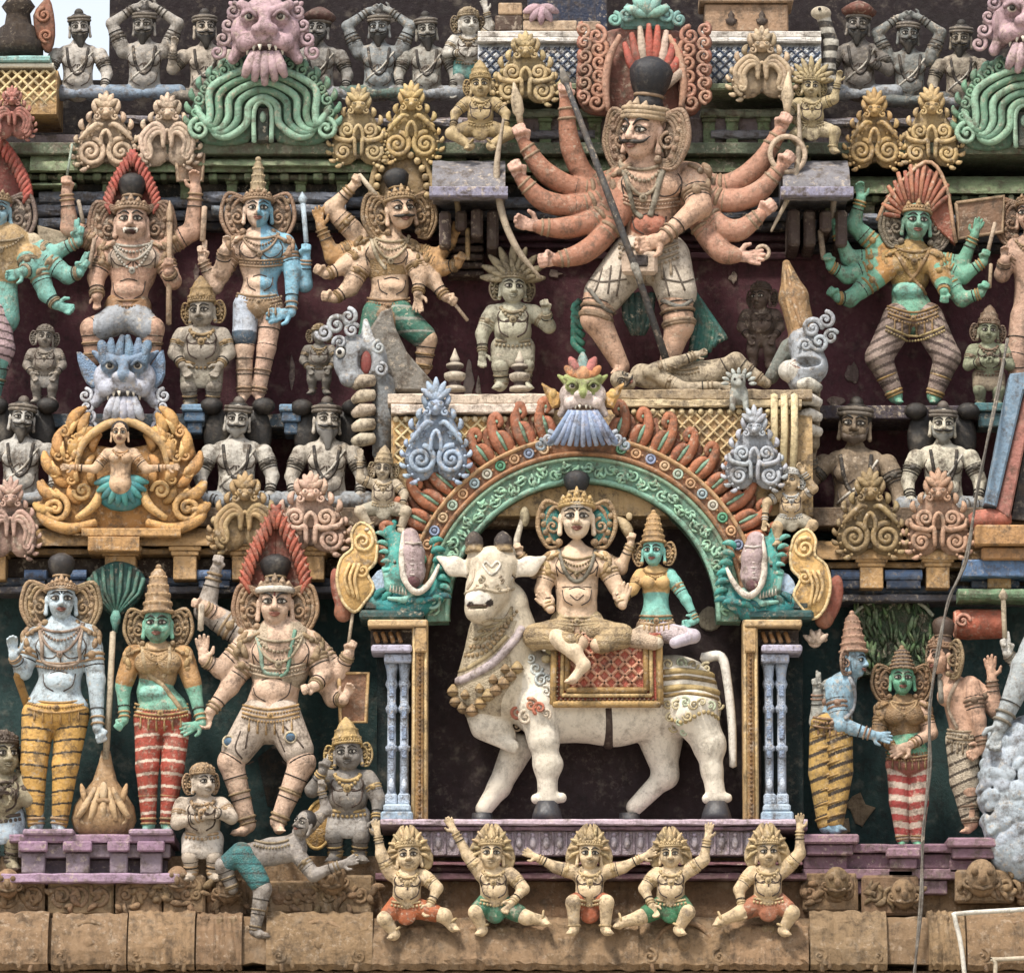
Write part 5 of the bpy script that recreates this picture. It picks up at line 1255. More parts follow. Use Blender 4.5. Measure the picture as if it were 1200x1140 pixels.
def rest():
    for g in (-1, 1):
        m = MB(); x = 573+g*17
        m.lathe((x, 655, 94), (x-1, 629, 92), [(0, 11), (.12, 11.5), (.22, 9.5), (.35, 11), (.65, 10.5), (.88, 6), (1, 1)], ['a88c62']*3+['3a3230']*4, n=14); m.done('horn', B)
    for g in (-1, 1):
        m = MB(); m.sph((576+g*20, 684, 92), (5.5, 4, 3), 'd8d2c8'); m.sph((576+g*20, 685, 94.5), 2.4, BLACK); m.tube([(576+g*13, 681, 94), (576+g*20, 678.5, 95), (576+g*28, 684, 90)], 1.4, '5b4a40', n=5, sm=3); m.done('eye', B)
    # painted hair lines of the forehead
    B.sash([(566, 672), (570, 668), (576, 674), (582, 668), (586, 672), (576, 684), (566, 672)], 1.5, 'e0d8c8', 'forehead_jewel', sm=4)
    curl0 = [(576+g*a, b, r) for g in (-1, 1) for a, b, r in ((12, 690, 5), (8, 700, 4.5), (18, 700, 4))]
    m = MB(); [m.spiral(x, y, r, 1.3, 90, vary('a8967a', .1), 1.4, B.b.depth([(x, y)])[0]+.5, 1 if x > 576 else -1, n=14) for x, y, r in curl0]; m.done('face_carving', B)
    B.sash([(548, 700), (554, 690), (556, 676)], 1.8, 'b9a58c', 'bridle'); B.sash([(545, 704), (563, 700), (584, 704), (602, 696)], 2., 'bfae92', 'bridle')
    for x, y, e in ((641, 952, 68), (565, 957, 30), (839, 952, 66), (738, 957, 30)):
        m = MB(); m.lathe((x, 962, e), (x, 941 if e > 50 else 951, e), [(0, 18 if e > 50 else 13), (.3, 17 if e > 50 else 12.5), (1, 12)], '2e2f36', n=16); m.done('hoof', B, 'gloss')
    m = MB(); m.tube([(824, 772, 46), (846, 771, 50), (853, 800, 54), (858, 850, 56), (859, 899, 56)], [6.5, 6, 5.4, 5.2, 4.6], 'd9d3c9', n=9, sm=6); m.done('tail', B, 'clean')
    # saddle cloth, hung on the flank
    m = MB(); m2 = MB()
    q = lambda u, v, e=0: (650+u*124-v*2, 748+v*84, 95+e-8*(1-v)**2*3)
    m.plate([q(0, 0)[:2], q(1, 0)[:2], q(1.0, 1)[:2], q(0, 1)[:2]], 70, 91.5, 'b04f3a', 1); 
    for k in range(-6, 9):
        for g in (-1, 1):
            P = [(650+(16*k+g*t*84+(0 if g > 0 else 84)), 748+84*t, 92) for t in np.linspace(0, 1, 9)]
            P = [p for p in P if 664 < p[0] < 760 and p[1] < 818]
            if len(P) > 1: m.tube(P, 2.2, 'c98a6a', n=6)
    m.done('saddle_cloth', B, 'carved')
    m = MB()
    for o, r, c in ((0, 4.2, 'b08a4e'), (10, 2.6, 'c4a268'), (16, 3.6, 'a27c44')):
        P = [(650+o, 752, 92), (648+o, 831-o, 94), (773-o, 831-o, 94), (772-o, 752, 92)]
        m.tube([P[0], P[1]], r, c, n=6); m.tube([P[1], P[2]], r, c, n=6); m.tube([P[2], P[3]], r, c, n=6)
    m.beads([(652, 826, 95), (770, 826, 95)], 1.7, '5a3e22', 2.8); m.beads([(653, 757, 94), (653, 822, 95)], 1.6, '5a3e22', 3)
    m.done('saddle_border', B)
    B.sash([(713, 834), (714, 855), (713, 878)], 6.5, '3a2a24', 'girth_strap', off=-4)
    c = SD(6, 1.4); nc = H('b0a084'); c.chain([B.a((582, 802, 8)), B.a((590, 752, 16)), B.a((588, 722, 23))], [47.3, 41.5, 34], nc, .75); c.chain([B.a((563, 815, 14)), B.a((571, 840, 12))], [28.3, 23.5], nc, .6)
    for x, y, rx, ry in ((640, 770, 45, 60), (636, 830, 50, 36), (600, 868, 60, 22)): c.ell(B.a((x, y, 10)), (rx, ry, 70), nc, cut=True)
    c.ell(B.a((585, 690, 20)), (70, 44, 80), nc, cut=True); c.mesh('neck_cloth', B, 'carved')
    for k in range(5): B.sash([(545+k*5, 770-k*8), (556+k*5, 766-k*8), (572+k*5, 752-k*5), (600, 730-k*3)], 1.8, vary('a08e6c', .1), 'neck_band')
    # collars, bells and rump bands
    B.sash([(529, 800), (545, 800), (575, 785), (600, 760), (612, 742)], 5.5, 'b3a4a6', 'collar'); B.sash([(527, 788), (545, 789), (572, 774), (594, 752)], 3, 'a8936a', 'collar')
    m = MB()
    for i, (x, y) in enumerate([(531, 812), (534, 824), (543, 832), (553, 836), (563, 828), (572, 820), (581, 814), (590, 806), (598, 797), (606, 788), (545, 818), (562, 812), (578, 802), (592, 790)]):
        P = B.b.drape([(x, y)], 2)[0]; r = 7.4 if i < 10 else 5.5
        m.lathe((x, y-r, P[2]), (x, y+r, P[2]+1), [(0, r*.25), (.15, r*.5), (.4, r*.9), (.65, r), (.85, r*.8), (1, r*.25)], vary('9a7d52', .15), n=12); m.ring((x, y+r*.3, P[2]+1), (0, 1, 0), r*.95, r*.14, '6d5434', n=12, m=4)
    m.done('bell_garland', B)
    m = MB()
    for x, y in ((637, 758), (645, 768), (640, 778), (651, 778), (660, 772), (626, 764), (632, 752), (655, 762)): m.sph((*B.b.drape([(x, y)], 1)[0][:2], 88), (6, 5, 4), vary('9a8a62', .12))
    m.done('flower_garland', B)
    m = MB()
    for y, sg in ((846, 6),): m.beads(B.b.drape([(x, y+sg*math.sin((x-784)*.11)) for x in range(784, 842, 3)], 1.5), 2.6, vary('a88c58', .1), 2.1)
    m.done('rump_garland', B); m = MB()
    for k in range(4): m.beads(B.b.drape([(546+k*6+i*3.2, 772-k*9+9*math.sin(i*.24)-i*1.7) for i in range(14)], 2), 2.7-.2*k, vary('9c845c', .12), 2.1)
    m.done('neck_beads', B)
    def curls(pts, cs, name):
        m = MB()
        for i, (x, y, r) in enumerate(pts): z = B.b.drape([(x, y)], 1)[0][2]; m.spiral(x, y, r, 1.4, 60*i, cs[i % len(cs)], r*.26, z, 1 if i % 2 else -1)
        m.done(name, B)
    curls([(606, 838, 9), (616, 846, 9), (622, 832, 8), (606, 852, 6), (632, 836, 8), (640, 842, 6)], ['b8644a', 'cdbba4', 'c07a58', 'b8a080'], 'chest_ornament')
    curls([(628, 788, 8), (634, 802, 8), (640, 816, 7), (622, 776, 6), (642, 800, 5)], ['c3c9c4', 'b7c2c4', 'd0ccc0'], 'mane_ornament')
    for y, r in ((792, 3.6), (800, 2.4), (812, 4), (820, 2.2)): B.sash([(778, y), (800, y-2), (822, y), (842, y+2)], r, 'b59a62' if r > 3 else '8f7444', 'rump_band')
    curls([(782+i*10, 829+(i % 2)*3, 6) for i in range(7)]+[(785+i*10, 845+(i % 2)*6, 6) for i in range(3)]+[(783, 782, 7), (798, 780, 7), (812, 782, 7), (828, 785, 7), (800, 862, 6), (790, 856, 6)], ['b8a67c', 'c9bb94', 'aab496'], 'rump_ornament')
rest(); B.done()

G = Fig('god_statue', 'bare-chested cream god with black topknot seated cross-legged on the white bull', 'statue', 676, 765, 74, 'cfae8e', k=4, cell=1.05, mat='clean'); G.gold = H('a98a5c')
G.torso([(676, 640, 9), (676, 652, 13)]); G.torso([(655, 655, 12), (697, 655, 12)]); G.torso([(676, 664, 27), (676, 690, 24), (676, 712, 23), (676, 735, 26)])
for g in (-1, 1): G.ell((676+g*13, 668, 13), (13, 10, 7))
G.ell((676, 702, 14), (17, 13, 8)); G.ell((676, 704, 22.5), (1.5, 1.5, 2), cut=True, k=1)
G.arm([(648, 656, 0), (636, 692, 4), (645, 716, 16)], [11, 9, 6.5], hand=('open', 130, 20, 1))
G.arm([(706, 656, 0), (722, 688, 4), (729, 712, 20)], [11, 9, 6.5], hand=('open', 80, 22, -1))
G.arm([(650, 652, -10), (626, 668, -14), (609, 648, -4)], [9, 7.5, 5.5], hand=('fist', 110, 15, 1)); G.arm([(702, 652, -10), (728, 664, -14), (740, 636, -4)], [9, 7.5, 5.5], hand=('fist', 80, 15, -1))
G.limb([(664, 738, 4), (628, 748, 16), (680, 758, 34)], [15, 13, 9], c=H('c4a686')); G.limb([(688, 738, 4), (728, 748, 16), (700, 760, 30)], [15, 13, 9], c=H('c4a686'))
G.limb([(652, 752, 30), (672, 768, 38), (684, 784, 40), (672, 800, 40)], [11, 9, 7, 5], c=H('d0b898')); G.foot((672, 799, 40), 230, 18)
c = SD(4, 1.05); 
for P in ([(664, 738, 4), (628, 748, 16), (668, 757, 34)], [(688, 738, 4), (728, 748, 16), (706, 758, 30)]): c.chain([G.a(p) for p in P], [16.5, 14.5, 11], stripes('a98f66', '8a7350', 9, .3))
c.cap(G.a((660, 730, 0)), G.a((692, 730, 0)), 16, 16, H('a8926c'), .85); c.mesh('loincloth', G, 'carved')
G.pads((649, 655, -1), (703, 655, 1), r=11); G.contours(676, 664, 25, 676, 702, 18); h = G.head(676, 607, 18.5, d=8, tilak=3, c=H('d8bfa2'))
G.loops(h, '9c7c58', 1.25, 2, inner='2f7f78'); G.diadem(h, 'b49258', 5, .7); G.jata(h, 2.0, '26272b', .6, bulb=1.1)
G.necklaces(676, 646, 24, [12, 20, 27], '8a744e', 1.3); G.belt(676, 724, 26, 2, 'a08a64', 3, 9)
G.sash([(655, 645), (662, 672), (676, 684), (690, 672), (698, 645)], 2.6, '6f6a5c', 'shawl')
G.lines([[(654, 650), (666, 668)], [(699, 650), (687, 668)], [(652, 690), (700, 690)], [(668, 700), (676, 706), (684, 700)]], .8, '4a382c')
m = MB(); m.tube([(604, 656, 62), (606, 630, 63), (612, 608, 63), (617, 596, 63)], [3.5, 4, 3, 2], 'd0c4ae', n=7); m.sph((615, 604, 63), (6, 12, 5), 'a89a78'); m.done('axe', G)
m = MB(); m.leaf((740, 632, 64), 100, 32, 14, 'b49c74', d=64, bend=.4); m.sph((738, 604, 66), (4, 5, 3), 'b49c74'); m.done('deer', G)
G.done()

G = Fig('goddess_statue', 'small teal-faced goddess in a gold blouse sitting beside the cream god on the bull', 'statue', 768, 765, 70, '6fb5a8', k=3, cell=1., mat='clean'); G.gold = H('b08c58')
GB = H('c39a5e')
G.torso([(767, 662, 6), (768, 672, 8)]); G.torso([(754, 674, 8), (783, 674, 8)], c=GB); G.torso([(768, 678, 17), (769, 690, 16)], c=GB); G.torso([(769, 696, 15), (769, 708, 14), (769, 722, 19)])
for g in (-1, 1): G.ell((768+g*8.5, 684, 12), (8.5, 8, 8), c=GB)
G.arm([(750, 674, 0), (742, 692, 6), (730, 704, 14)], [7, 6, 4.5], c=GB); G.arm([(786, 674, 0), (804, 704, 6), (816, 728, 8)], [7.5, 6, 4.5], hand=('relax', 200, 17, 1))
G.limb([(760, 740, 6), (742, 750, 20), (770, 757, 28)], [11, 9, 7], c=H('b8a890')); G.limb([(778, 740, 6), (812, 748, 20), (790, 757, 30)], [11, 8, 6.5], c=H('b9aebc'))
h = G.head(766, 646, 12.5, yaw=-12, d=6)
G.kirita(h, 2.9, 'b08a58', c2='98754a'); G.loops(h, 'a58458', .9, 2)
G.necklaces(768, 668, 14, [6, 11], '8f6d3c', 1.); G.belt(769, 722, 19, 2, 'a08058', 3, 10)
c = SD(3, 1.05); c.chain([G.a((760, 742, 6)), G.a((743, 751, 20)), G.a((765, 757, 28))], [12, 10.5, 8.5], H('b39a80')); c.chain([G.a((778, 742, 6)), G.a((800, 748, 18))], [12, 10.5], H('b7a6a8')); c.cap(G.a((758, 736, 0)), G.a((780, 736, 0)), 13, 13, H('a7886a'), .9); c.mesh('skirt', G, 'carved')
G.done()
# ---------------------------------------------------------------- lower tier statues
def plaque(th_label, x0, x1, y0, y1, d, c='b08a56', inn='7c5338', tilt=0):
    t = Th('shield_plaque', th_label, 'shield', (x0+x1)/2, y1, d)
    part('board', lambda m: m.plate([(x0, y0+tilt), (x1, y0-tilt), (x1-2, y1-tilt), (x0+2, y1+tilt)], d-5, d, inn, 1), 'paint', t)
    part('rim', lambda m: m.tube([(x0, y0+tilt, d), (x1, y0-tilt, d), (x1-2, y1-tilt, d), (x0+2, y1+tilt, d), (x0, y0+tilt, d)], 2.4, c, n=6), 'paint', t)
    return t
# pale blue god, yellow trousers
f = Fig('god_statue', 'pale blue god with tall black topknot and yellow black-ringed trousers on the purple plinth', 'statue', 66, 976, 64, 'a9bac4', k=4); f.gold = H('9c7c58')
f.torso([(69, 722, 11), (69, 738, 15)]); f.torso([(47, 744, 14), (94, 744, 14)]); f.torso([(70, 752, 32), (69, 775, 29), (68, 798, 24), (64, 824, 33)])
for g in (-1, 1): f.ell((70+g*16, 760, 13), (15, 12, 8))
f.ell((68, 802, 14), (19, 13, 10)); f.ell((68, 806, 24), (1.5, 1.5, 2), cut=True, k=1)
f.arm([(38, 746, 0), (25, 788, 6), (15, 772, 24)], [13, 10, 7], hand=('relax', 95, 22, 1)); f.arm([(102, 746, 0), (111, 798, 4), (114, 856, 12)], [13, 10.5, 7.5], hand=('fist', 292, 22, -1))
f.limb([(46, 832, 0), (39, 900, 4), (42, 966, 0)], [18, 13, 9]); f.limb([(84, 832, 0), (76, 900, 4), (69, 966, 0)], [18, 13, 9]); f.foot((42, 970, 0), 255, 19); f.foot((69, 970, 0), 295, 19)
c = SD(3, 1.1); st = stripes('c99746', '2a241e', 14.5, .17, 57, .1, 827)
c.chain([f.a((44, 838, 0)), f.a((39, 898, 5)), f.a((41, 964, 0))], [20.5, 15.5, 9.5], st); c.chain([f.a((83, 838, 0)), f.a((76, 898, 5)), f.a((70, 964, 0))], [20.5, 15.5, 9.5], st)
f.hips(c, 64, 838, 37, 21, H('c99746')); c.mesh('trousers', f); f.belt(66, 820, 34, 7, 'ac8248', 3, 12, sd=c)
h = f.head(69, 704, 16.5, d=9, tilak=3, yaw=6)
f.loops(h, '9a7d5a', 1.3, 4); f.diadem(h, 'a58462', 7, .6); f.jata(h, 2.3, '2b2829', .72, bulb=1.05)
f.contours(70, 760, 30, 68, 802, 20); f.pads((38, 744, -1), (101, 744, 1), r=13); f.vest([[(46, 745, 13), (95, 745, 13)], [(70, 756, 32), (69, 774, 28)]], 'a59c92', (69, 752, 19, 40), mat='paint'); f.necklaces(69, 732, 27, [12, 22, 36], '8d7464', 1.5); f.sash([(44, 740), (48, 760), (50, 778), (70, 784), (90, 778), (92, 760), (94, 740)], 2.4, 'a08a78', 'shawl'); f.belt(69, 776, 28, 5, '9a7758', 2, 6, tass=False, name='chest_band')
f.sash([(20, 792), (14, 806), (20, 818), (30, 826)], 5, 'a5793c', 'hanging_sash', off=-2); f.done()
# mace with dragon-headed base
t = Th('mace', 'tall brown mace with broad petalled head between the blue god and green goddess', 'mace', 121, 981, 62)
part('shaft', lambda m: m.tube([(130, 742, 66), (127, 820, 66), (123, 890, 64)], [3.6, 3.8, 4], 'a99980', n=8), 'paint', t)
part('mace_head', lambda m: m.lathe((121, 981, 62), (123, 880, 62), [(0, 20), (.06, 32), (.2, 37), (.36, 34), (.5, 25), (.65, 14), (.85, 8), (1, 5)], '9a774f', n=24, q=.6, rib=8, ra=.04), 'paint', t)
def mh(m):
    for k in range(-2, 3): m.tube([(122+k*5, 925, 74), (122+k*11, 948, 82), (122+k*15, 966-abs(k)*3, 80)], [3, 4.5, 3], 'b9976c', n=7, sm=3)
    for g in (-1, 1): m.spiral(122+g*22, 960, 9, 1.3, 90, 'c0a075', 2.6, 76, g); m.leaf((122+g*20, 945, 74), 90-g*15, 26, 8, 'b08a5e', d=74)
    m.tube([(100, 946, 76), (122, 940, 82), (144, 946, 76)], 3.4, '8a6a46', n=7, sm=3); m.sph((122, 930, 80), (5, 12, 4), 'c2a47c')
part('carving', mh, 'paint', t)
# green fan
t = Th('fan', 'dark green ribbed fan on a short handle between the two crowns', 'fan', 135, 738, 40)
part('blade', lambda m: m.plate([(136, 722), (112, 704), (103, 682), (112, 668), (135, 658), (158, 664), (170, 680), (162, 704)], 34, 44, '24504a', 2, sm=3, smooth=True), 'paint', t)
part('rib', lambda m: [m.tube([(136, 722, 44), (136+math.sin(a)*30, 700-math.cos(a)*8, 47), (136+math.sin(a)*36, 692-math.cos(a)*30, 45)], [1.6, 2.4, 2.8], '3d6e60', n=6) for a in np.linspace(-1.1, 1.1, 8)], 'paint', t)
part('handle', lambda m: m.lathe((135, 742, 44), (136, 716, 44), [(0, 3), (.3, 4), (.5, 6), (.7, 6.5), (1, 4)], '5f9a8c', n=10), 'paint', t)
# green-faced goddess, red trousers
f = Fig('goddess_statue', 'green-faced goddess with tall tiered crown and red white-ringed trousers beside the mace', 'statue', 184, 976, 62, '6aa890', k=3.5); f.gold = H('a98555')
BL = H('b8946a')
f.torso([(183, 750, 8), (183, 762, 12)]); f.torso([(162, 768, 12), (205, 768, 12)], c=BL); f.torso([(184, 776, 26), (183, 790, 22)], c=BL); f.torso([(181, 800, 20), (180, 812, 21), (188, 832, 30)])
for g in (-1, 1): f.ell((184+g*13, 778, 15), (13, 12, 11), c=H('b98f5c'))
f.ell((180, 814, 12), (18, 9, 9), c=H('7fbfae'))
f.arm([(154, 768, 0), (143, 806, 4), (145, 846, 12)], [10, 9, 6.5], c=None, hand=('fist', 230, 18, 1)); f.arm([(213, 768, 0), (226, 808, 4), (236, 850, 14)], [10.5, 9, 6.5], hand=('open', 200, 22, -1))
f.limb([(213, 768, 1), (224, 800, 5)], [11.5, 10.5], c=H('b08350')); f.limb([(154, 768, 1), (145, 798, 5)], [11.5, 10.5], c=H('a97a44'))
f.limb([(173, 838, 0), (172, 900, 4), (174, 966, 0)], [16, 12, 8]); f.limb([(206, 838, 0), (201, 900, 4), (196, 966, 0)], [16, 12, 8]); f.foot((174, 970, 0), 235, 18, c=H('7fa8a8')); f.foot((196, 970, 0), 280, 18, c=H('7fa8a8'))
c = SD(3, 1.1); st = stripes('a8402f', 'd8c2ae', 15, .22, 188, -.12, 845)
c.chain([f.a((173, 842, 0)), f.a((172, 900, 5)), f.a((174, 963, 0))], [17.5, 13.5, 8.5], st); c.chain([f.a((206, 842, 0)), f.a((202, 900, 5)), f.a((196, 963, 0))], [17.5, 13.5, 8.5], st); f.hips(c, 188, 845, 32.5, 19, H('a8402f')); c.mesh('trousers', f)
f.belt(188, 826, 31, 6, 'b08a52', 4, 14, sd=c)
f.pads((156, 768, -1), (211, 768, 1), r=11); h = f.head(183, 732, 16, d=8, yaw=-4, face='calm', fat=1.15)
f.kirita(h, 3.4, 'aa8860', c2='8d6e4c'); f.loops(h, '8f7350', 1.15, 3)
f.vest([[(160, 769, 11.5), (207, 769, 11.5)], [(184, 777, 26), (183, 792, 21)]], 'a8875c', (183, 752, 13, 18), arms=[((171, 779, 15), (13, 12, 11)), ((197, 779, 15), (13, 12, 11))], name='blouse'); f.necklaces(183, 757, 20, [8, 15, 22], '94744a', 1.4); f.sash([(165, 760), (172, 790), (190, 806), (212, 834)], 3, 'a58c66', 'sash'); f.sash([(197, 758), (198, 780), (190, 796)], 2.6, 'b49a74', 'sash')
f.done()
# red-flamed many-armed god trampling the demon
f = Fig('god_statue', 'many-armed god with red flame halo trampling a fallen demon', 'statue', 315, 990, 58, 'c9a68c', k=4); f.gold = H('8f7654')
f.torso([(322, 728, 12), (323, 742, 16)]); f.torso([(298, 752, 15), (358, 752, 15)]); f.torso([(328, 760, 38), (326, 782, 34), (322, 806, 27), (316, 838, 32)])
for g in (-1, 1): f.ell((328+g*19, 768, 14), (18, 14, 9))
f.ell((318, 812, 14), (24, 14, 10))
f.arm([(292, 750, -10), (238, 716, -8), (250, 668, -4)], [14, 13, 8.5], c=H('a59a90'), hand=('fist', 75, 22, 1))
f.arm([(292, 752, 2), (258, 786, 6), (238, 776, 18)], [13, 11, 8], hand=('open', 95, 24, 1))
f.arm([(294, 764, 0), (268, 806, 6), (246, 836, 14)], [13, 11, 8], hand=('relax', 250, 22, 1))
f.arm([(296, 752, -12), (262, 728, -8), (236, 712, 6)], [13, 11, 8], hand=('fist', 160, 18, 1))
f.arm([(362, 756, 2), (379, 792, 6), (368, 808, 24)], [14, 11, 8], hand=('fist', 200, 20, -1))
f.arm([(362, 752, -8), (396, 790, -4), (408, 768, 10)], [13, 11, 8], hand=('fist', 70, 20, -1))
f.arm([(362, 764, -10), (390, 818, -4), (402, 822, 12)], [13, 11, 8], hand=('relax', 60, 20, -1))
f.limb([(302, 842, 2), (270, 894, 8), (291, 966, 2)], [21, 15, 9]); f.foot((291, 970, 2), 195, 24)
f.limb([(330, 842, 4), (354, 896, 14), (326, 964, 10)], [21, 15.5, 9.5]); f.foot((326, 968, 10), 285, 26)
c = SD(3, 1.2); cc = H('b5a494')
c.chain([f.a((303, 842, 2)), f.a((278, 880, 7))], [24, 19], cc); c.chain([f.a((329, 842, 4)), f.a((348, 880, 12))], [24, 19.5], cc); f.hips(c, 316, 850, 35, 23, cc); c.mesh('short_trousers', f)
f.belt(317, 828, 33, 7, 'a37f4e', 4, 15, sd=c)
for x, y in ((268, 872), (341, 868)): m = MB(); z = c.depth([(x, y)])[0]; m.sph((x, y, z), (6, 5, 2.5), '3f6a8c'); m.ring((x, y, z), (0, 0, 1), 6.5, 1.5, 'b9a888', n=14); m.done('jewel', f)
for p, a, r in (((277, 915, 6), (.2, 1, 0), 12), ((283, 938, 4), (.2, 1, 0), 10.5), ((341, 928, 12), (-.35, 1, 0), 12), ((329, 956, 10), (-.3, 1, 0), 9.5)): f.ringat(p, a, r, 1.8)
h = f.head(321, 708, 19, d=10, face='fierce', tilak=1, lip='9c5a48')
f.flames(h, '9c4833', 36, 106); f.loops(h, '9a795a', 1.15, 4); f.diadem(h, 'a58a6e', 5, .6); f.jata(h, 2.0, '211f20', .75)
m = MB(); m.tube([h.p(1.08*math.sin(a), -.72, 1.05*math.cos(a)-.05) for a in np.linspace(-1.4, 1.4, 11)], 4, 'c9c2b6', n=7); m.done('headband', f)
f.pads((294, 752, -1), (362, 753, 1), r=14); f.contours(328, 766, 34, 318, 812, 24); f.lines([[(282, 860), (276, 880), (284, 892)], [(292, 850), (288, 880)], [(330, 852), (346, 868), (356, 880)], [(322, 856), (334, 884)], [(262, 884), (280, 898), (296, 892)], [(330, 892), (346, 900), (366, 888)]], 1.1, '4a3c34', sd=c); f.vest([[(296, 754, 14), (360, 754, 14)], [(328, 762, 38), (326, 784, 33)]], 'a8957c', (326, 752, 13, 50)); f.necklaces(326, 742, 30, [14, 26, 38], 'a59478', 1.7)
f.sash([(298, 742), (305, 768), (309, 790), (326, 794)], 2.6, '7f9a88', 'shawl'); f.sash([(345, 742), (340, 768), (336, 790), (328, 796)], 2.6, '5f8f78', 'shawl'); f.belt(324, 780, 33, 8, 'b09a80', 3, 9, tass=False, name='chest_band')
f.staff((408, 756, 16), (414, 712, 16), 2, 'b9a48a', 'wand'); f.staff((234, 742, 22), (235, 712, 22), 3.6, 'c2b29c', 'wand')
f.done()
plaque('square gold-rimmed shield held by the flame-haired god beside the blue columns', 397, 431, 789, 846, 62)
# fallen demon
f = Fig('demon_statue', 'small grey demon with teal trousers lying crushed beneath the god\'s feet', 'statue', 320, 1040, 112, '8d857e', k=3.5, mat='worn'); f.gold = H('7a6648')
f.torso([(288, 1004, 15), (318, 998, 16), (344, 994, 16)]); f.ell((357, 966, 6), (4, 4, 4))
f.limb([(288, 1006, 0), (308, 1042, 6), (299, 1090, 4)], [13, 10.5, 6.5]); f.foot((299, 1090, 4), 345, 22)
f.limb([(282, 1000, -6), (262, 1014, -4), (272, 1040, -8)], [12, 10, 7]); f.arm([(347, 1000, 4), (368, 1026, 8), (400, 1014, 12)], [8.5, 7.5, 6], hand=('open', 20, 18, 1)); f.arm([(345, 984, 0), (382, 950, 2), (376, 926, 6)], [8, 6.5, 5], hand=('fist', 90, 14, 1))
h = f.head(356, 966, 11, yaw=-40, roll=20, d=8, moust=.3, hair='2b2624', face='fierce')
c = SD(3, 1.2); c.chain([f.a((286, 1004, 0)), f.a((304, 1034, 6))], [15.5, 12.5], stripes('2f6f70', '23494c', 11, .2)); c.chain([f.a((282, 1000, -6)), f.a((264, 1013, -4))], [14, 11], H('2c5f62')); c.mesh('trousers', f, 'carved'); f.belt(318, 985, 20, 4, '8c7a5c', 2, 6, tass=False); f.done()
t = Th('shield', 'oval golden-brown shield behind the fallen demon', 'shield', 376, 996, 78)
part('disc', lambda m: m.sph((374, 966, 76), (16, 28, 6), '9c7434', rot(roll=12), 18, 12), 'carved', t); part('rim', lambda m: m.tube([(374+16*math.cos(a)-5*math.sin(a), 966+28*math.sin(a)+3*math.cos(a), 79) for a in np.linspace(0, 2*PI, 24)], 2, 'b8924c', n=6), 'paint', t)
# attendants of the lower left
gana(237, 876, 1031, 'pale stout dwarf with folded hands in front of the red trousers', 88, 'b5a593', yaw=28, arms=[[(-16, 43, 0), (-19, 58, 6), (2, 54, 20)], [(14, 43, 0), (22, 54, 8), (6, 50, 20), 'open']], cloth='bdb2a6', crown='bowl', crc='a58560')
gana(407, 838, 1010, 'grey-black dwarf guard in golden pointed headdress raising a dagger', 70, '77716b', arms=[[(-14, 43, 0), (-24, 52, 6), (-17, 40, 14), 'fist'], [(14, 43, 0), (21, 58, 4), (20, 72, 8)]], cloth='a09a94', crown='cone', crc='b29258')
t = Th('dagger', 'short pale dagger in the grey-black dwarf guard\'s fist', 'dagger', 383, 920, 84)
part('blade', lambda m: m.lathe((381, 914, 88), (384, 884, 88), [(0, 2.4), (.7, 2), (1, .3)], 'b5b0a8', n=8, q=.4), 'paint', t); part('hilt', lambda m: (m.tube([(376, 914, 88), (386, 915, 88)], 1.6, '8d7a5c'), m.tube([(381, 915, 88), (380, 922, 88)], 1.8, '6d5a44')), 'paint', t)
gana(2, 838, 1018, 'dark-haired attendant in a pale blue skirt cropped by the frame beside the yellow trousers', 60, '8f8468', yaw=30, cloth='a9bccb', crown='bowl', crc='4a3d34', arms=[[(-14, 44, 0), (-20, 58, 4), (-4, 58, 14)], [(13, 44, 0), (17, 56, 6), (4, 52, 16)]], legs=[[(-6, 66, 0), (-7, 83, 3), (-6, 96, 0)], [(6, 66, 0), (8, 83, 3), (6, 96, 0)]])
# wedding group on the right
f = Fig('god_statue', 'light blue god in profile with yellow wrapped skirt giving a hand', 'statue', 975, 980, 66, '7fa3b8', k=3.5); f.gold = H('8f6f5a')
f.torso([(1000, 788, 9), (992, 800, 13)], q=.9); f.torso([(988, 806, 17), (985, 826, 16), (978, 848, 17)], q=1.1)
f.limb([(968, 860, -4), (965, 910, -2), (968, 968, -2)], [11, 9, 8.5], lines=False); f.limb([(983, 856, 8), (984, 910, 8), (979, 966, 6)], [11, 9, 8], lines=False); f.foot((979, 968, 6), 320, 17)
f.arm([(978, 806, 12), (985, 852, 18), (1022, 864, 20)], [11, 10, 7], hand=('open', 350, 20, 1)); f.arm([(974, 806, -6), (960, 846, -4), (959, 812, 4)], [11, 10, 7], c=H('9a9a92'), hand=('point', 95, 20, 1)); f.foot((972, 970, 2), 330, 17)
f.limb([(982, 810, 12), (994, 842, 6)], [8, 6], c=H('9aa9ac'))
c = SD(1.2, 1.05); st = stripes('b08a42', '352a20', 15, .3, 950, .35, 840); c.chain([f.a((967, 856, -4)), f.a((963, 905, -2)), f.a((968, 964, -2))], [17, 15, 10.5], st, .95); c.chain([f.a((984, 852, 8)), f.a((986, 905, 8)), f.a((979, 962, 6))], [16, 14, 10], stripes('b58d44', '2c2219', 15, .3, 950, .35, 833)); c.ell(f.a((976, 848, 2)), (25, 14, 20), st)
for P0, P1, r0, r1 in (((967, 862, -4), (967, 958, -2), 17, 11), ((985, 862, 8), (980, 956, 6), 16, 10.6)):
    for t in np.linspace(0, 1, 7): p = np.array(P0)*(1-t)+np.array(P1)*t; f.ringat(tuple(p), (.3, 1, 0), (r0+(r1-r0)*t)*1.0, 1.5, H('9c783c'), n=18)
c.mesh('skirt', f); f.belt(976, 842, 22, 4, '8d6a4c', 3, 10, sd=c)
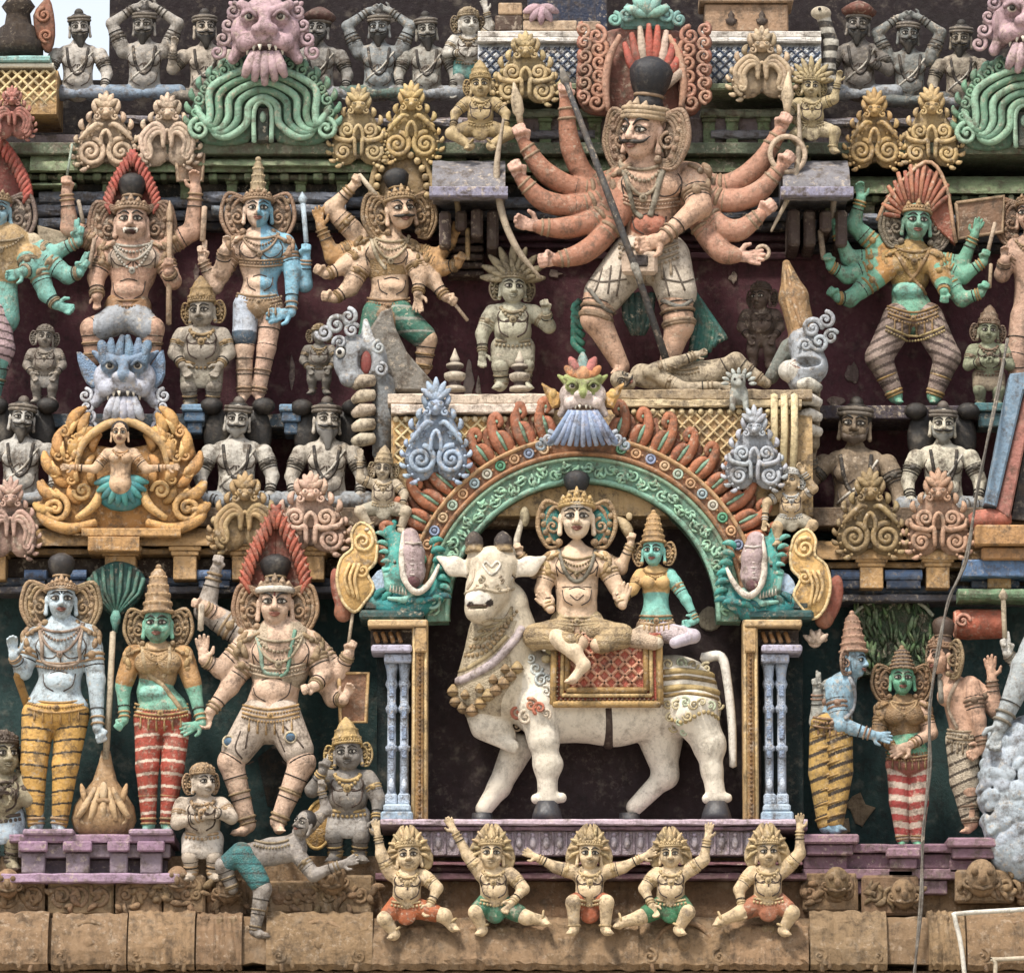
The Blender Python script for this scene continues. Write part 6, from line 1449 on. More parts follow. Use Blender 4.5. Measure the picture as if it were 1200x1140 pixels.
h = f.head(1003, 775, 13.5, yaw=62, d=2); f.kirita(h, 3.4, 'a47e66', c2='8b6550', wide=1.05); f.loops(h, '8d6c58', .9, 2)
f.sash([(996, 796), (1002, 812), (1000, 832), (990, 846)], 3, '8a8f96', 'sash'); m = MB(); m.spiral(958, 752, 11, 1.5, 0, 'b59a84', 3, 68, 1); [m.leaf((958, 756, 70), a, 18, 8, 'bfa690', d=70) for a in (40, 75, 110, 145)]; m.done('conch', f); f.done()
f = Fig('goddess_statue', 'green-faced bride in red and white ringed trousers between the two profiles', 'statue', 1064, 994, 56, '5fa583', k=3.2); f.gold = H('86663f')
f.torso([(1058, 812, 7), (1060, 824, 10)]); f.torso([(1040, 830, 10), (1080, 830, 10)], c=H('8a6a46')); f.torso([(1061, 836, 23), (1062, 850, 20)], c=H('8a6a46')); f.torso([(1063, 860, 17), (1065, 885, 25)])
for g in (-1, 1): f.ell((1060+g*11, 840, 13), (11, 10, 9), c=H('96744a'))
f.arm([(1037, 830, 0), (1030, 862, 4), (1046, 878, 20)], [9, 8, 6], c=H('8a6a46'), hand=('open', 330, 18, 1)); f.arm([(1082, 830, 0), (1092, 860, 4), (1066, 876, 22)], [9, 8, 6], c=H('c09a80'), hand=('open', 205, 22, -1))
f.limb([(1054, 892, 0), (1054, 940, 3), (1058, 984, 0)], [12, 10, 7]); f.limb([(1078, 892, 0), (1077, 940, 3), (1075, 984, 0)], [12, 10, 7]); f.foot((1058, 988, 0), 262, 14); f.foot((1075, 988, 0), 278, 14)
c = SD(2.5, 1.1); st = stripes('a33a36', 'b9a494', 15, .48, 1066, .15, 890); c.chain([f.a((1053, 892, 0)), f.a((1054, 940, 3)), f.a((1058, 982, 0))], [13.5, 11.5, 8], st); c.chain([f.a((1079, 892, 0)), f.a((1077, 940, 3)), f.a((1075, 982, 0))], [13.5, 11.5, 8], st); f.hips(c, 1066, 896, 27.5, 17, H('8a4a40')); c.mesh('trousers', f); f.belt(1065, 878, 25, 4, '86663f', 4, 12, sd=c)
f.pads((1036, 830, -1), (1084, 830, 1), r=9); h = f.head(1059, 796, 13.5, d=8); f.vest([[(1039, 831, 9.5), (1081, 831, 9.5)], [(1061, 837, 23), (1062, 852, 19)]], '84643f', (1060, 820, 9, 14), arms=[((1049, 841, 13), (11, 10, 9)), ((1071, 841, 13), (11, 10, 9))], name='blouse'); f.kirita(h, 1.9, '8f7152', c2='4a3c34'); f.loops(h, '7f5f42', 1.25, 3); f.necklaces(1060, 820, 17, [7, 13, 19], 'a5845a', 1.3); f.done()
f = Fig('god_statue', 'peach figure in left profile with cream wrapped legs beside the pale boulder', 'statue', 1130, 980, 64, 'bf9378', k=3.5); f.gold = H('6f5844')
f.torso([(1111, 792, 9), (1120, 804, 14)], q=.9); f.torso([(1122, 812, 18), (1128, 835, 17), (1132, 862, 17)], q=1.05); f.ell((1110, 818, 10), (11, 12, 10))
f.arm([(1138, 806, 12), (1146, 846, 16), (1152, 878, 18)], [12, 10, 7.5], hand=('relax', 215, 22, 1)); f.arm([(1144, 806, -4), (1168, 832, 0), (1164, 796, 8)], [11, 10, 7], hand=('open', 95, 22, 1)); f.limb([(1130, 880, 0), (1134, 925, 2), (1138, 964, 0)], [18, 14, 9]); f.foot((1138, 970, 0), 200, 16)
c = SD(4, 1.1); st = stripes('b3a48e', '43392f', 13, .26, 1100, .4, 850); c.chain([f.a((1130, 868, 0)), f.a((1132, 915, 2)), f.a((1137, 958, 0))], [21, 18, 11], st, .9); c.mesh('skirt', f, 'carved'); f.belt(1131, 856, 20, 4, '8d7a60', 4, 14, sd=c)
h = f.head(1105, 770, 14.5, yaw=-60, d=2, hair='3a2a22'); f.diadem(h, '85644a', 5, .5); f.jata(h, 2.2, '4a382e', .8, bulb=.9); f.loops(h, '8f7656', 1.2, 3); f.sash([(1104, 792), (1104, 826), (1112, 850)], 3.5, '6f6a60', 'garland'); f.sash([(1128, 792), (1112, 826), (1122, 856)], 2.4, 'a58f78', 'sash'); f.done()
# leafy green canopy, red drum, boulder and the big grey arm
t = Th('leaf_canopy', 'dark green leafy canopy with pale rim behind the bride', 'canopy', 1045, 792, 0)
part('panel', lambda m: m.plate([(998, 792), (998, 722), (1016, 709), (1050, 703), (1080, 710), (1094, 724), (1094, 792)], -20, 2, '2a4026', 2), 'carved', t)
def lf(m):
    rr = random.Random(5)
    for i in range(110): m.leaf((rr.uniform(1000, 1092), rr.uniform(714, 786)), rr.uniform(60, 120), rr.uniform(10, 22), rr.uniform(3, 6), vary(rr.choice(['3a5a30', '4f6f3c', '5f7a50', '2f4a2a']), .2), d=rr.uniform(2, 7))
part('leaves', lf, 'paint', t); part('rim', lambda m: m.tube([(998, 722, 3), (1016, 709, 4), (1050, 702, 4), (1080, 709, 4), (1094, 722, 3)], 2.4, 'a9b09a', n=6, sm=4), 'paint', t)
t = Th('drum', 'orange-red drum lying above the profile figure at the canopy edge', 'drum', 1146, 752, 30)
part('barrel', lambda m: m.lathe((1118, 732, 30), (1176, 731, 30), [(0, 15), (.06, 17), (.3, 18), (.94, 17), (1, 15)], 'b25a40', n=20), 'paint', t); part('head', lambda m: m.ring((1120, 732, 30), (1, 0, 0), 14, 2.5, 'c98a70', n=18), 'paint', t); part('end_scroll', lambda m: m.spiral(1127, 730, 9, 1.4, 0, 'cc8a72', 2.4, 48, 1), 'paint', t)
f = Fig('statue_arm', 'large grey arm of a cropped statue resting a pale hand on the boulder', 'statue', 1200, 880, 96, '98a0a4', k=4); f.gold = H('6d6455')
f.arm([(1240, 720, -10), (1204, 782, 0), (1172, 852, 6)], [20, 17, 11], hand=('relax', 250, 30, 1), bands=(.3, .92)); f.arm([(1230, 770, -14), (1198, 782, -10), (1182, 766, 0)], [10, 9, 7], c=H('b9b6ae'), hand=('point', 100, 22, 1)); f.staff((1179, 748, 2), (1178, 704, 2), 3, 'a9997e', 'spike', head=(14, 5)); f.done()
t = Th('boulder', 'pale blue-white knobbly boulder at the right edge under the grey hand', 'boulder', 1200, 1018, 84)
b = SD(5, 1.5); bc = H('9aa6b2'); rr = random.Random(11); b.cap((1214, 878, 74), (1208, 985, 74), 42, 52, bc, .7)
for iy in range(13):
    for ia in range(9):
        y = 862+iy*12+rr.uniform(-3, 3); a = -1.7+ia*.4+(.2 if iy % 2 else 0)+rr.uniform(-.07, .07); tt = (y-856)/158; R = (39+20*math.sin(PI*min(1, tt*.9+.1)))
        b.ell((1210+R*math.sin(a), y, 74+R*.68*math.cos(a)), (11.5+rr.uniform(-2, 4), 9+rr.uniform(-2, 3), 4.5), vary(bc, .06), rot(yaw=math.degrees(a), roll=rr.uniform(-35, 35)), k=2)
b.mesh('rock', t, 'paint')
part('plaster_patch', lambda m: (m.plate([(1000, 935), (1010, 930), (1016, 944), (1028, 948), (1020, 958), (1012, 970), (1004, 966), (998, 950), (992, 946)], -26, -22, '8d7a60', .8), m.plate([(986, 962), (996, 960), (998, 976), (988, 980), (982, 972)], -26, -22, '8d7a60', .8)), 'stone')
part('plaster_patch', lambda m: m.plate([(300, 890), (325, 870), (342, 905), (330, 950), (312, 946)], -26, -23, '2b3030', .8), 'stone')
part('plaster_patch', lambda m: m.plate([(822, 712), (834, 700), (846, 706), (850, 722), (838, 730), (826, 726)], 1, 6, '8f8672', 1.5, sm=2), 'stone', SH)
# five cream dwarf dancers
def dancer(x, top, lab, arms, legs, cloth, sk='cbb088', yaw=0, d=124, lean=0, crown='fan', face='calm', h=140, fat=.86): return gana(x, top, top+h, lab, d, sk, fat=fat, arms=arms, legs=legs, cloth=cloth, crown=crown, crc='b59a6c', yaw=yaw, lean=lean, group='dancing dwarfs under the bull platform', face=face)
dancer(476, 966, 'cream dwarf dancer with orange loincloth and raised arm at the left end of the row', [[(-13, 42, 0), (-21, 26, 4), (-24, 10, 6), 'open'], [(14, 43, 0), (26, 54, 4), (20, 68, 8)]], [[(-7, 68, 0), (-18, 80, 10), (-9, 92, 4)], [(8, 70, 0), (32, 77, 6), (38, 85, 4)]], 'a8552c', lean=2)
dancer(580, 964, 'cream dwarf dancer with dark green loincloth tossing one arm up behind', [[(-12, 42, 0), (-23, 28, 2), (-34, 8, 4), 'open'], [(13, 43, 0), (24, 56, 4), (14, 68, 10)]], [[(-7, 68, 0), (-16, 76, 10), (-10, 90, 4)], [(8, 70, 0), (26, 80, 8), (40, 82, 4)]], '2f6a4e', lean=-3, yaw=8)
dancer(691, 964, 'cream dwarf dancer stretching both arms wide with red apron', [[(-12, 42, 0), (-28, 38, 2), (-44, 30, 4), 'open'], [(12, 42, 0), (28, 38, 2), (44, 30, 4), 'open']], [[(-7, 66, 0), (-14, 68, 14), (-13, 90, 10)], [(7, 66, 0), (14, 68, 14), (13, 90, 10)]], 'a04e2c')
dancer(786, 964, 'cream dwarf dancer with green loincloth leaning on one hand, arm lifted', [[(-12, 43, 0), (-22, 56, 4), (-16, 70, 10)], [(13, 42, 0), (28, 32, 4), (31, 14, 6), 'open']], [[(-7, 70, 0), (-26, 80, 8), (-42, 84, 4)], [(7, 68, 0), (14, 76, 12), (6, 90, 6)]], '2d7048', yaw=-6)
dancer(900, 962, 'pale dwarf dancer with long face and ochre belly at the row\'s right end', [[(-13, 43, 0), (-24, 58, 4), (-22, 72, 8)], [(14, 42, 0), (27, 28, 4), (27, 8, 6), 'open']], [[(-8, 70, 0), (-24, 78, 8), (-40, 84, 4)], [(8, 68, 0), (20, 78, 12), (12, 92, 6)]], '9a5a3c', sk='bfa47c', face='fierce')
# ---------------------------------------------------------------- middle tier statues
MD = -48
f = Fig('hero_god_statue', 'great moustached hero god with ten arms and long dark spear above the arch', 'statue', 755, 440, -2, 'c49a7e', k=5, cell=1.35); f.gold = H('8a6f55'); AR_ = H('a36a50')
f.torso([(752, 178, 15), (756, 196, 20)]); f.torso([(738, 203, 16), (804, 203, 16)]); f.torso([(764, 212, 38), (764, 234, 33), (761, 262, 25), (758, 296, 30)])
for g in (-1, 1): f.ell((764+g*19, 218, 17), (19, 15, 10))
f.ell((761, 266, 13), (21, 14, 11), c=H('b0684f')); f.ell((761, 270, 24), (2, 2, 2.5), cut=True, k=1)
HP = H('cf9f8a')
def harm(pts, c, hd, r=(13.5, 11.5, 11.5, 7.2), sd_=1):
    """a curved arm with armlet and bracelets"""
    P = spline([f.a(p) for p in pts], 5); n = len(P); rs = np.interp(np.linspace(0, 3, n), [0, 1, 2, 3], r)
    f.b.chain(P, rs, c)
    for nm, ts in (('armlet', ((.24, .14), (.3, .24), (.36, .14), (.44, .07))), ('bracelet', ((.8, .07), (.88, .24), (.95, .24)))):
        m = MB()
        for t, k in ts:
            u = t*(n-1); a = int(u); p = P[a]+(P[a+1]-P[a])*(u-a); rr = rs[a]
            m.ring(p, P[a+1]-P[a], rr*1.06, max(.9, rr*k), f.gold if k > .1 else BLACK, n=16, m=5)
        m.done(nm, f)
    f.hand(pts[-1], *hd, c=HP)
for p, h_ in (([(734, 204, -12), (694, 210, -12), (670, 170, -6), (663, 116, 0)], ('fist', 92, 34, 1)), ([(734, 208, -6), (690, 222, -2), (642, 204, 6), (614, 168, 12)], ('fist', 110, 34, 1)), ([(734, 214, 0), (690, 240, 6), (640, 238, 14), (610, 212, 20)], ('fist', 115, 34, 1)), ([(736, 222, 4), (700, 258, 12), (664, 270, 20), (630, 270, 26)], ('relax', 165, 34, 1)), ([(738, 230, 8), (712, 274, 16), (684, 300, 24), (652, 310, 30)], ('fist', 185, 34, 1))): harm(p, AR_, h_)
for p, h_ in (([(808, 204, -12), (850, 214, -10), (888, 194, -2), (916, 152, 6)], ('fist', 65, 33, -1)), ([(808, 210, -4), (846, 234, 0), (886, 228, 8), (916, 198, 16)], ('fist', 50, 33, -1)), ([(808, 218, -2), (836, 258, 4), (864, 272, 12), (892, 254, 18)], ('fist', 40, 33, -1)), ([(806, 224, -4), (826, 270, 2), (846, 296, 10), (864, 302, 16)], ('open', 355, 33, -1))): harm(p, H('ad7a62'), h_)
f.arm([(812, 206, 6), (820, 244, 20), (776, 286, 38)], [16.5, 13.5, 10], hand=('relax', 200, 34, -1), bands=(.55, .9))
f.limb([(742, 302, 0), (704, 352, 10), (698, 376, 12)], [25, 20, 17.5], k=4); f.limb([(698, 374, 12), (728, 430, 4)], [17, 10])
f.limb([(782, 302, 0), (792, 350, 10), (796, 384, 12)], [25, 20, 17], k=4); f.limb([(796, 382, 12), (782, 430, 8)], [16.5, 10]); f.foot((728, 433, 4), 240, 24); f.foot((781, 433, 8), 260, 24)
c = SD(5, 1.35); cc = H('bcae9c'); c.chain([f.a((742, 302, 0)), f.a((708, 346, 9))], [28, 24], cc); c.chain([f.a((782, 302, 0)), f.a((793, 344, 9))], [28, 24], cc); f.hips(c, 760, 308, 36, 26, cc); c.mesh('short_trousers', f)
f.belt(760, 288, 34, 9, 'a08c74', 4, 18, r=1.8, sd=c)
for a, b_ in (((688, 340), (734, 360)), ((775, 356), (822, 342))): f.sash([a, ((a[0]+b_[0])/2, max(a[1], b_[1])+8), b_], 2.8, '6a675f', 'trouser_hem')
f.pads((730, 203, -1), (818, 203, 1), r=17); f.contours(764, 216, 36, 761, 266, 21, 1.1); f.lines([[(706, 318), (700, 340), (694, 352)], [(716, 316), (712, 350)], [(728, 316), (722, 352)], [(776, 318), (784, 352)], [(790, 316), (802, 346)], [(690, 330), (706, 336), (734, 332)], [(776, 332), (800, 336), (818, 326)]], 1.3, '554a40', sd=c)
m = MB(); m.box(728, 770, 302, 330, 34, 44, 'b39a84', 4); m.box(738, 760, 306, 322, 40, 46, '2a2020', 3); m.done('buckle', f)
h = f.head(754, 154, 23.5, yaw=-36, pitch=8, roll=10, d=16, face='fierce', moust=.7, c=H('d3aa92'))
m = MB()
for g in (0, .2, .42): m.tube([h.p(1.14*math.sin(a), -.62-g, 1.08*math.cos(a)-.12) for a in np.linspace(-2, 2, 15)], .15*h.w, 'a99070', n=7)
m.done('headband', f); f.diadem(h, 'a98f72', 5, .5); f.jata(h, 2.7, '1f2026', .85, bulb=1.0); f.loops(h, '94765e', 1.1, 5)
# large halo: scroll column on the left, red feathers on the right
m = MB(); m.plate([(684, 118), (676, 84), (682, 48), (706, 26), (750, 18), (800, 24), (826, 46), (832, 84), (822, 118), (800, 126), (720, 126)], -42, -34, '7d4a3c', 3, sm=3, smooth=True); m.done('halo', f)
for g, xs in ((-1, (700, 686, 714)), (1, (812, 828, 800))):
    m = MB()
    for k in range(6):
        y = 112-k*16; o = 4*math.sin(k*.6)
        m.spiral(xs[0]-g*o, y, 12, 1.5, 90, vary('a8735c', .12), 3.2, -26, g); m.spiral(xs[1]-g*o*.6+g*2, y-7, 8.5, 1.4, 270, vary('b5846c', .12), 2.4, -24, -g)
        m.leaf((xs[1], y), 90-g*60, 18, 9, vary('a86a54', .12), d=-28, bend=g*.9)
    m.tube([(xs[2], 122, -24), (xs[2]+g*3, 90, -22), (xs[2]-g*2, 58, -22), (xs[2]-g*14, 32, -24)], [3, 5, 5, 3], vary('b8896e', .1), n=8, sm=4); m.done('halo_scroll', f)
m = MB()
for i in range(9): a = 22+i*14; ar = math.radians(a); m.tube([(764+18*math.cos(ar), 104-22*math.sin(ar), -22), (764+34*math.cos(ar), 100-50*math.sin(ar), -18), (764+44*math.cos(ar), 98-80*math.sin(ar), -24)], [4, 6, 3], vary('a84a3a' if i % 3 else 'b8a08a', .12), n=7, sm=3, q=.7)
m.done('halo_feather', f)
f.necklaces(754, 186, 28, [16, 30, 46], '9c8a72', 2); f.sash([(728, 190), (736, 220), (742, 246), (752, 258)], 3.4, '77705f', 'shawl'); f.sash([(790, 182), (776, 206), (768, 236), (762, 256)], 4, '8a8271', 'shawl'); f.belt(764, 232, 33, 7, 'a5866c', 3, 9, tass=False, name='chest_band')
for pl, nm in (([(590, 140, 16), (582, 200, 18), (588, 252, 24), (606, 296, 26), (634, 330, 22)], 'bow'), ([(938, 120, 4), (938, 170, 10), (930, 220, 16), (904, 274, 18)], 'bow')):
    m = MB(); m.tube([f.a(p) for p in pl], [1.6, 4, 4.4, 4, 1.6] if len(pl) == 5 else [1.5, 3.5, 3.6, 1.5], 'a3917a', n=8, sm=6); m.done(nm, f)
m = MB(); m.lathe(f.a((610, 146, 14)), f.a((602, 96, 14)), [(0, 4), (.2, 4), (.3, 7), (.6, 7), (.8, 4), (1, 1)], 'bda889', n=12); m.done('bell', f)
m = MB(); m.ring(f.a((924, 182, 16)), (0.2, 0, 1), 21, 3.2, 'bfa68c', n=26, m=8); m.done('hoop', f); m = MB(); m.ring(f.a((894, 298, 16)), (.1, 0, 1), 7.5, 2.4, 'bfa68c', n=18); m.done('ring', f)
m = MB(); m.lathe(f.a((924, 138, 6)), f.a((926, 82, 6)), [(0, 3), (.3, 5), (.5, 8), (.75, 5), (1, .6)], 'c2ab8a', n=12); m.done('torch', f)
m = MB()
for i in range(9): m.tube([f.a((800+i*2, 318+i*3, -12)), f.a((816+i*4, 360+i*4, -14)), f.a((806+i*5, 440-i*6, -12))], [3, 5, 3.4], vary('245a50', .15), n=7, sm=4)
m.done('green_robe', f); m = MB()
for i in range(5): m.tube([f.a((680-i, 350+i*8, -10)), f.a((672, 360+i*10, -8)), f.a((684, 372+i*10, -8))], 4, vary('2f7a68', .15), n=7, sm=3)
m.done('green_robe', f); m = MB()
for i in range(5): m.tube([f.a((732+i*8, 344, 2)), f.a((734+i*7, 372, 0)), f.a((742+i*3, 392, -2))], [5, 5, 2.5], vary('23443f', .15), n=7)
m.done('green_robe', f)
f.done()
t = Th('spear', 'long dark spear gripped by the ten-armed hero, its foot on the ridge', 'spear', 790, 446, 34)
part('shaft', lambda m: m.tube([(664, 94, 34), (720, 247, 46), (745, 316, 46), (790, 446, 20)], [3.2, 4.4, 4, 4.6], '3c3c3e', n=8), 'paint', t); part('spearhead', lambda m: m.lathe((740, 304, 47), (752, 334, 44), [(0, 1), (.3, 5), (.6, 4.5), (1, 3)], '8f8a80', n=10), 'paint', t)
part('blade', lambda m: m.lathe((665, 97, 34), (657, 72, 34), [(0, 3), (.25, 6), (.5, 5), (1, .4)], '6a645c', n=8, q=.4), 'paint', t)
# half peach, half blue god
sx = split_x('c8a78e', '6fa3bd', 305, 0)
f = Fig('split_god_statue', 'standing god coloured half peach and half sky blue with white shorts', 'statue', 300, 480, MD, sx, k=3.5); f.gold = H('96765a')
f.torso([(303, 262, 9), (304, 276, 13)]); f.torso([(284, 283, 13), (324, 283, 13)]); f.torso([(305, 290, 28), (305, 306, 26), (304, 330, 19), (302, 352, 25)])
for g in (-1, 1): f.ell((305+g*13, 296, 13), (12, 10, 7))
f.ell((304, 334, 10), (15, 9, 8))
BLU_ = H('74aac4')
f.arm([(276, 286, 0), (258, 318, 4), (263, 296, 22)], [11, 9.5, 8], hand=('relax', 80, 16, 1)); f.arm([(274, 288, -8), (250, 334, -4), (236, 304, 4)], [11, 9.5, 7], hand=('point', 92, 20, 1))
f.arm([(333, 284, 0), (342, 318, 4), (341, 368, 12)], [11.5, 10, 7], c=BLU_, hand=('open', 190, 24, -1)); f.arm([(334, 286, -8), (356, 332, -4), (358, 302, 4)], [10, 9, 6.5], c=BLU_, hand=('fist', 90, 20, -1))
f.limb([(289, 360, 0), (286, 408, 3), (286, 460, 0)], [14, 11, 8]); f.limb([(318, 360, 0), (312, 408, 3), (303, 460, 0)], [14.5, 11, 8], c=H('c39d86')); f.foot((286, 466, 0), 255, 16); f.foot((303, 466, 0), 285, 16, c=H('c39d86'))
c = SD(2.5, 1.1); c.chain([f.a((288, 358, 0)), f.a((286, 392, 3))], [16, 14], H('aab4c4')); c.cap(f.a((286, 393, 3)), f.a((286, 396, 3)), 14.4, 14.4, H('3e5264')); f.hips(c, 303, 360, 26, 16, H('8c7050')); c.mesh('shorts', f); f.belt(303, 344, 26, 6, '94795a', 4, 13)
f.pads((278, 284, -1), (331, 284, 1), r=11); f.contours(305, 292, 26, 304, 334, 16); h = f.head(301, 245, 15.5, d=8, yaw=3, c=split_x('cdb09a', '6a9fb8', 302, -.1, 245)); f.loops(h, '93745a', 1.35, 3); f.diadem(h, '97795c', 5, .55); f.kirita(h, 3.1, 'a5906e', c2='8c7858', wide=.62)
f.necklaces(304, 274, 22, [8, 16, 24], '8d745c', 1.4); f.belt(305, 304, 25, 4, '8a6e52', 3, 7, tass=False, name='chest_band'); f.staff((236, 282, 6), (238, 242, 6), 3.4, 'b79a80', 'wand'); f.staff((358, 284, 6), (354, 238, 6), 3, 'a8bccb', 'trident', head=(14, 5)); f.done()
# grinning ape-faced god
f = Fig('grinning_god_statue', 'grinning lion-faced peach god with black topknot seated behind the blue lion mask', 'statue', 150, 420, MD, 'b68c74', k=3.5); f.gold = H('8d6f50')
f.torso([(153, 276, 12), (154, 288, 14)]); f.torso([(132, 292, 13), (180, 292, 13)]); f.torso([(156, 300, 30), (155, 318, 27), (151, 342, 21), (149, 366, 24)])
for g in (-1, 1): f.ell((156+g*15, 304, 13), (14, 12, 8), c=H('b9a592'))
f.ell((151, 342, 10), (19, 10, 9))
f.arm([(126, 292, -6), (80, 266, -2), (76, 224, 4)], [12, 11, 8], hand=('fist', 90, 22, 1)); f.arm([(124, 296, 0), (112, 326, 4), (114, 350, 14)], [12, 10, 8.5], hand=('relax', 270, 16, 1)); f.arm([(186, 294, 0), (202, 330, 6), (198, 322, 18)], [12, 10, 8], hand=('fist', 90, 20, -1))
f.arm([(186, 290, -6), (224, 270, -2), (228, 222, 4)], [12, 11, 8.5], hand=('relax', 95, 22, -1))
f.limb([(136, 376, 2), (108, 388, 14), (110, 420, 10)], [17, 13, 10]); f.limb([(162, 376, 2), (180, 388, 14), (178, 420, 10)], [17, 13, 10])
c = SD(3, 1.2); c.chain([f.a((138, 374, 2)), f.a((114, 388, 13))], [19, 15], H('8e939a')); c.chain([f.a((160, 374, 2)), f.a((176, 388, 13))], [19, 15], H('8e939a')); c.cap(f.a((138, 360, 0)), f.a((160, 360, 0)), 17, 17, H('8c6440'), .9); c.mesh('short_trousers', f)
f.pads((127, 292, -1), (185, 292, 1), r=11); f.contours(156, 302, 27, 151, 342, 20); h = f.head(153, 259, 18, d=10, face='grin', c=H('c09a84'), fat=1.25); f.loops(h, '836650', 1.25, 5); f.diadem(h, '91745a', 5, .5); f.jata(h, 2.1, '1f1f22', .75); f.flames(h, '9c4438', 30, 78)
f.necklaces(155, 284, 24, [8, 15, 24, 34], 'a29c90', 1.5); f.belt(149, 352, 23, 3, '86603c', 2, 7, tass=False); f.staff((198, 382, 12), (198, 262, 12), 3.4, 'a5886c', 'spear', head=(26, 4)); f.staff((76, 208, 6), (82, 168, 6), 1.6, '8fa090', 'wand'); f.done()
plaque('small tan square shield in the grinning god\'s raised hand', 206, 239, 178, 212, MD-6, 'a5886c', '8a6a50')
# moustached ochre god
OC = H('b08350')
f = Fig('ochre_god_statue', 'moustached ochre god with beaded arch halo and eight arms left of the ridge', 'statue', 456, 440, MD, 'c4a284', k=4); f.gold = H('86683f')
f.torso([(460, 268, 10), (458, 280, 14)]); f.torso([(432, 284, 14), (478, 292, 14)]); f.torso([(453, 296, 28), (455, 312, 24), (457, 336, 21), (454, 362, 25)])
for g in (-1, 1): f.ell((452+g*13, 298+g*3, 13), (13, 11, 8))
f.ell((459, 338, 10), (16, 9, 8))
for p in ([(420, 276, -4), (388, 244, 2), (412, 220, 10), 60, 'fist'], [(422, 286, -8), (390, 300, -2), (375, 266, 6), 100, 'open'], [(424, 296, 0), (406, 312, 6), (382, 324, 14), 150, 'fist'], [(426, 304, 2), (410, 338, 8), (392, 352, 14), 170, 'fist']): f.arm(p[:3], [11.5, 10, 7], c=OC if p[0][2] < -5 else None, hand=(p[4], p[3], 20, 1))
for p in ([(484, 294, -8), (512, 300, -4), (530, 282, 6), 70, 'open'], [(484, 300, -2), (518, 314, 4), (536, 312, 12), 60, 'fist'], [(484, 304, 2), (506, 328, 6), (522, 350, 12), 330, 'fist'], [(482, 302, 6), (492, 326, 12), (490, 348, 20), 270, 'open']): f.arm(p[:3], [11, 9.5, 7], c=OC if p[0][2] < 0 else None, hand=(p[4], p[3], 19, -1))
f.limb([(466, 368, 2), (500, 400, 10), (496, 432, 4)], [16, 12, 9]); f.limb([(442, 368, 0), (430, 410, 4), (440, 440, 0)], [16, 12, 9]); c = SD(3, 1.2); c.chain([f.a((466, 368, 2)), f.a((496, 396, 9))], [18.5, 15], stripes('2f6a58', '8a8f84', 15, .18)); c.chain([f.a((442, 368, 0)), f.a((433, 404, 4))], [18.5, 15], H('2f6a58')); f.hips(c, 454, 372, 28, 20, H('8c6a48')); c.mesh('short_trousers', f)
f.pads((428, 284, -1), (482, 294, 1), r=11); f.contours(453, 300, 25, 459, 338, 17); h = f.head(469, 246, 16.5, yaw=18, roll=-6, d=9, moust=.1, face='fierce', c=H('c9a588')); f.loops(h, '8c6e4c', 1.25, 4); f.diadem(h, 'a5865e', 5, .6); f.jata(h, 2.0, '26272a', .72)
m = MB(); P = [(470+36*math.cos(a), 222-54*math.sin(a), MD-8) for a in np.linspace(-.1, PI+.1, 20)]; m.tube(P, 4, 'a58a5c', n=7); m.beads([(470+30*math.cos(a), 222-46*math.sin(a), MD-4) for a in np.linspace(-.1, PI+.1, 20)], 4.6, 'b89c6c', 2.1); m.sph((470, 218, MD-14), (28, 46, 6), '8a6f48', nu=18, nv=10); m.done('halo', f)
f.vest([[(430, 286, 13), (479, 293, 13)], [(453, 298, 28), (455, 313, 24)]], '9c7c50', (458, 280, 11, 30)); f.necklaces(458, 276, 22, [10, 20, 30], '9c8a6c', 1.6); f.belt(455, 350, 25, 5, '8c6a48', 4, 14); f.sash([(434, 278), (440, 300), (452, 318)], 2.4, 'a5977c', 'sash'); f.staff((420, 206, 14), (440, 230, 14), 3, 'c5b399', 'dagger'); f.staff((538, 258, 8), (534, 226, 8), 3.4, '8d7550', 'wand'); f.staff((548, 306, 14), (548, 270, 14), 3, '9a7a4c', 'wand'); f.staff((526, 350, 14), (548, 378, 14), 2.2, 'b59a80', 'stick'); f.done()
# green god with fan crown
f = Fig('green_god_statue', 'green many-armed god with fan-shaped terracotta crown and ringed leggings', 'statue', 1070, 480, MD, '5f9a80', k=3.5); f.gold = H('94743f'); GB2 = H('9c7a42')
f.torso([(1074, 276, 10), (1072, 288, 13)]); f.torso([(1050, 302, 13), (1092, 304, 13)], c=GB2); f.torso([(1070, 306, 27), (1068, 322, 22)], c=GB2); f.torso([(1066, 330, 18), (1066, 344, 19), (1070, 366, 27)])
f.ell((1065, 342, 11), (18, 9, 9), c=H('6cae9c'))
for g in (-1, 1): f.ell((1069+g*13, 312, 12), (12, 10, 8), c=GB2)
for p in ([(1042, 298, -8), (1002, 262, -2), (1011, 232, 4), 95, 'relax'], [(1042, 304, -2), (996, 302, 2), (982, 272, 10), 105, 'fist'], [(1042, 308, 2), (994, 324, 8), (974, 314, 14), 110, 'fist'], [(1044, 314, 6), (996, 352, 12), (982, 352, 18), 140, 'fist']): f.arm(p[:3], [11, 9.5, 7], hand=(p[4], p[3], 19, 1)); f.limb([p[0], tuple(np.array(p[0])*.6+np.array(p[1])*.4)], [12.2, 11.2], c=H('a9773a'))
for p in ([(1098, 304, -6), (1130, 308, -2), (1144, 276, 6), 70, 'open'], [(1098, 310, 0), (1130, 324, 4), (1154, 308, 10), 75, 'fist'], [(1098, 314, 4), (1128, 352, 10), (1150, 346, 16), 60, 'fist'], [(1097, 308, 8), (1106, 336, 16), (1106, 346, 26), 270, 'fist']): f.arm(p[:3], [10.5, 9, 6.5], hand=(p[4], p[3], 18, -1))
f.limb([(1094, 304, 6), (1104, 328, 12)], [12.5, 11.5], c=H('9c7440'))
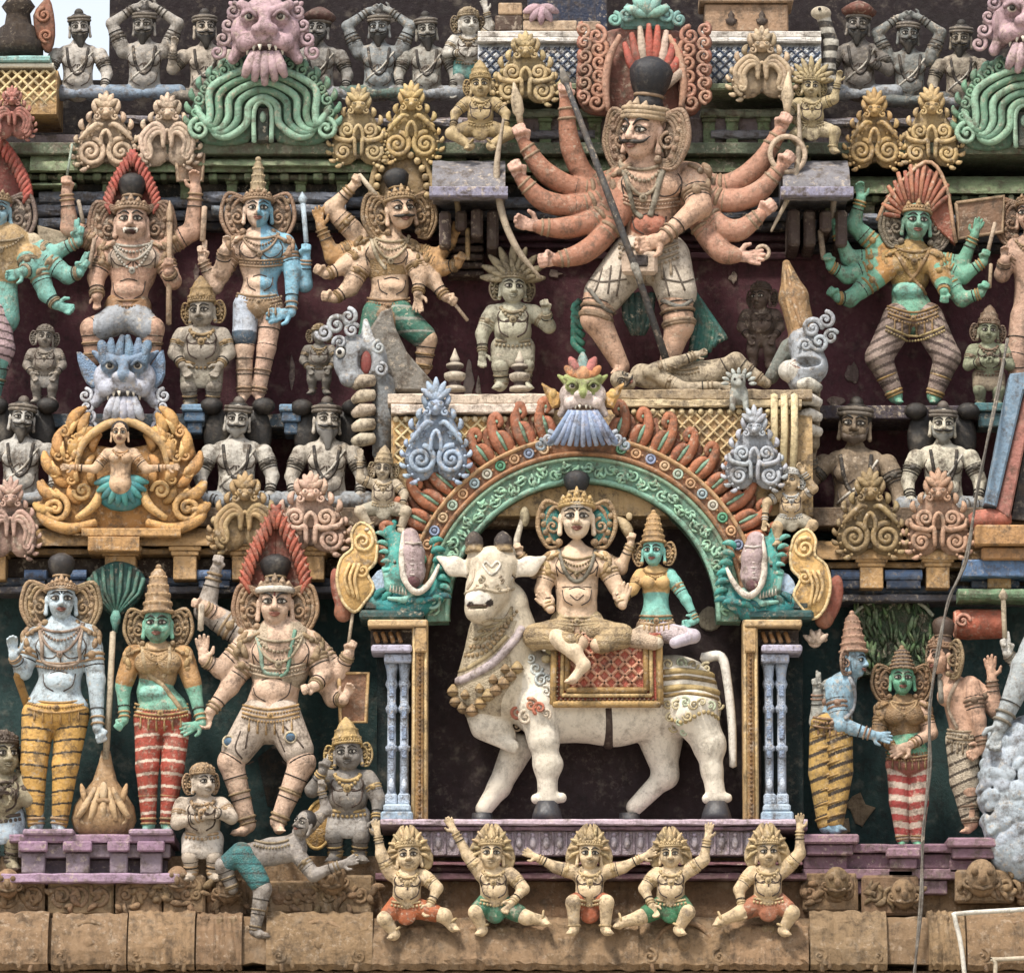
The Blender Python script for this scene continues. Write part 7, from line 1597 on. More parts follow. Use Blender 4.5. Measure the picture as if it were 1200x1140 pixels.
f.limb([(1054, 376, 2), (1030, 420, 8), (1049, 464, 2)], [18, 14, 9]); f.limb([(1088, 376, 2), (1110, 420, 8), (1095, 464, 2)], [18, 14, 9]); f.foot((1052, 468, 2), 280, 18); f.foot((1094, 468, 2), 262, 18)
c = SD(3, 1.15); st = stripes('8f7a70', '4d3d38', 11, .36, 1070, -.45, 370); c.chain([f.a((1054, 376, 2)), f.a((1030, 420, 8)), f.a((1048, 460, 2))], [20, 16, 10], st); c.chain([f.a((1088, 376, 2)), f.a((1110, 420, 8)), f.a((1096, 460, 2))], [20, 16, 10], st); c.cap(f.a((1054, 372, 2)), f.a((1088, 372, 2)), 18, 18, H('8a6c60'), .85); c.mesh('leggings', f); f.belt(1070, 360, 29, 9, '8a6a3e', 4, 14, sd=c); f.belt(1072, 386, 34, 10, '9a8454', 2, 5, tass=False, sd=c, name='hip_chain')
f.pads((1046, 300, -1), (1097, 303, 1), r=10); h = f.head(1076, 259, 15.5, yaw=5, roll=3, d=8, c=H('6a9c86'))
m = MB(); m.plate([(1030, 256), (1044, 226), (1066, 204), (1087, 190), (1106, 208), (1118, 240), (1122, 286), (1100, 268), (1090, 250), (1062, 246), (1046, 262)], MD-8, MD+6, '8a4a36', 2)
for i in range(15): a = math.radians(28+i*10.5); r = 60 if i % 2 else 56; m.tube([(1076+20*math.cos(a), 256-18*math.sin(a), MD+12), (1077+.8*r*math.cos(a)*.72, 256-.75*r*math.sin(a), MD+11), (1079+r*math.cos(a)*.74, 256-r*1.08*math.sin(a), MD+6)], [2.4, 3.2, 2.6], vary('a8684c' if i % 2 else '95523c', .1), n=6)
m.tube([(1030, 258, MD+6), (1046, 228, MD+8), (1087, 189, MD+8), (1110, 214, MD+8), (1122, 284, MD+6)], 2.4, 'b58a68', n=6, sm=4); m.done('fan_crown', f); f.loops(h, '6f6455', 1.25, 4); f.diadem(h, '9a7a52', 3, .5)
f.vest([[(1048, 303, 12.5), (1094, 305, 12.5)], [(1070, 308, 27), (1068, 322, 22)]], '8f7038', (1072, 284, 10, 16), name='blouse'); f.necklaces(1072, 288, 22, [10, 19], '7c5f34', 1.5); f.sash([(1050, 296), (1062, 318), (1072, 330), (1086, 346)], 2.4, '86653a', 'sash'); f.sash([(1090, 296), (1078, 318), (1066, 332)], 2.4, '86653a', 'sash'); f.staff((976, 258, 12), (981, 214, 12), 3.6, '9a8a78', 'wand'); f.staff((966, 306, 16), (962, 272, 16), 3.4, '8d7a66', 'wand'); f.staff((1158, 300, 12), (1168, 262, 12), 2.4, 'a58f78', 'wand'); f.staff((1160, 340, 18), (1162, 312, 18), 2.2, '9c8468', 'wand'); f.done()
plaque('tilted tan square shield in the green god\'s raised hand', 1121, 1177, 234, 276, MD-8, '9a7d5e', '7d5c44', 4)
# partly seen goddess at the left edge
f = Fig('goddess_statue', 'blue-faced goddess with red flames and teal arms cropped at the left edge', 'statue', 0, 480, MD, '6aa79c', k=3.5); f.gold = H('8d7a5c')
f.torso([(-4, 262, 9), (-4, 278, 12)]); f.torso([(-28, 284, 12), (34, 284, 13)], c=H('b5a486')); f.torso([(2, 292, 34), (2, 310, 28)], c=H('a98a5c')); f.ell((32, 300, 12), (15, 12, 10), c=H('b08c58')); f.ell((-14, 300, 12), (15, 12, 10), c=H('b08c58')); f.torso([(0, 330, 18), (-4, 370, 26)])
for p in ([(40, 290, -4), (60, 298, 4), (90, 284, 12), 85, 'point'], [(40, 296, 2), (78, 324, 10), (92, 322, 16), 60, 'point'], [(36, 302, 6), (54, 346, 12), (66, 360, 18), 340, 'relax'], [(30, 300, 10), (34, 318, 18), (28, 322, 26), 200, 'relax']): f.arm(p[:3], [11.5, 10, 7.5], hand=(p[4], p[3], 22, -1))
f.limb([(-14, 376, 0), (-4, 420, 6), (-10, 470, 0)], [20, 16, 9]); c = SD(3, 1.15); c.chain([f.a((-12, 372, 0)), f.a((-2, 410, 7)), f.a((-8, 450, 0))], [24, 19, 11], stripes('b99aa0', '4e3a40', 9.5, .25, 0, -.15)); c.mesh('leggings', f)
h = f.head(-6, 246, 15, d=8, c=H('7aa3b4')); f.flames(h, '9c4438', 36, 84); f.loops(h, '77665a', 1.5, 3); f.diadem(h, '8d7354', 5, .6); f.necklaces(0, 278, 26, [8, 16], '8c7a5e', 1.5); m = MB(); m.plate([(40, 262), (70, 270), (80, 262), (78, 280), (66, 290), (44, 290)], MD-6, MD+2, '8f8068', 2); m.done('shawl_end', f); f.staff((96, 262, 14), (90, 236, 14), 2.4, '9a8a78', 'wand'); f.staff((104, 316, 18), (110, 282, 18), 2.6, 'a58a74', 'wand'); f.done()
f = Fig('god_statue', 'brown-haired peach god cropped by the right edge beside the tan shield', 'statue', 1206, 480, MD-2, 'b08a74', k=3.5); f.gold = H('7d6048')
f.torso([(1212, 268, 9), (1212, 284, 13)]); f.torso([(1194, 290, 13), (1236, 290, 13)]); f.torso([(1214, 300, 28), (1214, 330, 22), (1214, 366, 26)]); f.arm([(1192, 290, 0), (1176, 322, 6), (1178, 308, 18)], [10, 9, 7.5], hand=('relax', 90, 16, 1)); f.limb([(1202, 372, 0), (1192, 420, 4), (1196, 470, 0)], [17, 13, 9]); h = f.head(1210, 250, 15, yaw=-20, d=6, hair='3a2c24'); f.loops(h, '7d5c44', 1.4, 4); f.diadem(h, '8d6c4c', 5, .6); f.necklaces(1212, 282, 20, [10, 18], '8d7050', 1.4); f.done()
# attendants between the gods
gana(52, 368, 472, 'squat grey dwarf with tiny cap below the teal arms', MD+6, '857c72', crown='bowl', crc='6f665c', cloth='7f7a74')
gana(236, 322, 481, 'stout grey dwarf with ochre hair beside the white shorts', MD+8, '948a7c', crown='cone', crc='93774e', cloth='8f8878', yaw=-12)
gana(374, 368, 462, 'small dark grey dwarf crouching under the ochre god\'s lowered hands', MD+8, '6f6a62', crown='bowl', crc='7d6848', cloth='6d6862')
gana(601, 294, 457, 'pale greenish dwarf in tall flamed headdress behind a pot finial', -30, 'aaa68f', crown='flame', crc='8f8062', cloth='97917c', arms=[[(-15, 44, 0), (-22, 60, 2), (-22, 74, 4)], [(15, 44, 0), (26, 55, 4), (24, 46, 12), 'fist']])
gana(1159, 356, 478, 'mossy green dwarf with long brown hair right of the ringed leggings', MD+8, '7f8468', crown='cone', crc='6f5844', cloth='84745e', arms=[[(-15, 44, 0), (-20, 60, 4), (-8, 58, 14)], [(15, 44, 0), (20, 60, 4), (8, 58, 14)]])
# lion gable ends of the roof, seen from the side
t = Th('roof_end_lion', 'grey roaring lion head with cream throat rolls ending the roof, backed by a grey slab', 'lion ornament', 440, 535, 20)
b = SD(5, 1.25); g0 = H('8f949a')
b.chain([(448, 450, 20), (452, 490, 22), (446, 530, 18)], [14, 15, 10], H('6b6f72')); b.ell((414, 422, 24), (24, 30, 18), g0); b.ell((440, 425, 26), (14, 26, 14), g0); b.chain([(430, 400, 24), (428, 376, 22)], [9, 3], H('b9bcbe')); b.ell((428, 426, 40), (9, 16, 10), H('6a2c2a'), cut=True, k=3); b.ell((399, 416, 36), (7, 8, 7), H('2c2a2a'), cut=True, k=2); b.ell((412, 446, 30), (14, 10, 12), g0)
b.mesh('head', t, 'worn')
part('throat_roll', lambda m: [m.tube([(438, 448+i*17, 34), (424, 450+i*17, 38), (415, 455+i*16, 30)], [7, 8.5, 5], vary('b3a48c', .08), n=8, sm=3) for i in range(5)], 'worn', t)
part('mane_curl', lambda m: [m.spiral(x, y, r, 1.5, a, vary('a9b0b6', .08), r*.3, 38, g) for x, y, r, a, g in ((394, 384, 12, 0, 1), (408, 374, 10, 90, -1), (380, 392, 10, 180, 1), (412, 390, 9, 30, 1), (398, 404, 8, 200, -1), (444, 410, 8, 90, 1), (446, 436, 8, 90, -1))], 'worn', t)
part('eye', lambda m: (m.sph((399, 416, 38), (6, 6, 5), 'cfccc4'), m.sph((398, 416, 42), 3, BLACK), m.sph((429, 427, 34), (7, 14, 3), '7d322c')), 'clean', t)
part('back_slab', lambda m: m.plate([(436, 456), (432, 384), (446, 362), (458, 358), (462, 380), (476, 410), (516, 456)], -10, 12, '77726a', 3), 'worn', t)
t = Th('roof_end_lion', 'weathered cream and grey lion ending the roof with an ochre hood above', 'lion ornament', 945, 535, 16)
b = SD(5, 1.3); b.chain([(924, 305, 0), (932, 345, 4), (944, 400, 10)], [5, 17, 16], H('957148')); b.chain([(944, 400, 14), (950, 430, 20), (938, 448, 20)], [18, 20, 14], H('9aa0a8')); b.ell((944, 428, 36), (18, 6, 10), H('6a4032'), cut=True, k=3); b.ell((926, 436, 24), (14, 13, 12), H('c2bdb2')); b.chain([(905, 440, 4), (925, 405, 6)], [8, 10], H('70766f')); b.chain([(952, 450, 16), (952, 520, 14)], [10, 9], H('8c7a60'))
b.mesh('head', t, 'worn'); part('hood_ridge', lambda m: [m.tube([(924+k*2, 308, 6), (930+k*7, 345, 20-abs(k)*3), (942+k*9, 392, 24-abs(k)*4)], [1.6, 3, 2.4], vary('a57f52', .12), n=6, sm=3) for k in (-1, 0, 1)], 'worn', t); part('throat_roll', lambda m: [m.tube([(936, 455+i*18, 34), (948, 453+i*18, 36), (960, 457+i*17, 26)], [6.5, 8, 6], vary('c4bdb0', .08), n=8, sm=3) for i in range(4)], 'worn', t)
part('mane_curl', lambda m: [m.spiral(x, y, r, 1.5, a, vary('a3aab2', .08), r*.3, 36, g) for x, y, r, a, g in ((952, 388, 12, 0, 1), (968, 378, 10, 90, -1), (960, 404, 11, 180, 1), (974, 398, 9, 30, 1), (944, 408, 8, 200, -1))], 'worn', t)
gana(892, 318, 432, 'dark brown tusked dwarf peering past the ochre hood', -46, '5f4c42', crown='bowl', crc='4c3a32', cloth=None, yaw=-25)
# bodies lying on the ridge beneath the hero
f = Fig('demon_statue', 'cream weathered demon lying on its back along the ridge under the hero', 'statue', 800, 458, 24, 'a8977c', k=4, mat='worn'); f.gold = H('7d6a50')
f.torso([(752, 440, 14), (785, 446, 15), (820, 438, 14), (850, 432, 13)]); f.limb([(835, 440, 6), (862, 425, 10), (890, 446, 8)], [12, 10, 7]); f.limb([(842, 436, -4), (872, 432, 0), (898, 450, 2)], [11, 9, 6]); f.arm([(770, 442, 10), (800, 458, 16), (838, 455, 18)], [8, 7, 6], hand=('open', 0, 16, 1)); f.arm([(760, 438, 10), (790, 428, 14), (815, 418, 10)], [8, 7, 6], hand=('relax', 20, 14, 1)); f.head(730, 448, 11, roll=-60, yaw=15, d=8, moust=.3, face='fierce'); f.belt(800, 432, 18, 3, '8a7658', 2, 5, tass=False); f.done()
t = Th('lion_statuette', 'little grey crouching lion figure on the right half of the ridge', 'lion ornament', 866, 480, 70)
b = SD(3, 1.); c0 = H('8f938c'); b.ell((866, 462, 70), (11, 13, 9), c0); b.ell((865, 448, 74), (9, 9, 8), c0); [b.cap((866+g*7, 468, 74), (866+g*8, 480, 78), 4, 3.4, c0) for g in (-1, 1)]; [b.cap((866+g*5, 441, 72), (866+g*8, 434, 70), 3, 1.6, c0) for g in (-1, 1)]; b.ell((865, 452, 82), (4, 3.4, 3), c0); b.mesh('body', t, 'worn')
part('eye', lambda m: [m.sph((865+g*4, 446, 81), 1.7, BLACK) for g in (-1, 1)], 'clean', t); part('mane', lambda m: [m.leaf((866+12*math.cos(a), 450-10*math.sin(a), 72), math.degrees(a), 9, 5, 'a5aaa4', d=72) for a in np.linspace(0, PI, 9)], 'worn', t)
# riders of the sea monsters
gana(449, 522, 626, 'cream monster rider with tall cap and lifted arm on the left arch end', 62, 'b0a088', crc='a28d6c', crown='cone', arms=[[(-14, 43, 0), (-26, 38, 4), (-26, 18, 8), 'open'], [(14, 43, 0), (24, 56, 4), (22, 70, 10)]], legs=[[(-7, 70, 0), (-26, 76, 12), (-14, 94, 10)], [(7, 70, 0), (26, 76, 12), (20, 96, 8)]], group=None)
gana(927, 536, 640, 'pale helmeted monster rider shading his brow on the right arch end', 62, 'b59a74', crc='a5a5a2', crown='bowl', yaw=-25, arms=[[(-14, 43, 0), (-28, 52, 6), (-30, 74, 10)], [(14, 43, 0), (26, 36, 6), (14, 18, 10)]], legs=[[(-7, 70, 0), (-16, 80, 12), (-15, 97, 10)], [(7, 70, 0), (24, 78, 12), (14, 90, 10)]], group=None)
# ---------------------------------------------------------------- seated sages on the two roof slabs
SGD = -8
sage(24, 464, 124, 'grey sage with sagging moustache in white sash left of the golden gable', SGD, '8f8c86', buns=True)
sage(277, 464, 128, 'white-browed sage with dark side buns and broad chest right of the golden gable', SGD, '9a958c', buns=True, bl=.5, beard='8d8a84')
sage(383, 466, 126, 'long grey-bearded sage with turban left of the cream monster rider', SGD, '968e82', buns=True, bl=1.5, beard='6d6a66', yaw=8)
sage(1003, 466, 150, 'brown beardless long-faced sage raising one hand beside his bun', SGD-6, '6d5c48', arms='side', buns=False, bl=.3, beard='54463a', moust=0, lap='5f5040')
sage(1106, 470, 128, 'white-bearded sage with cream cap and dark side buns near the hanging rope', SGD, 'a19a88', buns=True, bl=.6, beard='77766f')
SU = -108
sage(91, 10, 104, 'thin grey sage with long dark beard at the upper left corner', SU, '938d86', bl=1.5, lap='7d8a9c')
sage(169, 6, 108, 'grey sage clasping both hands over his head beside the pink lion mask', SU, '7d7872', arms='up', lap='6f8296')
sage(241, 10, 108, 'grey-brown sage with black beard looking sideways next to the pink lion mask', SU, '8b8073', arms='side', yaw=10, lap='7c746a')
sage(373, 12, 104, 'dark sage with red-brown cap half hidden behind the green gable', SU, '6d6a66', hat='5a3a34', yaw=-10)
sage(444, 10, 104, 'bluish-grey sage with arms folded over his head', SU, '6b7072', arms='up', lap='4f6a62')
sage(500, 14, 100, 'narrow grey sage with white loop on chest next to the white dwarf', SU, '7d7a72', bl=1.4)
sage(1007, 6, 108, 'very dark sage in wide red-brown hat right of the white lattice roof', SU, '5a5550', hat='6a3a2c', arms='chest')
sage(1066, 18, 104, 'dark green-grey sage with both arms over his head', SU, '5f6260', arms='up', lap='565d5c')
sage(1126, 24, 100, 'brownish sage leaning with a bowl beside the right green gable', SU, '756c5e', arms='chest', yaw=-15)
gana(549, -4, 112, 'whitish dwarf in teal drapery with raised hand beside the white lattice roof', SU+6, 'b5b0a6', crown='bowl', crc='8d7a5c', cloth='4f8a84', yaw=20, arms=[[(-14, 43, 0), (-22, 58, 4), (-8, 60, 14)], [(14, 43, 0), (22, 30, 4), (18, 16, 8), 'open']])
gana(563, 70, 184, 'cream seated dwarf with pointed crown on the left drip roof', -20, 'ac9468', crc='a08758', cloth='9c8458', legs=[[(-7, 70, 0), (-30, 78, 10), (-10, 92, 14)], [(7, 70, 0), (30, 78, 10), (10, 92, 14)]], arms=[[(-14, 43, 0), (-26, 56, 4), (-28, 72, 10)], [(14, 43, 0), (26, 56, 4), (26, 72, 10)]])
gana(951, 72, 184, 'cream bent-kneed dwarf with leafy crown on the right drip roof', -20, 'a8966f', crown='flame', crc='9c8960', cloth='b5a583', legs=[[(-7, 70, 0), (-18, 80, 10), (-8, 96, 6)], [(7, 70, 0), (24, 76, 10), (22, 94, 8)]], arms=[[(-14, 43, 0), (-24, 54, 4), (-16, 66, 12)], [(14, 43, 0), (24, 40, 4), (28, 22, 8)]])
# ---------------------------------------------------------------- gable ornaments on the cornices
CRM = 'c2a78a'
NG = -50
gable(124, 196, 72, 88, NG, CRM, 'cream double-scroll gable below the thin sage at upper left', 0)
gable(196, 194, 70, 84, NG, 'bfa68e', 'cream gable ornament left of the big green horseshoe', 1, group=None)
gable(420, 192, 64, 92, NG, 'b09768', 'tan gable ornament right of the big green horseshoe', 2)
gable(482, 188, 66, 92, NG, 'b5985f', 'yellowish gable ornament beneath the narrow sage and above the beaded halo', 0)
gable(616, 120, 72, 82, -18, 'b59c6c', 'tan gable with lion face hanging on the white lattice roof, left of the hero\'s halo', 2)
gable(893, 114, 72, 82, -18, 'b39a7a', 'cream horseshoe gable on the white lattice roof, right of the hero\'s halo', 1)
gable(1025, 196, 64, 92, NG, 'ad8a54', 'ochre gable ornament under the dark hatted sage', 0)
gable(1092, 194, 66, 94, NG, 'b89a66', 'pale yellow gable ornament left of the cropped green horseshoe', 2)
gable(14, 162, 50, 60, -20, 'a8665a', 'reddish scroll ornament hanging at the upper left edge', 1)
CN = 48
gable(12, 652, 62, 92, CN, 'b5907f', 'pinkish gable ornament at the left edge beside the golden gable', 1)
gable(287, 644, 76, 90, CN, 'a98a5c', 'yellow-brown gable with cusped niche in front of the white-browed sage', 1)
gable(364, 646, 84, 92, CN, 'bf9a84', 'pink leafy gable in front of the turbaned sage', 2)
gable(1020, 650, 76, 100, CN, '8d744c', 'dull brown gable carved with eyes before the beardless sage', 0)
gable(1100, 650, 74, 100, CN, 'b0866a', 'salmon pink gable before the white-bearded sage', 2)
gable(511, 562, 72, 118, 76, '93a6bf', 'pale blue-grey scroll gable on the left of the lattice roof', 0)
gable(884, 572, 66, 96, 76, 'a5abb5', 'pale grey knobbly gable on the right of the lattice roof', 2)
# big green horseshoe gables with pink lion masks
def horseshoe(x, y, w, h, d, lab, c='5f8a70'):
    t = Th('horseshoe_gable', lab, 'ornament', x, y, d, 'green horseshoe gables')
    W = w/2
    part('back_plate', lambda m: m.plate([(x-W*.2, y-4), (x-W*.75, y-2), (x-W, y-h*.25), (x-W*.85, y-h*.6), (x-W*.55, y-h*.92), (x, y-h), (x+W*.55, y-h*.92), (x+W*.85, y-h*.6), (x+W, y-h*.25), (x+W*.75, y-2), (x+W*.2, y-4), (x+W*.12, y-h*.3), (x-W*.12, y-h*.3)], d-14, d, shade(c, .6), 3, sm=3, smooth=True), 'paint', t)
    for k in range(5):
        def bn(m):
            r = .16+.12*k; cc = vary(c, .1) if k % 2 else vary('7fa88c', .1)
            P = []
            for g in (-1, 1):
                Q = [(x+g*W*(r+.02), y-h*(.42+.055*k), d+6), (x+g*W*(r+.06), y-h*(.22+.03*k), d+7), (x+g*W*(.34+r*.6), y-h*(.08+.035*k), d+8), (x+g*W*(.62+.05*k), y-h*(.1+.05*k), d+6), (x+g*W*(.74+.04*k), y-h*(.22+.05*k), d+4)]
                P = (Q[::-1]+[(x, y-h*(.5+.085*k), d+8)]) if g < 0 else P+Q
            m.tube(P, [2.2]+[4.6]*(len(P)-2)+[2.2], cc, n=8, sm=5)
        part('arch_band', bn, 'paint', t)
    for g in (-1, 1):
        def cr(m):
            for k in range(8):
                a = math.radians(-8+12.5*k); px, py = x+g*W*.9*math.cos(a), y-h*.3-h*.62*math.sin(a)
                m.spiral(px, py, 7.5, 1.3, 90, vary('6f9a7c', .12), 2.2, d+4, g); m.leaf((px+g*3, py, d+3), 90-g*(90-12.5*k), 15, 8, vary(c, .15), d=d+2, bend=g*.8)
            m.spiral(x+g*W*.84, y-h*.16, 13, 1.5, 100, '86ad92', 3.4, d+6, -g)
        part('leaf_edge', cr, 'paint', t)
    part('niche', lambda m: (m.box(x-9, x+9, y-h*.42, y-2, d-8, d+3, '2a332c', 3), m.tube([(x-10, y-2, d+6), (x-10, y-h*.36, d+7), (x, y-h*.46, d+8), (x+10, y-h*.36, d+7), (x+10, y-2, d+6)], 3, '8fb59a', n=7, sm=4), m.sph((x, y-h*.3, d+3), (4, 7, 3), '7f9a86')), 'paint', t)
    return t
horseshoe(308, 170, 176, 108, -46, 'wide green horseshoe gable below the complete pink lion mask')
horseshoe(1200, 176, 160, 112, -46, 'green horseshoe gable cut off by the right edge of the photo')
for x, y, lab in ((311, 44, 'pink lion mask with drooping petal tongue over the left green horseshoe'), (1203, 34, 'pink lion mask cut off at the upper right corner')):
    t = Th('lion_mask', lab, 'ornament', x, 92, -32, 'pink lion masks'); lionmask(t, x, y-8, 40, -34, 'ad8c94', mouthc='5a3a40', tongue='b09298', mat='paint')
    for g in (-1, 1): part('mane_curl', lambda m: [m.spiral(x+g*(38+6*k), y-30+16*k, 10, 1.4, 90, vary('a98d94', .08), 3, -26-k, g) for k in range(4)], 'paint', t)
# golden gable with the little goddess
t = Th('golden_gable', 'golden-orange leafy gable with shell base left of the shrine', 'ornament', 140, 640, 46); GO = 'c08d4c'
part('back_plate', lambda m: m.plate([(118, 622), (66, 618), (44, 590), (62, 566), (56, 530), (72, 496), (110, 520), (170, 520), (208, 492), (228, 530), (220, 566), (240, 590), (216, 618), (162, 622)], 20, 40, 'a8763c', 3, sm=3, smooth=True), 'paint', t)
rr = random.Random(4)
for g in (-1, 1):
    def gl(m):
        for k, (u, v, L, a) in enumerate(((52, 505, 30, 60), (70, 500, 36, 78), (78, 528, 34, 40), (84, 548, 34, 15), (66, 530, 28, 70), (82, 575, 34, -5), (60, 556, 26, 40), (92, 590, 26, -20), (60, 512, 26, 95))):
            x = 142+g*u*.86; aa = a if g > 0 else 180-a
            m.leaf((x, v+8, 44), aa, L, 15, vary(GO, .12), d=42, bend=g*.7); m.leaf((x, v+8, 48), aa+g*14, L*.55, 7, vary('d3a566', .1), d=47, bend=g*.5)
            m.spiral(x+g*8, v+6, 7, 1.3, 90, vary('cf9e5c', .1), 2.2, 46, g)
        for k, (u, v, L, a) in enumerate(((40, 520, 22, 70), (64, 545, 26, 30), (44, 545, 22, 60), (74, 560, 26, 5), (38, 560, 20, 45), (56, 580, 24, 10), (88, 530, 20, 50), (96, 570, 20, 10))):
            aa = a if g > 0 else 180-a; m.leaf((142+g*u*.86, v+8, 42), aa, L, 12, vary('b88446', .14), d=40, bend=g*.8)
        m.spiral(142+g*78, 596, 17, 1.7, 90, vary('cb9a58', .06), 4.4, 46, g); m.spiral(142+g*46, 575, 11, 1.5, 180, 'd2a565', 3, 47, -g)
        m.tube([(142+g*30, 612, 46), (142+g*62, 620, 48), (142+g*92, 608, 46), (142+g*98, 588, 42)], [5, 7, 6, 3], vary(GO, .08), n=8, sm=4); m.tube([(142+g*22, 560, 46), (142+g*30, 590, 50), (142+g*52, 608, 48)], [4, 6, 4], 'cfa05e', n=8, sm=4)
    part('leaf_scroll', gl, 'paint', t)
part('arch', lambda m: m.tube([(88, 548, 46), (96, 520, 48), (120, 500, 50), (142, 494, 50), (164, 500, 50), (188, 520, 48), (196, 548, 46)], [3, 5, 5.5, 5.5, 5.5, 5, 3], 'c49a60', n=9, sm=4), 'paint', t)
part('base', lambda m: (m.prof(96, 212, slabp(620, 630, 0, 56), 'b98a50'), m.prof(104, 164, slabp(630.5, 648, 0, 60), 'ad7f48', n=3, wob=.5)), 'paint', t)
part('shell', lambda m: (m.sph((142, 578, 48), (29, 22, 8), '1f6f74', nu=20), [m.leaf((142, 562, 56), a, 32, 12, vary('3d9694' if i % 2 else '2a7f84', .08), d=54) for i, a in enumerate(range(190, 356, 18))]), 'gloss', t)
f = Fig('figurine', 'tiny bare-chested goddess rising from the teal shell in the golden gable', 'statue', 141, 572, 58, 'c9a480', k=2.5, cell=1.); f.gold = H('a5784a')
f.torso([(141, 520, 5), (141, 528, 7)]); f.torso([(126, 532, 7), (156, 532, 7)]); f.torso([(141, 536, 14), (141, 552, 11), (141, 566, 14)])
for g in (-1, 1): f.ell((141+g*6.5, 538, 9), (6.5, 6, 6)); f.arm([(141+g*15, 532, 0), (141+g*30, 550, 2), (141+g*56, 548, 4)], [6, 5, 4], hand=('open', 90-g*90, 12, g), bands=(.4, .9))
h = f.head(140, 508, 9.5, d=5, hair='241e1e'); f.necklaces(141, 528, 9, [4, 8], 'a5784a', .9); f.done()
# blue lion mask
t = Th('lion_mask', 'blue-grey roaring lion mask with wing ears crowning the golden gable', 'ornament', 145, 500, 44); 
lionmask(t, 145, 440, 36, 30, 'a3a7b6', upper='6b829c', mouthc='6a3c44', tongue='a9adbb')
part('ear', lambda m: m.plate([(124, 448), (106, 452), (94, 436), (88, 410), (100, 416), (116, 432)], 26, 36, '6b86a6', 2, sm=2), 'carved', t); part('ear', lambda m: m.plate([(166, 448), (182, 452), (192, 436), (190, 408), (182, 416), (172, 432)], 26, 36, '6b86a6', 2, sm=2), 'carved', t)
part('brow_plume', lambda m: [m.tube([(145+g*(4+k*9), 434-k*2, 50), (145+g*(6+k*10), 412-k*3, 46), (145+g*(3+k*13), 392+k*4, 38)], [5, 6.5, 3], vary('5d7690', .1), n=8, sm=4) for g in (-1, 1) for k in range(3)], 'carved', t)
for g in (-1, 1): part('mane_curl', lambda m: [m.spiral(145+g*(46-2*k), 462+13*k, 8.5, 1.4, 90, vary('b3b7c2', .06), 2.6, 34, g) for k in range(4)], 'paint', t)
# ---------------------------------------------------------------- roofs and odds and ends at the top
for x0, x1, lab in ((560, 694, 'white barrel roof with dark blue lattice left of the hero\'s halo'), (822, 962, 'white barrel roof with dark blue lattice right of the hero\'s halo')):
    t = Th('lattice_roof', lab, 'roof', (x0+x1)/2, 100, -60)
    part('vault', lambda m: m.prof(x0, x1, [(-150, 40), (-70, 40), (-56, 50), (-48, 66), (-46, 86), (-52, 104), (-150, 104)], 'a9adb2', n=3, smooth=False), 'paint', t)
    part('lattice', lambda m: lattice(m, x0, x1, 58, 100, -51, 12, 1.5, '2f3f58', 5), 'paint', t)
    part('lattice', lambda m: lattice(m, x0+6, x1, 57, 101, -52, 12, 1.1, 'd0d2d2', 5), 'paint', t)
    part('ridge', lambda m: (m.prof(x0, x1, slabp(38, 46, -150, -50), 'c9c2ba', n=8, wob=.5), m.prof(x0, x1, slabp(47, 53, -150, -44), 'd4cfc8', n=8, wob=.5), m.prof(x0, x1, slabp(102, 110, -150, -40), '6f7a5a', n=8, wob=.5)), 'paint', t)
t = Th('tan_chest', 'tan box-like pedestal with two small pot motifs above the right lattice roof', 'pedestal', 875, 38, -90)
part('box', lambda m: (m.box(826, 924, 4, 37, -150, -92, '9c7a5c', 1.5), m.box(820, 930, -10, 3, -150, -86, 'a88768', 1.5)), 'paint', t)
for x in (857, 893): part('pot_motif', lambda m: m.lathe((x, 30, -91), (x, 12, -91), [(0, 2), (.15, 6), (.4, 7), (.5, 3), (.7, 4), (1, .5)], '3a2c26', n=12, q=.5), 'paint', t)
t = Th('stepped_pedestal', 'beige stepped blocks on dark blue backing above the left lattice roof', 'pedestal', 640, 38, -90)
part('backing', lambda m: m.box(618, 712, -40, 37, -150, -110, '1f2a44', 1), 'paint', t)
for x0, x1, y0, y1, c in ((584, 612, 4, 18, 'b08f6c'), (580, 612, 19, 37, '4a3428'), (613, 640, 14, 24, 'a88a6a'), (613, 676, 25, 37, 'b5987a'), (677, 704, 26, 37, '9c8068')): part('block', lambda m: m.box(x0, x1, y0, y1, -108, -86, c, 1.2), 'paint', t)
part('lotus', lambda m: [m.leaf((634, 8, -88), a, 22, 11, vary('b0909a', .08), d=-86) for a in (200, 235, 270, 305, 340)], 'paint', t)
t = Th('crest_ornament', 'turquoise scrolled crest right above the hero\'s feathered halo', 'ornament', 758, 36, -30)
part('scroll', lambda m: [m.spiral(758+g*(10+14*k), 12+6*k, 12-2*k, 1.5, 90, vary('6fa39a', .1), 3.2, -26, g) for g in (-1, 1) for k in range(3)], 'paint', t); part('petal', lambda m: [m.leaf((758, 20, -24), a, 28, 13, vary('7fb0a4', .1), d=-24) for a in (20, 55, 90, 125, 160)], 'paint', t); part('base', lambda m: m.box(728, 790, 18, 34, -60, -30, '5d8a82', 3), 'paint', t)
t = Th('striped_serpent', 'black and white banded serpent neck rising beside the right lattice roof', 'serpent', 972, 100, -70)
b = SD(3, 1.1); b.chain([(974, 104, -68), (970, 80, -64), (974, 52, -62), (966, 26, -60)], [9, 8.5, 8.5, 8], stripes('b9b4a8', '2c2927', 14, .5)); b.ell((962, 18, -56), (12, 8, 8), H('a89c86')); b.mesh('neck', t, 'paint'); part('eye', lambda m: m.sph((960, 15, -48), 2, BLACK), 'clean', t)
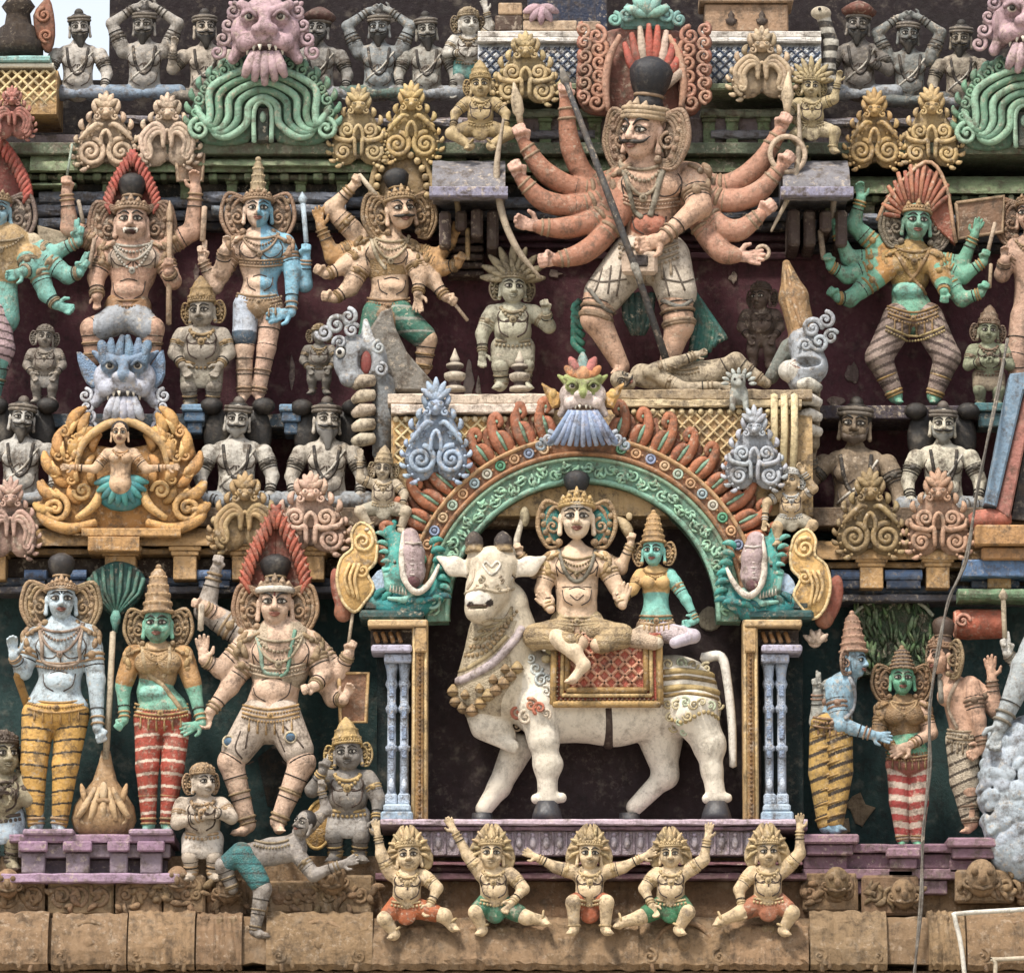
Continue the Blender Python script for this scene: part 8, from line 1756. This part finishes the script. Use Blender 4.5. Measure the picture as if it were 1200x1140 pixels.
t = Th('gold_lattice_roof', 'small gold lattice roof with turquoise ledge at the upper left edge', 'roof', 30, 135, -50)
part('vault', lambda m: m.prof(-60, 66, [(-150, 78), (-70, 78), (-56, 92), (-50, 110), (-50, 134), (-150, 134)], 'ab8450', n=2), 'paint', t); part('lattice', lambda m: lattice(m, -40, 65, 82, 132, -54, 13, 1.8, 'd0b680', 4), 'paint', t); part('ledge', lambda m: (m.prof(-60, 58, slabp(66, 73, -150, -44), '7fb0ac', n=4, wob=.4), m.prof(-60, 62, slabp(73.5, 79, -150, -48), 'cfc8b4', n=4, wob=.4)), 'paint', t)
t = Th('stone_pedestal', 'dark stepped stone pedestal against the sky at the top left corner', 'pedestal', 20, 62, -80)
part('block', lambda m: m.lathe((20, 64, -90), (20, -20, -90), [(0, 30), (.2, 30), (.24, 24), (.4, 22), (.45, 16), (.6, 14), (.7, 20), (.8, 14), (1, 12)], '38302c', n=8), 'stone', t)
t = Th('leaf_finial', 'rusty brown leaf-shaped finial beside the dark pedestal', 'finial', 52, 60, -84)
part('leaf', lambda m: m.plate([(52, 60), (42, 40), (38, 18), (46, 4), (56, -4), (62, 14), (64, 40), (60, 58)], -92, -84, '7d4a34', 2, sm=2, smooth=True), 'paint', t); part('scroll', lambda m: (m.spiral(51, 18, 9, 1.5, 90, '9a6248', 2.6, -84, 1), m.spiral(54, 42, 8, 1.5, 270, '9a6248', 2.4, -84, -1)), 'paint', t)
for x0, x1 in ((214, 244), (328, 356)):
    t = Th('blue_bracket', 'blue stepped foot bracket beneath the %s' % ('stout grey dwarf' if x0 < 300 else 'dark crouching dwarf'), 'bracket', (x0+x1)/2, 510, -40)
    part('block', lambda m: (m.box(x0, x1, 478, 486, -60, -12, '6b8fae', 1.5), m.box(x0+3, x1-3, 486.5, 498, -60, -15, '4c6c8c', 1.5), m.box(x0+6, x1-6, 498.5, 512, -60, -18, '35506a', 1.5)), 'paint', t)
t = Th('blue_bracket', 'teal foot bracket beneath the mossy green dwarf', 'bracket', 1160, 505, -40); part('block', lambda m: (m.box(1140, 1182, 476, 486, -60, -14, '3a6a70', 1.5), m.box(1145, 1177, 486.5, 504, -60, -18, '2c5058', 1.5)), 'paint', t)
# leaning roof end at the right, hanging rope and handrail
t = Th('roof_gable_beam', 'slanted blue and pink gable beam with red tip at the right edge', 'roof beam', 1180, 620, 60)
part('blue_board', lambda m: m.plate([(1186, 438), (1260, 430), (1260, 452), (1202, 458), (1168, 594), (1154, 590)], 30, 66, '6f8ba4', 2.5), 'paint', t)
part('pink_board', lambda m: m.plate([(1203, 458), (1216, 458), (1184, 606), (1168, 596)], 30, 60, 'a5665a', 2), 'paint', t)
part('tip', lambda m: m.lathe((1136, 608, 50), (1186, 606, 50), [(0, 6), (.15, 11), (.5, 13), (.85, 10), (1, 6)], 'b0604c', n=16), 'paint', t)
part('inner_panel', lambda m: m.plate([(1216, 460), (1260, 456), (1260, 612), (1186, 606)], 26, 44, '2c2a2c', 1), 'paint', t)
part('capital', lambda m: (m.box(1142, 1270, 616, 640, 0, 70, 'b0804c', 2), m.box(1150, 1270, 641, 656, 0, 62, '9a6c3e', 2)), 'paint', t)
t = Th('rope', 'grey lightning cable hanging down past the wedding group to the base', 'rope', 1072, 1145, 120)
RP = [(1200, 376, 20), (1180, 455, 74), (1158, 560, 80), (1140, 650, 84), (1120, 700, 92), (1104, 760, 110), (1094, 830, 116), (1091, 900, 118), (1084, 980, 120), (1078, 1060, 134), (1070, 1150, 136)]
part('strand', lambda m: m.tube(RP, 1.7, '6f6960', n=7, sm=8), 'paint', t); part('strand', lambda m: m.tube([(x+(2.6 if i % 2 else -1.5), y, d+1.5) for i, (x, y, d) in enumerate(RP)], 1.4, '5f5a54', n=7, sm=8), 'paint', t)
t = Th('handrail', 'white pipe handrail in front of the base at the lower right corner', 'handrail', 1160, 1145, 170)
part('rail', lambda m: m.tube([(1134, 1180, 170), (1127, 1110, 170), (1120, 1076, 170), (1126, 1071, 170), (1200, 1066, 168), (1290, 1060, 166)], 2.8, 'c9c4b8', n=8, sm=4), 'clean', t); part('lower_rail', lambda m: m.tube([(1166, 1180, 168), (1167, 1128, 168), (1171, 1124, 168), (1290, 1118, 166)], 2.6, 'b5a78f', n=8, sm=3), 'clean', t)
